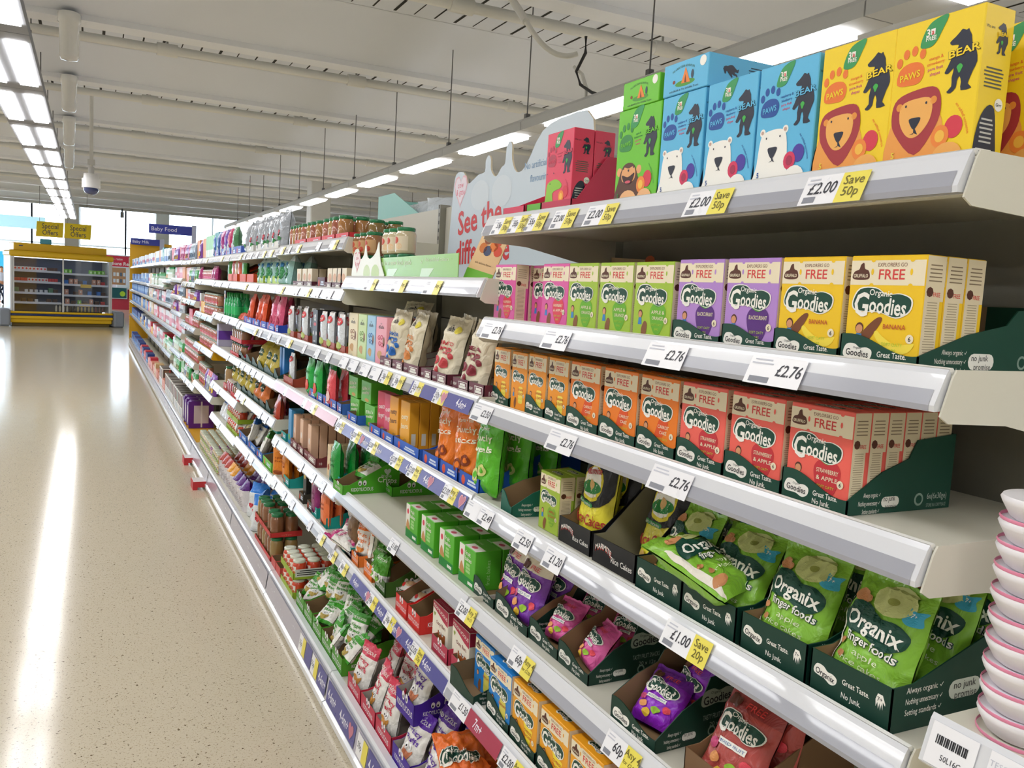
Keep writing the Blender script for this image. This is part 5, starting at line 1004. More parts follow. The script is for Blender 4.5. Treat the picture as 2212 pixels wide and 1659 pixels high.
for i in range(26):
    y = 3.1+.78*rnd.random(); x = .89+.15*rnd.random(); I(3 if y > 3.14 else 2, 'base', None, PG if i % 3 else KG('3FA02A', 'Veggie|Straws', 'B8A050', seed=17), 'pouch', 'green and white veggie straws pouch, jumbled', 'pouch', x=x, y=y, rz=rnd.uniform(-1, 1), ry=rnd.uniform(.2, 1.3), dz=.03+.35*(x-.87)+.05*rnd.random())
# ================================================================ further bays: measured rows
RJ = lambda c='A8743F', lid='1F7A4A', lw=0, r=.031, h=.095, lab='EFE3CC', patch='': jar(r, h, c, lid, lab, lw, patch, n=16)
def sp(h, w=.1, hh=.16, t=.035, top=None, key='', seed=3, txt_=None, tc='F4F0E4', blob=None, crumple=1.2, **k):
    def a(p, F, w_, h_):
        if blob: p.art(F, ell(w_*.5, h_*.3, w_*.3, h_*.14, 14), M(blob), 2)
        if txt_:
            for i, s in enumerate(txt_.split('|')): p.text(F, s, w_*.5, h_*(.66-.14*i), h_*.12, M(tc), 3, bold=.015, fw_=w_*.66)
    return pouch(w, hh, t, h, top=top, art=a if (blob or txt_) else None, key='sp'+key+(txt_ or '')+(blob or ''), seed=seed, crumple=crumple, nu=10, nv=14, **k)
def T(w, d, hf, hb, c, kind='plain', inner=None): return tray(w, d, hf, hb, c, kind, inner)
# -- third bay
for i, px in enumerate((639, 645, 651, 657, 664, 676, 684, 696, 712, 724, 732, 746)):
    I(3, 0, px, RJ(('B4705A', 'B8925A', 'A8624E', 'B07C48')[i % 4], r=.031, h=.1), 'food_jar', 'tall %s food jar with green lid' % ('coral', 'yellow', 'orange', 'amber')[i % 4], 'jar', x=.9, n=2 if px > 690 else 1, dx=.068, dz=.003)
for a, b in ((636, 660), (662, 692), (694, 722), (724, 752)): I(3, 0, (a+b)/2, T(round(YP(a, 1.83, .865)-YP(b, 1.83, .865)-.002, 3), .16, .03, .03, 'D8303A', 'brand'), 'display_tray', 'red card tray of tall jars', 'tray', x=.866)
for i, (y, x) in enumerate(((3.2, 1.05), (3.28, 1.05), (3.21, .98))): I(3, 0, None, RJ('8A7040', r=.033, h=.085), 'food_jar', 'olive brown food jar at the back corner', 'jar', x=x, y=y)
for a, b, n in ((632, 655, 0), (656, 673, 1), (699, 715, 1), (716, 735, 1)):
    w = YP(a, 1.64, .868)-YP(b, 1.64, .868); I(3, 1, (a+b)/2, T(round(w-.003, 3), .2, .03, .075, '632A38', 'maroon'), 'display_tray', 'dark maroon display tray', 'tray', x=.868)
for px, w in ((645, .1), (657, .1), (668, .1), (712, .1), (722, .1), (732, .1), (741, .1)): I(3, 1, px, cart(.085, .085, .03, 'EADCC0', 'c31', patch=((.5, .55, .3, .2, 'D9A070'), (.5, .25, .3, .08, 'E9C9A8'))), 'snack_carton', 'cream biscuit carton with a tan picture', 'carton', x=.885, dz=.003, n=3, dx=.034)
DSH = cart(.02, .09, .2, '632A38', 'dsh')
I(3, 1, 693, T(.13, .24, .05, .09, '5A2636', 'brand'), 'display_tray', 'dark maroon empty tray with a high side', 'tray', x=.88)
APC = lambda c, k: pouch(.085, .15, .03, c, top='F2EDEA', art=lambda p, F, w, h: (p.art(F, ell(w*.5, h*.8, w*.4, h*.1), M('D9323A'), 2), p.art(F, ell(w*.5, h*.18, w*.4, h*.1), M('B8C86A'), 2), p.text(F, 'fruit', w*.5, h*.8, h*.09, WH, 3, bold=.02, fw_=w*.5), p.art(F, ell(w*.3, h*.35, w*.12, h*.08), M('C9403A'), 2)), key='apc'+k, seed=5, crumple=.5, cut=.9, nu=10, nv=14)
for px, k in ((630, 'w'), (660, 'w'), (700, 'w'), (716, 'w'), (738, 'w')):
    I(3, 2, px, APC('DCE2E8', k), 'pouch', 'white fruit pouch with red top picture', 'pouch', x=.88, dz=.004, n=5 if px in (716, 738) else 3, dx=.036); I(3, 2, px, T(.095, .22, .035, .09, 'A8442E', 'heart'), 'display_tray', 'brick red pouch tray', 'tray', x=.868)
I(3, 2, 646, T(.08, .2, .035, .06, 'A8442E', 'heart'), 'display_tray', 'brick red empty pouch tray', 'tray', x=.868)
I(3, 2, 679, cart(.085, .155, .12, '2E3036', 'blk', patch=((.5, .78, .2, .1, 'E6E6EA'), (.5, .6, .28, .05, 'C8404A'), (.2, .35, .1, .06, 'F2F2F2'), (.8, .35, .1, .06, 'F2F2F2')), words=(('ON', .5, .78, .1, '2E3036', .25), ('BARS', .5, .13, .06, 'F2F2F2', .4))), 'snack_carton', 'tall black carton with white round marks', 'carton', x=.87)
for px, y in ((620, None), (628, None), (643, None), (660, None), (672, None), (682, None), (690, None)): I(3, 2, px, tub(.045, .065, 'B07A4A', 'D9D4C6'), 'food_tub', 'tan food tub with white lid stored behind pouches', 'tub', x=1.0, dz=.004, n=1); 
for px in (622, 640, 662, 680): I(3, 2, px, tub(.045, .065, 'B07A4A', 'D9D4C6'), 'food_tub', 'tan food tub with white lid, upper one behind pouches', 'tub', x=1.0, dz=.07)
I(3, 3, 622, T(.22, .2, .04, .09, 'A8442E', 'heart'), 'display_tray', 'wide brick red tray with a heart outline', 'tray', x=.868)
I(3, 3, 632, APC('DCE2E8', 'w'), 'pouch', 'single white and red fruit pouch left in the brick tray', 'pouch', x=.9, dz=.004); I(3, 3, 628, tub(.055, .05, 'A87A40', 'C9C0A8'), 'food_tub', 'tan tub standing above the brick tray', 'tub', x=.96, dz=.095); I(3, 3, 640, T(.2, .15, .09, .09, '4A3A2A'), 'display_tray', 'dark brown backing tray behind the brick one', 'tray', x=.99, dz=.0)
for px in (605, 611): I(3, 3, px, cart(.05, .16, .05, '2A78C0', 'bl33'), 'snack_carton', 'slim blue carton beside the brick tray', 'carton', x=.9)
for i, px in enumerate((673, 690)): I(3, 3, px, sp('22B04A', .1, .165, .045, top='2FA848', txt_='paste', tc='1A7A3A', blob='E0503A', crumple=.7), 'pouch', 'glossy bright green meal pouch', 'pouch', x=.885, dz=.004, n=3, dx=.06)
I(3, 3, 718, sp('E8505A', .1, .15, .04, blob='F2C9C4', crumple=.7), 'pouch', 'glossy red and white meal pouch', 'pouch', x=.885, dz=.004, n=2)
for a, b in ((666, 681), (682, 696), (697, 711), (712, 726), (727, 737)): w = YP(a, 1.16, .868)-YP(b, 1.16, .868); I(3, 3, (a+b)/2, T(round(w-.003, 3), .22, .042, .08, '3A66C4', 'brand'), 'display_tray', 'blue pouch tray with red badges', 'tray', x=.868)
I(3, 4, 600, sp('B5391F', .15, .19, .05, txt_='tasty|tomato', tc='6A1A10', blob='E0A03A', crumple=.7), 'pouch', 'large brick red meal pouch leaning out of the teal tray', 'pouch', x=.885, dz=.004, ry=.05, rz=-.12); I(3, 4, 612, sp('8A1A30', .13, .17, .05), 'pouch', 'dark red meal pouch behind the leaning one', 'pouch', x=.94, dz=.004)
for px in (594, 612): I(3, 4, px, T(.12, .2, .04, .07, '17A0A0', 'brand'), 'display_tray', 'teal meal pouch tray', 'tray', x=.868)
I(3, 4, 625, cart(.07, .17, .06, '3A90C8', 'bl', patch=((.4, .2, .3, .1, '58A83A'),)), 'snack_carton', 'slim bright blue carton', 'carton', x=.875)
for px in (635, 650, 667): I(3, 4, px, cart(.06, .15, .035, 'E8BFA2', 'pch', patch=((.5, .12, .3, .08, 'A8402A'), (.5, .5, .2, .1, 'F0E6E0'))), 'snack_carton', 'slim peach carton with a red picture', 'carton', x=.885, dz=.003, n=5 if px == 667 else 3, dx=.04)
for a, b in ((627, 641), (642, 655), (656, 682)): w = YP(a, .88, .868)-YP(b, .88, .868); I(3, 4, (a+b)/2, T(round(w-.003, 3), .2, .04, .085, '7A3038', 'maroon'), 'display_tray', 'maroon peach carton tray', 'tray', x=.868)
I(3, 4, 709, cart(.05, .13, .04, 'E6CFA8', 'crm', patch=((.5, .3, .3, .1, 'A8502A'),)), 'snack_carton', 'slim cream carton beside the green pouch', 'carton', x=.88, n=2)
EL = lambda c, t, tc, lc='F4F4EC', **k: pouch(.1, .165, .045, c, art=lambda p, F, w, h: (p.text(F, "Ella's", w*.45, h*.85, h*.1, M(lc), 3, bold=.015, fw_=w*.42), p.text(F, 'kitchen', w*.45, h*.79, h*.045, M(lc), 3), [p.text(F, s, w*.5, h*(.58-.11*i), h*.1, M(tc), 3, bold=.01, fw_=w*.6, rot=.05) for i, s in enumerate(t.split('|'))], p.art(F, ell(w*.4, h*.1, w*.3, h*.07), M(tc), 2)), key='el'+c, seed=7, crumple=.6, nu=10, nv=14, **k)
I(3, 4, 727, EL('0E9A3A', 'full of|beans', '0A5A2A'), 'pouch', 'tall green meal pouch in a teal tray', 'pouch', x=.875, dz=.004, n=4, dx=.06); 
for px in (718, 730): I(3, 4, px, T(.1, .22, .042, .07, '17A0A8', 'brand'), 'display_tray', 'teal tray of green meal pouches', 'tray', x=.868)
I(3, 5, 620, EL('E98A1F', 'spag|bol', 'A8501A'), 'pouch', 'orange meal pouch in a teal tray', 'pouch', x=.89, dz=.004, n=2); I(3, 5, 608, EL('E98A1F', 'spag|bol', 'A8501A'), 'pouch', 'orange meal pouch turned sideways', 'pouch', x=.89, dz=.004, rz=.9)
I(3, 5, 618, T(.13, .2, .045, .09, '12A09A', 'brand'), 'display_tray', 'teal tray of orange meal pouches', 'tray', x=.868)
for px, c in ((657, '2A2A26'), (674, '3A2A2A')): I(3, 5, px, cart(.06, .15, .04, c, 'bk'+c, patch=((.5, .75, .3, .08, 'E9C95A' if px == 657 else 'C8404A'), (.6, .2, .12, .05, 'F2F2F2'))), 'snack_carton', 'slim black carton with %s badge' % ('yellow' if px == 657 else 'red'), 'carton', x=.885, dz=.003, n=3, dx=.042)
for px in (650, 668): I(3, 5, px, T(.09, .2, .042, .08, '3E3A30', 'brand'), 'display_tray', 'dark grey bar tray', 'tray', x=.868)
I(3, 5, 685, EL('8A1F6A', 'hearty|stew', '5A1040'), 'pouch', 'purple meal pouch behind the salmon orange one', 'pouch', x=.885, dz=.004, n=2); I(3, 5, 705, EL('EE7A45', 'Salmon|Risotto', '7A2A10', '8A4A3A'), 'pouch', 'salmon orange meal pouch with dark lettering', 'pouch', x=.88, dz=.004, n=2)
for px in (678, 698): I(3, 5, px, T(.1, .22, .045, .09, '14A39A', 'brand'), 'display_tray', 'teal tray under the purple and orange pouches', 'tray', x=.868)
I(2, 4, 737, EL('7A5A3A', 'beef', '4A3020', 'B89A70'), 'pouch', 'brown transparent meal pouch in the near teal tray', 'pouch', x=.9, y=3.08, dz=.004, n=2); I(2, 4, 730, T(.13, .26, .045, .1, '14A39A', 'brand'), 'display_tray', 'teal tray with one brown pouch', 'tray', x=.868, y=3.07)
# -- base of the third bay: jars
TJ = jar(.033, .082, 'D2401F', 'E6EBDA', 'F0E6DC', .55, 'D8503A', twotone='D87A2A'); GJ = RJ('8A5A3A', r=.036, h=.12); GJ2 = RJ('9A7F4A', r=.036, h=.12)
for t in range(2):
    for i in range(4):
        for j in range(3 if (t or not i) else 1):
            I(3, 'base', None, TJ, 'food_jar', 'red tomato jar, white green lid, %s tier' % ('lower', 'upper')[t], 'jar', x=.905+.069*j, y=4.01+.07*i, dz=.004+.094*t)
    I(3, 'base', None, T(.29, .215, .03, .03, '9AB52A', 'plain') if t == 0 else tray(.29, .215, .03, .032, '9AB52A', 'sticker'), 'display_tray', 'olive green jar tray, %s tier' % ('lower', 'upper')[t], 'tray', x=.868, y=4.115, dz=.0005+.0935*t)
for t in range(2):
    for i in range(6):
        for j in range(2 if (t or not i) else 1):
            if t == 1 and i in (2,) : continue
            I(4, 'base', None, GJ if (i+t) % 3 else GJ2, 'food_jar', 'tall brown jar, green lid, %s tier' % ('lower', 'upper')[t], 'jar', x=.912+.077*j, y=4.6+.078*i, dz=.004+.131*t)
    for k in range(2): I(4, 'base', None, T(.235, .17, .025, .03, 'D23A3A', 'heart'), 'display_tray', 'red jar tray of brown jars, %s tier' % ('lower', 'upper')[t], 'tray', x=.87, y=4.678+.24*k, dz=.0005+.1305*t)
for y in (4.34, 4.46): I(3 if y < 4.4 else 4, 'base', None, T(.11, .2, .05, .06, 'D0504A'), 'display_tray', 'empty pinkish red tray before the brown jars', 'tray', x=.87, y=y)
# -- fourth and fifth bays
SB = sp('BFC3C8', .16, .27, .08, blob='C8404A', crumple=1.4, rough=.2) if 0 else pouch(.16, .205, .07, 'A4AAB2', key='silver', seed=21, crumple=1.5, rough=.16, nu=12, nv=16, art=lambda p, F, w, h: (p.art(F, ell(w*.4, h*.4, w*.14, h*.08), M('C83A4A'), 2), p.art(F, ell(w*.6, h*.25, w*.14, h*.06), M('3A8A4A'), 2)))
for i, px in enumerate((540, 552, 566, 580, 590, 602, 614)): I(4 if px < 604 else 3, 0, px, SB, 'pouch', 'big silver grey cereal bag', 'pouch', x=.9, rz=(-.2, .15, 0, .2, -.1, .1, 0)[i], ry=.1)
for px in (540, 560, 575, 592): I(4, 0, px, T(.24, .2, .05, .14, 'DCDAD2'), 'display_tray', 'white card tray of silver bags', 'tray', x=.87)
CBG = pouch(.12, .16, .06, '9CC8C4', top='D4E4EA', key='clr', seed=9, crumple=1.6, rough=.12, nu=12, nv=14, bot='3F9A4A', art=lambda p, F, w, h: (p.art(F, ell(w*.5, h*.4, w*.3, h*.2), M('2F8A4A'), 2), p.art(F, ell(w*.45, h*.65, w*.3, h*.08), M('2A7AB0'), 2)))
for i, px in enumerate((566, 574, 586, 594, 606, 616, 628)): I(4 if px < 604 else 3, 1, px, CBG, 'pouch', 'shiny clear bag with blue and green contents', 'pouch', x=.89, rz=.2*(i % 3-1), ry=.15, n=2, dx=.08)
for px in (562, 580, 596): I(4, 1, px, T(.2, .22, .05, .07, 'B4D23A'), 'display_tray', 'lime card tray of clear bags', 'tray', x=.868)
PKP = sp('D8507A', .13, .2, .05, seed=4, blob='C03A60'); ORP = sp('E8562A', .13, .19, .05, seed=8, blob='C8402A')
for px, k, n in ((543, ORP, 'orange red'), (561, ORP, 'orange red'), (570, ORP, 'orange red'), (591, PKP, 'pink'), (604, PKP, 'pink')): I(4 if px < 602 else 3, 2, px, k, 'pouch', 'tall %s crinkled pouch' % n, 'pouch', x=.89, ry=.12, rz=.1*((px % 3)-1), n=2 if px != 604 else 1, dx=.07)
for a, b in ((527, 543), (544, 559), (560, 574), (575, 592), (593, 601)): w = YP(a, 1.39, .868)-YP(b, 1.39, .868); I(4, 2, (a+b)/2, T(round(w-.004, 3), .24, .045, .1, '2A4FC4', 'brand'), 'display_tray', 'royal blue pouch tray', 'tray', x=.868)
YP2 = pouch(.15, .17, .06, 'B8A52C', key='olv', seed=14, crumple=1.8, nu=12, nv=14, top='9A8A22', art=lambda p, F, w, h: (p.art(F, ell(w*.5, h*.5, w*.3, h*.13), DG, 2), p.text(F, 'Goodies', w*.5, h*.5, h*.12, WH, 4, bold=.02, fw_=w*.5)))
PKB = goodbag('pink', top='DC5AA0', w=.12, h=.16, txt2='RASPBERRY')
for px, k, n in ((525, PKB, 'pink snack bag'), (565, YP2, 'olive yellow snack bag'), (582, YP2, 'olive yellow snack bag'), (594, YP2, 'olive yellow snack bag')): I(4, 3, px, k, 'pouch', n+' in a green tray', 'pouch', x=.89, ry=.35, rz=.1, dz=.01)
for a, b in ((515, 530), (531, 543), (544, 556), (557, 569), (570, 590), (591, 601)): w = YP(a, 1.15, .868)-YP(b, 1.15, .868); I(4, 3, (a+b)/2, T(round(w-.004, 3), .24, .055, .1, '143F33', 'goodies2'), 'display_tray', 'dark green snack bag tray', 'tray', x=.868)
for px in (512, 522, 530, 540, 550): I(4, 4, px, YP2, 'pouch', 'olive snack bag bulging over its tray', 'pouch', x=.885, ry=.15, dz=.03, rz=.1*(px % 3-1))
ORB = pouch(.15, .16, .07, 'D8732A', key='orb', seed=15, crumple=1.9, nu=12, nv=14, art=lambda p, F, w, h: (p.art(F, ell(w*.5, h*.5, w*.3, h*.14), DG, 2), p.text(F, 'Goodies', w*.5, h*.5, h*.12, WH, 4, bold=.02, fw_=w*.5)))
for px in (562, 574): I(4, 4, px, ORB, 'pouch', 'orange brown snack bag bulging over its tray', 'pouch', x=.885, ry=.2, dz=.03)
for a, b in ((511, 521), (522, 533), (534, 546), (547, 559), (560, 572), (573, 584)): w = YP(a, .95, .868)-YP(b, .95, .868); I(4, 4, (a+b)/2, T(round(w-.004, 3), .24, .06, .1, '143F33', 'goodies2'), 'display_tray', 'dark green snack bag tray', 'tray', x=.868)
BWP = KG('1F5FB8', 'Crackers', 'E9D9A0', w=.13, h=.16, seed=6); GWP = KG('3FA82A', 'Crisps', 'B8C86A', w=.13, h=.16, seed=7)
for i, px in enumerate((516, 524, 534, 544, 552, 560)): I(4, 5, px, BWP, 'pouch', 'white and blue cracker pouch in a heap', 'pouch', x=.89+.02*(i % 3), ry=.3+.2*(i % 3), rz=.5*(i % 3-1), dz=.02+.02*(i % 2))
for i, px in enumerate((566, 573, 580)): I(4, 5, px, GWP, 'pouch', 'white and green crisp pouch', 'pouch', x=.89+.03*(i % 3), ry=.4, rz=.4*(i % 3-1), dz=.02)
for a, b, c, n in ((515, 533, '2F70C8', 'blue'), (534, 552, '2F70C8', 'blue'), (553, 566, '2A66C0', 'blue'), (567, 586, '6CC23A', 'bright green')): w = YP(a, .645, .868)-YP(b, .645, .868); I(4, 5, (a+b)/2, T(round(min(w, .3)-.004, 3), .2, .05, .08, c, 'brand'), 'display_tray', '%s snack tray' % n, 'tray', x=.868)
# base deck of the fourth and fifth bay
BLP = pouch(.16, .22, .09, 'E8EDF0', top='1F7FE0', key='bluetop', seed=18, crumple=1.5, cut=.68, nu=12, nv=14, art=lambda p, F, w, h: p.art(F, heart(w*.4, h*.35, w*.12), M('D8404A'), 2))
def block(c1, c2, k, seed): return pouch(.13, .2, .1, 'E2DDE0', top=c2, key=k, seed=seed, crumple=1.1, cut=.72, foot=True, nu=12, nv=14, art=lambda p, F, w, h: (p.lines(F, w*.2, h*.15, w*.8, h*.5, 6, M('B9B4B8'), 2), p.art(F, ell(w*.2, h*.4, w*.09, h*.06), M('C8404A'), 2)))
for i, (y, x) in enumerate(((5.3, .93), (5.2, 1.0), (5.38, 1.05), (5.47, .95), (5.14, .93))): I(4, 'base', None, BLP, 'pouch', 'white snack pouch with bright blue crumpled top', 'pouch', x=x, y=y, ry=.2, rz=.3*(i-1))
for i in range(3):
    for j in range(3): I(5, 'base', None, block('', '5A1580', 'prp', 31), 'pouch', 'white cereal pack with purple folded top', 'pack', x=.93+.11*j, y=5.66+.15*i)
for i in range(2):
    for j in range(3): I(5, 'base', None, block('', 'E9A020', 'org', 32), 'pouch', 'white cereal pack with orange folded top', 'pack', x=.93+.11*j, y=6.1+.14*i)
for i in range(3):
    for j in range(3): I(5, 'base', None, block('', 'B83A2A', 'rdp', 33), 'pouch', 'white cereal pack with brick red folded top', 'pack', x=.93+.11*j, y=6.38+.14*i)
PJ = jar(.03, .075, 'C9A87A', 'D9E0CC', 'DCE2C0', .5, '7A3A6A', twotone='8AB03A', n=12); PJ2 = jar(.03, .075, '8A3A7A', 'D9E0CC', 'B05A9A', .5, 'E9E9E0', n=12)
for t in range(2):
    for i in range(18):
        for j in range(3 if t else 1): I(5 if 6.78+.068*i < 6.93 else 6, 'base', None, onemesh(PJ2 if (i in (5, 6) and t == 1) else PJ), 'food_jar', '%s stage jar with pale lid, %s tier' % ('purple' if (i in (5, 6) and t == 1) else 'pale', ORD[t]), 'jar', x=.905+.064*j, y=6.8+.066*i, dz=.004+.08*t)
for i in range(3): I(7 if i < 2 else 8, 'base', None, cart(.2, .27, .24, '5E1F86', 'nappy', b=.03, patch=((.5, .5, .3, .34, 'CFC2CC'),), side='5E1F86'), 'nappy_pack', 'large purple nappy pack', 'pack', x=.88, y=9.07+.215*i)
e_ = [o for o in COL.objects if o.name.startswith('nappy_pack')]
for o in e_:
    p = P(); F = (Vector((.03, -.1003, .03)), Vector((1, 0, 0)), Vector((0, 0, 1)), Vector((0, -1, 0))); p.rect(F, .02, .02, .16, .2, M('C9BCC6'), 2); p.rect(F, .085, -.02, .1, .24, M('E0D8DC'), 3); c = p.obj('back_label', o)
# fifth bay shelves
for i, px in enumerate((470, 478, 486, 494, 502, 512)): I(5, 0, px, sp(('3A6AC0', '2A5AA8', 'B0308A', '6A3AB0', 'C8306A', '4A8A5A')[i], .14, .2, .06, crumple=1.2, seed=i+3, blob='D9E4F0'), 'pouch', '%s shiny snack bag' % ('blue', 'deep blue', 'magenta', 'violet', 'crimson', 'green')[i], 'pouch', x=.9)
for px in (468, 480, 492, 504, 515): I(5, 0, px, T(.22, .2, .06, .08, '4A6AC8', 'brand'), 'display_tray', 'blue card tray of shiny bags', 'tray', x=.87)
for i, px in enumerate((499, 508, 514, 521, 530)): I(5 if px < 519 else 4, 1, px, sp(('3FA03A', 'D84A3A', 'D9C9A8', 'E05A3A', '3FA03A')[i], .12, .17, .04, seed=i+2), 'pouch', '%s snack pouch in the orange tray' % ('green', 'red', 'cream', 'coral', 'bright green')[i], 'pouch', x=.9)
for px, b in ((498, 5), (506, 5), (524, 4), (540, 4)): I(b, 1, px, T(.24, .3, .06, .16, 'E0501F'), 'display_tray', 'vivid orange sloped tray', 'tray', x=.868)
BOT = bottle(.028, .17, '1FA05A', '128A3A', band='2FBF6A')
for px in (493, 498, 503, 509, 514): I(5, 2, px, BOT, 'bottle', 'bright green juice bottle', 'bottle', x=.89, n=2, dx=.06)
I(5, 2, 485, cart(.09, .18, .12, '3A3230', 'astr', patch=((.5, .8, .3, .07, 'E9A03A'), (.5, .35, .3, .1, 'B8885A')), words=(('ASTR', .5, .6, .12, 'E6E6EA', .6),)), 'snack_carton', 'dark brown carton with orange band and pale letters', 'carton', x=.88)
for i, px in enumerate((520, 527)): I(4, 2, px, sp('D9503A', .1, .06, .04, seed=2), 'pouch', 'coral fruit packet lying low', 'pouch', x=.9, ry=.5)
JR = RJ('9A6A4A', lid='2A4A3A', r=.035, h=.085)
for l in (3,):
    for t in range(2):
        for i in range(6): I(5, l, None, onemesh(JR), 'food_jar', 'brown baby food jar, %s tier' % ('lower', 'upper')[t], 'jar', x=.905, y=5.72+.076*i, dz=.004+.1*t, n=1+t, dx=.074)
        for k in range(2): I(5, l, None, T(.24, .17, .025, .03, 'D2323A', 'heart'), 'display_tray', 'red jar tray, %s tier' % ('lower', 'upper')[t], 'tray', x=.868, y=5.8+.24*k, dz=.0005+.0995*t)
I(5, 3, None, cart(.09, .17, .1, 'B9B4D0', 'lil', band=(.3, .7, '6A3AA8')), 'snack_carton', 'white and purple carton at the far end', 'carton', x=.87, y=6.84)
for i in range(5): I(5, 4, None, onemesh(JR), 'food_jar', 'brown baby food jar on the low shelf', 'jar', x=.905, y=5.72+.076*i, dz=.004, n=2, dx=.074)
for i in range(3): I(5, 4, None, RJ('A84A5A', lid='D8CFC4', r=.035, h=.085), 'food_jar', 'reddish food jar on the low shelf', 'jar', x=.905, y=6.14+.076*i, dz=.004)
I(5, 4, None, T(.4, .17, .03, .035, 'D2323A', 'heart'), 'display_tray', 'long red jar tray', 'tray', x=.868, y=5.9)
I(5, 4, None, RJ('A8865A', r=.05, h=.12), 'food_jar', 'wide brown food jar above a red tray', 'jar', x=.92, y=6.4, dz=.05); I(5, 4, None, cart(.14, .048, .14, 'C83230', 'rdb', patch=((.7, .5, .2, .2, 'E9E4D8'),)), 'snack_carton', 'low red carton under the wide jar', 'carton', x=.87, y=6.4)
for t in range(2):
    for i in range(7): I(5, 5, None, onemesh(TJ), 'food_jar', 'red and green labelled jar, %s tier' % ('lower', 'upper')[t], 'jar', x=.905, y=5.8+.072*i, dz=.004+.095*t, n=1+t, dx=.07)
    for k in range(2): I(5, 5, None, T(.25, .17, .03, .03, '9AB52A'), 'display_tray', 'olive green jar tray, %s tier' % ('lower', 'upper')[t], 'tray', x=.868, y=5.88+.26*k, dz=.0005+.0945*t)
for i in range(3): I(5, 5, None, sp('E4E8EE', .12, .14, .05, top='2A66C0', seed=i), 'pouch', 'white pouch with blue top at the far end', 'pouch', x=.9, y=6.45+.13*i, ry=.3)
# ================================================================ the rest of the run, out to the yellow end panel
SL = {}
def boxart(c):
    def a(p, F, S, T_, w, h, d):
        for G, q in ((F, w), (S, d)): p.rect(G, q*.07, h*.42, q*.93, h*.95, M(c), 1); p.rect(G, q*.14, h*.47, q*.45, h*.9, M('8A6A50'), 2); p.rect(G, q*.1, h*.06, q*.5, h*.36, M('A8B4C4'), 1); p.rect(G, q*.46, h*.42, q*.52, h*.95, M('D8444A'), 3)
        p.rect(T_, w*.07, d*.05, w*.93, d*.95, M('3A2C26'), 1)
    return a
def slot_items(b):
    J1 = onemesh(RJ('B07A5A', lid='8A9A8A', r=.035, h=.09, patch='C8404A')); J2 = onemesh(RJ('D9A8A0', lid='D9D4CC', r=.035, h=.09, patch='D8407A'))
    cw = lambda c, w=.1, h=.15, band=None, patch=None, k='': (cart(w, h, .12, c, 'f'+k, band=band, patch=patch), w+.006)
    pw = lambda c, top=None, w=.12, h=.17, blob=None, sd=3: (sp(c, w, h, .05, top=top, seed=sd, blob=blob), w)
    N = {'jar': ((J1, .073), 'food_jar', 'brown jar with red label', 'jar'), 'pjar': ((J2, .073), 'food_jar', 'pale pink baby food jar', 'jar'),
         'tealc': (cw('1F8F9A', .12, .2, patch=((.5, .5, .3, .2, 'BFE3E0'),)), 'snack_carton', 'teal carton', 'carton'), 'lime': (cw('9AD8A0', .07, .19, band=(.0, .4, 'E9F2EA')), 'snack_carton', 'slim pale green carton', 'carton'),
         'org': (cw('E08A3A', .1, .18), 'snack_carton', 'orange carton', 'carton'), 'mag': (pw('B0307A', blob='E9A0C8'), 'pouch', 'magenta pouch', 'pouch'), 'vio': (pw('7A3AA8', blob='E9C03A'), 'pouch', 'violet pouch with yellow picture', 'pouch'),
         'red': (cw('D0344A', .14, .16, patch=((.5, .4, .25, .15, 'E9B9C0'),)), 'snack_carton', 'crimson carton', 'carton'), 'grn': (pw('3FA85A', 'E4EAE0', blob='E9C9A8'), 'pouch', 'green and white pouch', 'pouch'),
         'pnk': (cw('E08AA0', .11, .17, band=(.55, .95, 'F2DDE2')), 'snack_carton', 'pink and white carton', 'carton'), 'wht': (cw('D9DEE6', .1, .17, band=(.3, .6, 'C8607A')), 'snack_carton', 'white carton with a red band', 'carton'),
         'wbl': (cw('DCE4EE', .12, .18, band=(.1, .45, '3A78C0')), 'milk_carton', 'white and blue milk carton', 'carton'), 'bge': (cw('D9BC8A', .13, .18, patch=((.5, .5, .3, .2, 'EFE3CC'),)), 'milk_carton', 'beige carton', 'carton'),
         'blu': (cw('3A74C4', .16, .16, patch=((.5, .5, .35, .25, '9CC4EA'),)), 'milk_tub', 'blue milk tub', 'tub'), 'dbl': (cw('1F3E8A', .2, .15, band=(.0, .35, '6A9AD8')), 'bottle_pack', 'dark blue bottle pack', 'pack'),
         'pal': (pw('C9D2DC', 'E0606A', blob='9AA8C0'), 'pouch', 'pale grey pouch with red top', 'pouch'), 'grb': (bottle(.03, .17, 'B8D8C0', '2FA05A', 'E9F2EC'), .075), 'ylw': (cw('E9B020', .12, .1), 'snack_carton', 'yellow carton', 'carton'),
         'sal': (cw('E0907A', .2, .12, patch=((.3, .5, .12, .2, 'B8503A'),)), 'snack_carton', 'salmon pink carton', 'carton'), 'brc': (cart(.16, .24, .2, 'EEEBE6', 'brc', art=boxart('4A3024')), 'snack_carton', 'white carton with a dark brown window', 'carton')}
    N['grb'] = (N['grb'], 'bottle', 'pale bottle with green cap', 'bottle'); N['brc'] = ((N['brc'][0], .17), 'snack_carton', N['brc'][2], 'carton')
    N['grc'] = ((cart(.16, .24, .2, 'EEEEEA', 'grc', art=boxart('1F7A66')), .17), 'snack_carton', 'white carton with a teal panel', 'carton'); N['clr'] = (pw('8A9AAE', blob='5A7A9A'), 'pouch', 'grey blue pouch', 'pouch')
    return N
N = slot_items(6)
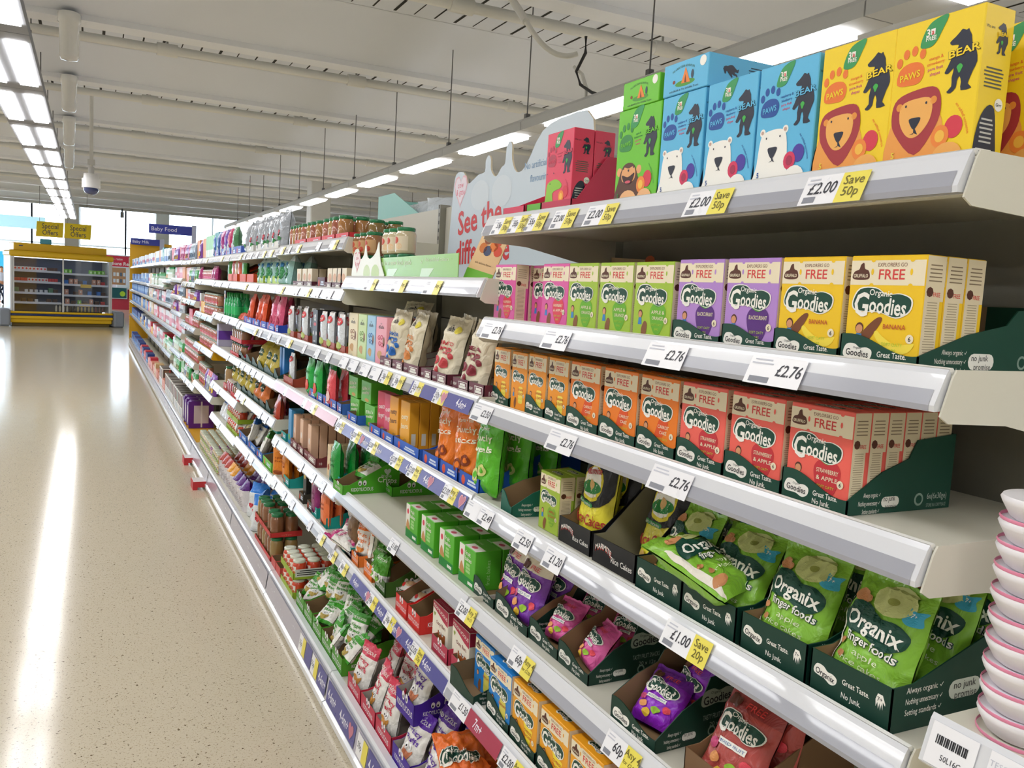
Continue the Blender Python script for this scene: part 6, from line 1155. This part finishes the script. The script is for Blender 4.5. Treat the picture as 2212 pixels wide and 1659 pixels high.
PLAN = {6: ['tealc lime lime lime org vio', 'mag pjar pjar pjar pjar mag', 'jar jar jar jar ylw wht', 'jar jar jar jar jar jar', 'vio pal vio jar jar jar', ''],
        7: ['org clr clr mag vio mag', 'grn clr grn pnk org', 'vio jar jar wht org', 'jar jar red jar jar', 'jar jar jar jar jar', 'grn jar grn pal jar', 'brc brc'],
        8: ['mag red vio clr', 'org pnk red wht', 'clr vio org vio', 'pal pnk vio mag', 'wht pnk red wht', 'grn grb grb pal', 'lime grn grb lime', 'brc brc grc brc brc'],
        9: ['red clr wbl wbl', 'grb grb grn pnk', 'pal clr clr wht', 'wht pnk wht wht', 'grb grb grn grb', 'brc grc brc brc brc'],
        10: ['wbl tealc wbl org', 'grb grb grb lime', 'pnk wht clr wht', 'pnk wht pnk wht', 'red wht wht pal', 'sal brc brc sal'],
        11: ['wbl wbl bge wht', 'grb wht grb grb', 'red pal clr bge', 'red wht pnk bge', 'wht red pnk wht', 'sal bge sal sal'],
        12: ['wht wbl wht wbl', 'wht bge wht wht', 'bge wht bge clr', 'bge wbl bge red', 'ylw red wht wht', 'sal red sal bge']}
for b in range(13, NB+1): PLAN[b] = [['wht wht wbl wbl', 'blu blu wbl blu', 'blu blu blu', 'blu bge blu', 'dbl wbl ylw', 'dbl red sal'], ['wht wbl blu wbl', 'dbl blu blu', 'blu blu blu', 'dbl blu blu', 'dbl dbl', 'dbl dbl blu']][b > 14]
for b, rows in PLAN.items():
    nl = len(LV[b])
    for l in range(nl+1):
        if b == 6 and l >= nl: continue
        row = (rows[l] if l < len(rows) else rows[-1]).split(); L_ = 'base' if l == nl else l
        row = (rows[-1] if l == nl else rows[l]).split()
        y0, y1 = BY[b-1]+.03, BY[b]-.02
        if L_ == 'base' and b == 7: continue
        if L_ == 'base' and b == 8: y0 = 9.66
        zt = (LV[b][l-1] if L_ != 'base' and l > 0 else (LV[b][-1] if l == nl else 9)) - (LV[b][l] if L_ != 'base' else .16)-.06
        y = y0; k = 0; per = max(1, round(12/len(row)/ (1 if b < 9 else 1.6)))
        while y < y1-.06:
            (km, w), nm, ds, ct = N[row[min(len(row)-1, int((y-y0)/(y1-y0)*len(row)))]]
            hh = km[0][2] if km[0][0] in ('carton', 'pouch') else (km[0][3] if km[0][0] == 'one' else km[0][2])
            if y+w > y1+.01: break
            s = min(1, zt/hh) if zt < hh else 1.
            I(b, L_, None, km, nm, ds, ct, x=.88 if nm != 'food_jar' else .91, y=y+w/2, sc=(1, 1, s) if s < 1 else None, rz=rnd.uniform(-.08, .08) if nm == 'pouch' else 0, ry=.06 if nm == 'pouch' else 0, n=1)
            if nm == 'food_jar' and zt > .19: I(b, L_, None, km, nm, ds+', upper tier', ct, x=.91, y=y+w/2, dz=.094)
            y += w+(.004 if b < 13 else .05)
# small red floor stands against the base
for y, t in ((6.98, 'nearer'), (7.95, 'farther')):
    e = empty('floor_stand', (.73 if t == 'nearer' else .755, y, 0)); p = P(); p.bbox(0, .14, 0, .16, .05, .065, M('E9E4E2', .4), .003); p.obj('top_plate', e)
    p = P(); p.box(0, .14, -.006, 0, .02, .065, M('C8323A')); p.box(0, .03, -.006, 0, 0, .02, M('C8323A')); p.box(-.006, 0, -.006, .16, .0, .065, M('C8323A')); p.obj('edge_band', e)
    tag(e, 'small red edged white floor stand under the shelving edge, %s one' % t, 'floor stand', 'red floor stands')
# back-to-back side of the run
for b in range(1, 6):
    p = P(); p.box(XB+.036, 1.62, .003, BY[b]-BY[b-1]-.003, -.03, -.008, ENAM); p.box(1.6, 1.62, .003, BY[b]-BY[b-1]-.003, -.05, -.008, RAILM)
    tag(p.obj('shelf', loc=(0, BY[b-1], 1.83)), 'rear facing top shelf behind the back panel, %s' % BAYN[b-1], 'shelf', 'rear shelves')
TEAL = M('8FC7BC', .5); p = P(); o_ = (Vector((1.3, 4.25, 1.823)), Vector((0, -1, 0)), Vector((0, 0, 1)), Vector((-1, 0, 0)))
p.prism(o_, [(0, 0), (.75, 0), (.75, .12), (.25, .285), (0, .285)], .003, TEAL); p.box(1.303, 1.56, 4.247, 4.25, 1.823, 2.1, TEAL); p.prism((Vector((1.56, 4.25, 1.823)), o_[1], o_[2], o_[3]), [(0, 0), (.75, 0), (.75, .12), (.25, .285), (0, .285)], .003, TEAL); p.box(1.303, 1.557, 3.5, 4.25, 1.823, 1.826, TEAL)
tag(p.obj('display_tray'), 'pale teal sloped carton showing above the white back panel', 'tray')
CLP = pouch(.2, .24, .12, 'C9D0D6', key='clp', seed=40, crumple=1.8, rough=.1, nu=12, nv=12)
for i, y in enumerate((4.0, 3.8, 3.62)): I(3, 0, None, CLP, 'pouch', 'clear wrapped pack showing above the back panel', 'pack', x=1.42, y=y, dz=.005, rz=.3*i)
for i, y in enumerate((3.3, 3.1)): I(3 if y > 3.14 else 2, 0, None, CLP, 'pouch', 'clear wrapped pack beyond the teal carton', 'pack', x=1.42, y=y, dz=.0 if y > 3.14 else .14, rz=.2)
# ================================================================ chilled cabinet, signs, people beyond
e = empty('chilled_cabinet', (-2.05, 28.4, 0), .26); W_C = 2.75
YE = M('E9BE1C', .35); WHT = M('DADDE2', .35); NVY = M('2C3C72', .35); GRY = M('8B93A0', .5)
p = P(); p.bbox(0, W_C, .05, .95, .1, .3, YE, .02); p.bbox(-.02, W_C+.02, .0, .1, .3, .37, NVY, .02); p.bbox(-.02, W_C+.02, -.01, .1, .37, .43, YE, .02); p.bbox(-.01, W_C+.01, .0, .08, .22, .3, YE, .01); p.bbox(.05, W_C-.05, .12, .9, 0, .1, M('6A5A2A'), .01); p.obj('base', e)
p = P(); p.box(.05, W_C-.05, .9, .95, .3, 2.1, M('5A6688')); p.obj('back_panel', e)
for x in (0, W_C-.06): p = P(); p.bbox(x, x+.06, .05, .95, .43, 2.03, WHT, .015); p.obj('side_panel', e)
p = P(); p.bbox(-.03, W_C+.03, -.02, .95, 2.0, 2.17, YE, .04); p.bbox(.12, W_C-.12, .2, .9, 2.17, 2.4, YE, .02); p.box(.25, .35, .195, .2, 2.3, 2.33, NVY); p.obj('canopy', e)
p = P(); p.box(.1, W_C-.1, .2, .3, 1.975, 1.995, M('EAF2FF', .4, em=2)); p.obj('inner_fill', e)  # added glowing strip that lights the cabinet inside
p = P(); p.box(.06, W_C-.06, .045, .05, .45, 2.0, glass('glass2', (.93, .96, 1), .08)); p.obj('glass_front', e)
p = P()
for x in (.06, W_C/2-.02, W_C-.1): p.box(x, x+.04, .035, .055, .43, 2.0, WHT)
p.obj('door_frame', e)
CZ = (1.62, 1.3, .98, .7)
for i, z_ in enumerate(CZ):
    for k in (0, 1):
        p = P(); p.box(.07+k*1.33, 1.36+k*1.33, .3-.03*i, .9, z_-.03*k-.02, z_-.03*k, WHT); p.box(.07+k*1.33, 1.36+k*1.33, .29-.03*i, .3-.03*i, z_-.03*k-.05, z_-.03*k+.01, M('E2E4F0')); p.obj('inner_shelf', e)
for x in (-.32, W_C+.02): p = P(); p.bbox(x, x+.3, -.12, .6, 0, .5, GRY, .05); p.obj('bumper', e)
tag(e, 'yellow topped glass fronted chilled cabinet standing at the end of the aisle', 'refrigerator')
Rz = Matrix.Rotation(.26, 3, 'Z')
def C(x, y, z, km, name, desc, cat, grp):
    q = Rz @ Vector((x, y, 0)); o = put(km, name, desc, cat, q.x-2.05, q.y+28.4, z, rz=.26+math.pi/2, group=grp); return o
FP = [('pot', 'E8E4E4', 'white pot with red top', .09, .1, (.5, .5, .3, .3, 'D8383A')), ('green', '7AC83A', 'bright green packet', .09, .12, (.5, .5, .2, .3, 'E4F2D0')), ('red', 'D0303A', 'red packet', .11, .1, None), ('peach', 'D89A84', 'peach carton', .1, .16, (.5, .6, .2, .2, 'F0E0D8')), ('blue', '2A78D0', 'blue packet', .1, .12, None), ('white', 'D8DADF', 'white pot', .08, .08, None), ('brown', '5A3A30', 'dark brown packet', .12, .1, None), ('leaf', '5A8A6A', 'green bag', .2, .14, None)]
rows_ = [(0, ['pot']*9+['brown']*3, ['green', 'green', None, None, None, None, 'green', 'green', 'green', 'green']), (1, ['red']*4+['pot']*6+['red']*3, ['blue', 'peach', 'peach', 'brown', 'blue', None, 'peach', 'peach', 'red']), (2, ['leaf', None, 'white', 'white', 'white', 'white', 'white', 'leaf', 'brown'], ['peach', None, 'brown', 'peach', None, 'blue', None, 'blue', 'brown']), (3, [None, 'brown', 'brown', 'white', None, 'brown', 'brown'], ['peach', 'brown', 'green', 'brown', 'peach', 'brown', 'red'])]
FD = {f[0]: f for f in FP}
for l, a, bb in rows_:
    for k, seq in enumerate((a, bb)):
        n = len(seq)
        for i, s_ in enumerate(seq):
            if not s_: continue
            _, c, d, w, h, pt = FD[s_]; C(.14+k*1.33+(i+.5)*1.16/n, .36-.03*l, CZ[l]-.03*k, cart(min(w, 1.1/n), h, .1, c, 'fr'+s_, patch=(pt,) if pt else None), 'chilled_packet', '%s, %s %s shelf of the chilled cabinet, %s along' % (d, ('left', 'right')[k], ORD[l], ORD[i]), 'packet', 'chilled packets')
for i in range(14): C(1.25+.1*i, .3, .44, bottle(.03, .22, ('E0D8C8', '3A2A22', 'C8B070', '7A2A3A')[0 if i < 4 else 1 if i < 6 else 2 if i < 11 else 3], '2A2A2E'), 'bottle', '%s bottle on the cabinet floor, %s in the row' % (('white', 'dark', 'pale gold', 'dark red')[0 if i < 4 else 1 if i < 6 else 2 if i < 11 else 3], ORD[i]), 'bottle', 'bottles in the cabinet')
for x, z_ in ((1.95, 1.18), (1.92, .6)):
    p = P(); q = Rz @ Vector((x, .2, 0)); p.box(0, .3, 0, .006, 0, .1, YE); o = p.obj('shelf_ticket', e); o.location = (x-.05, .225, z_)
p = P(); p.bbox(0, .3, 0, .2, 0, .16, M('4FB2DC', .3), .02); o = p.obj('blue_pack', loc=(-1.35, 29.1, 2.4)); tag(o, 'blue pack lying on top of the chilled cabinet', 'pack')
for (x0, yy, rz, t, lb) in ((-1.42, 28.35, -.12, 'farther left', 'angled special offers sign, left board of the pair'), (-.70, 28.27, .12, '', 'angled special offers sign, right board of the pair')):
    e = empty('offer_sign', (x0, yy, 2.6), rz); p = P(); p.prism((Vector((0, 0, 0)), Vector((1, 0, 0)), Vector((0, 0, 1)), Vector((0, -1, 0))), [(0, .0), (.7, 0), (.72, .43), (.03, .43)], -.0, sheet('F8E046', .8))
    F = (Vector((0, 0, 0)), Vector((1, 0, 0)), Vector((0, 0, 1)), Vector((0, -1, 0))); p.text(F, 'Special', .37, .31, .2, M('5A5A5E'), 3, fw_=.42, bold=.01); p.text(F, 'Offers', .37, .13, .2, M('5A5A5E'), 3, fw_=.4, bold=.01); p.obj('sign_board', e)
    p = P(); p.tube([(.6, .01, .43), (.6, .01, ZC-2.6)], .006, M('8A8A8E'), 6); p.tube([(.1, .01, .43), (.1, .01, ZC-2.6)], .006, M('8A8A8E'), 6); p.obj('hanging_rod', e)
    tag(e, 'yellow hanging sign lettered Special Offers, '+lb.split(', ')[1], 'sign', 'special offers signs')
# kiosk with notices far behind the cabinet
e = empty('service_kiosk', (.6, 45, 0)); F = (Vector((0, -.003, 0)), Vector((1, 0, 0)), Vector((0, 0, 1)), Vector((0, -1, 0)))
p = P(); p.box(0, 2.6, 0, .3, 0, 2.55, M('E6E6EA')); p.rect(F, 0, 2.0, 2.6, 2.5, M('D8324A'), 1); p.text(F, "Let's raise", .12, 2.36, .16, WH, 3, 'L'); p.text(F, 'Billions Reach', .1, 2.15, .22, WH, 3, 'L', bold=.02); p.obj('fascia_wall', e)
p = P(); p.rect(F, .02, 1.15, .9, 1.95, M('B98A62'), 1)
for i in range(12): p.rect(F, .08+.14*(i % 6), 1.25+.3*(i//6), .18+.14*(i % 6), 1.42+.3*(i//6), M(('E9E9E6', '5A6A7A', 'D8E0E8')[i % 3]), 2)
p.obj('notice_board', e)
p = P(); p.rect(F, 1.02, 1.9, 1.7, 2.45, M('D9D2B8'), 2)
for i in range(9): p.rect(F, 1.06+.22*(i % 3), 1.95+.17*(i//3), 1.22+.22*(i % 3), 2.06+.17*(i//3), M(('A8C84A', '4A4A4E', '6A6A6E')[i//3 % 3]), 3)
p.obj('leaflet_rack', e)
p = P(); p.box(.0, 2.6, -.7, -.0, 0, .95, M('C83A4A')); p.box(.5, 2.6, -.75, .0, .95, 1.15, M('E9EEF2')); p.box(1.3, 2.6, -.76, -.7, .0, .9, M('3A66B0')); p.obj('counter', e)
p = P(); p.box(.2, .95, -.8, -.72, .5, 1.05, M('D8DCE0')); p.box(.24, .91, -.81, -.8, .54, 1.01, M('1F5A5E')); p.art((Vector((.24, -.812, .54)), Vector((1, 0, 0)), Vector((0, 0, 1)), Vector((0, -1, 0))), ell(.5, .2, .12, .12), M('B8D83A'), 2); p.obj('screen', e)
tag(e, 'service kiosk with a red fascia and notice boards beyond the chilled cabinet', 'kiosk')
# people by the windows
def skin(name, pts, edges, rad, mat_, parent, sub=2):
    me = bpy.data.meshes.new(name); me.from_pydata(pts, edges, []); me.materials.append(mat_); o = bpy.data.objects.new(name, me); COL.objects.link(o); o.parent = parent
    m = o.modifiers.new('s', 'SKIN'); m.use_smooth_shade = True
    for i, r in enumerate(rad): me.skin_vertices[0].data[i].radius = (r, r*.85)
    me.skin_vertices[0].data[0].use_root = True; o.modifiers.new('b', 'SUBSURF').levels = 1; o.modifiers['b'].render_levels = sub; return o
def person(x, y, rz, sc, shirt, trous, hair, label, reach=True):
    e = empty('person', (x, y, 0), rz); e.scale = (sc,)*3
    P_ = [(0, 0, .95), (0, .0, 1.12), (0, .01, 1.3), (0, .01, 1.42), (0, 0, 1.5), (0, -.02, 1.6), (0, -.02, 1.7)]; E_ = [(i, i+1) for i in range(6)]; R_ = [.13, .12, .14, .12, .05, .085, .07]
    for s in (-1, 1):
        k = len(P_); P_ += [(s*.17, .01, 1.4), (s*.22, -.02, 1.15), (s*.2, -.2 if reach else -.02, .98 if reach else .92), (s*.18, -.3 if reach else -.04, .98 if reach else .84)]; E_ += [(3, k), (k, k+1), (k+1, k+2), (k+2, k+3)]; R_ += [.06, .045, .035, .03]
        for f in range(5): a = (f-2)*.018; P_.append((s*.18+a, P_[k+3][1]-.07+abs(f-2)*.01, P_[k+3][2]-.01)); E_.append((k+3, len(P_)-1)); R_.append(.009)
        k = len(P_); P_ += [(s*.1, 0, .88), (s*.11, -.03*s, .5), (s*.12, .02+.05*s, .09), (s*.12, -.1+.05*s, .04)]; E_ += [(0, k), (k, k+1), (k+1, k+2), (k+2, k+3)]; R_ += [.1, .06, .045, .04]
    skin('body', P_, E_, R_, SKIN, e)
    skin('shirt', [(0, 0, .98), (0, 0, 1.15), (0, .01, 1.32), (0, .01, 1.43), (-.17, .01, 1.4), (-.22, -.02, 1.2), (.17, .01, 1.4), (.22, -.02, 1.2)], [(0, 1), (1, 2), (2, 3), (3, 4), (4, 5), (3, 6), (6, 7)], [.155, .14, .16, .1, .08, .06, .08, .06], M(shirt, .8), e)
    skin('trousers', [(0, 0, .98), (-.1, 0, .86), (-.11, .03, .5), (-.12, -.03, .12), (.1, 0, .86), (.11, -.03, .5), (.12, .07, .12)], [(0, 1), (1, 2), (2, 3), (0, 4), (4, 5), (5, 6)], [.14, .115, .08, .06, .115, .08, .06], M(trous, .8), e)
    skin('hair', [(0, .0, 1.76), (0, .03, 1.66), (0, .04, 1.58)], [(0, 1), (1, 2)], [.07, .09, .06], M(hair, .7), e)
    p = P()
    for s in (-1, 1): p.add([(s*.03+a*.01, -.108, 1.655+b*.008) for a, b in ((-1, -1), (1, -1), (1, 1), (-1, 1))], [(0, 1, 2, 3)], BLK)
    p.add([(-.012, -.105, 1.61), (.012, -.105, 1.61), (0, -.125, 1.615), (0, -.105, 1.65)], [(0, 1, 2), (0, 2, 3), (1, 3, 2)], SKIN); p.add([(-.025, -.1, 1.58), (.025, -.1, 1.58), (.025, -.1, 1.587), (-.025, -.1, 1.587)], [(0, 1, 2, 3)], M('A8504A')); p.obj('face', e)
    tag(e, label, 'person', 'people by the windows'); return e
person(-3.35, 46, 2.2, 1.03, 'E6D8D2', '1F3450', '3A3A6A', 'person in a white top and dark trousers pushing a pushchair beyond the cabinet')
person(-3.72, 46.5, .6, .98, 'D9DCE8', '3A4A6A', '6A5048', 'person in a pale top at the picture edge beyond the cabinet', False)
e = empty('pushchair', (-3.75, 45.05, 0)); D_ = M('1F2638', .7)
p = P(); p.tube([(-.2, 0, .3), (.1, 0, .6), (.3, 0, 1.0)], .02, D_); p.tube([(-.2, .4, .3), (.1, .4, .6), (.3, .4, 1.0)], .02, D_); p.tube([(.3, 0, 1.0), (.3, .4, 1.0)], .02, D_); p.tube([(.1, 0, .6), (.25, 0, .12)], .018, D_); p.tube([(.1, .4, .6), (.25, .4, .12)], .018, D_); p.tube([(-.2, 0, .3), (-.25, 0, .12)], .018, D_); p.tube([(-.2, .4, .3), (-.25, .4, .12)], .018, D_); p.obj('frame', e)
p = P(); p.prism((Vector((0, .02, 0)), Vector((1, 0, 0)), Vector((0, 0, 1)), Vector((0, -1, 0))), [(-.25, .35), (.0, .3), (.15, .85), (.05, 1.0), (-.15, .95), (-.05, .55)], -.36, D_); p.obj('seat', e)
for x in (-.25, .25):
    for y in (-.02, .42): p = P(); p.tube([(x, y-.02, .12), (x, y+.02, .12)], .12, M('15161A'), 16); p.obj('wheel', e)
tag(e, 'dark pushchair being pushed past the far windows', 'pushchair')
# blue film poster on the far glazing, glazed pods outside
p = P(); p.box(-5.2, -3.2, YF-.12, YF-.1, 1.1, 2.6, M('3FB2D8', .3)); tag(p.obj('window_poster'), 'bright blue poster fixed on the far left window', 'poster')
p = P(); p.box(-5.2, -2.4, YF-.12, YF-.1, 4.0, 4.7, M('BFE3EA', .3)); tag(p.obj('window_banner'), 'pale blue banner high on the far left window', 'banner')
# ================================================================ every repeat gets words of its own
from collections import defaultdict
g = defaultdict(list)
for o in COL.objects:
    if o.parent is None and o.get('label') and o.get('kind') is None: g[o['label']].append(o)
for t, os_ in g.items():
    if len(os_) < 2: continue
    os_.sort(key=lambda o: (round(o.location.y, 2), o.location.x)); ys = []
    for o in os_:
        if not ys or o.location.y-ys[-1][0].location.y > .02: ys.append([o])
        else: ys[-1].append(o)
    for i, c in enumerate(ys):
        for j, o in enumerate(c):
            s = ''
            if len(ys) > 1: s += ', %s along' % (ORD[i] if i < 20 else ORD[i-20]+' again')
            if len(c) > 1: s += ', %s row' % ('front', 'second', 'third', 'fourth', 'fifth', 'sixth')[min(j, 5)]
            o['label'] = t+s

# ================================================================ corner of the next bay towards the camera
e = empty('shelf', (.85, .10, 1.212)); w = .505
p = P(); p.extr([(.0, -.006), (.35, -.006), (.35, -.03), (.004, -.03)], .0, w, ENAM); p.obj('shelf_board', e)
p = P(); p.extr([(.0, .002), (-.004, -.004), (-.018, -.05), (-.014, -.054), (.004, -.05)], .0, w, RAILM); R_ = p.obj('price_rail', e)
v = Vector((.014, 0, .046)).normalized(); n = Vector((-v.z, 0, v.x)); p = P(); F = (Vector((-.0185, w-.006, -.048)), Vector((0, -1, 0)), v, n)
p.rect(F, 0, 0, .055, .046, PRW, 2)
for i in range(16): p.rect(F, .008+i*.0024, .024, .0092+i*.0024+(i % 3)*.0004, .034, BLK, 4)
p.text(F, '50L16C', .03, .012, .009, INK, 4, fw_=.024)
p.rect(F, .068, 0, .16, .046, PRW, 2); p.text(F, 'TESCO STORES', .1, .034, .009, FAINT, 4); p.obj('price_label', R_)
tag(e, 'white shelf corner with a barcode label at the lower right frame edge', 'shelf')
PKR = M('E58AA8', .4); PWT = M('F1EEF2', .3)
for i in range(10):
    e = empty('stacked_cup', (.915, .538, 1.2065+i*.0262)); p = P(); p.lathe([(.036, 0), (.042, .004), (.05, .018), (.052, .023), (.05, .0262)], PWT, 32); p.obj('cup_body', e)
    p = P(); p.lathe([(.0505, .0), (.0515, .0022), (.0505, .004)], PKR, 32, cap=False); p.obj('pink_rim', e)
    tag(e, 'white cup with pink rim in the stack at the frame edge, %s from the bottom' % ORD[i], 'cup', 'stacked white cups')
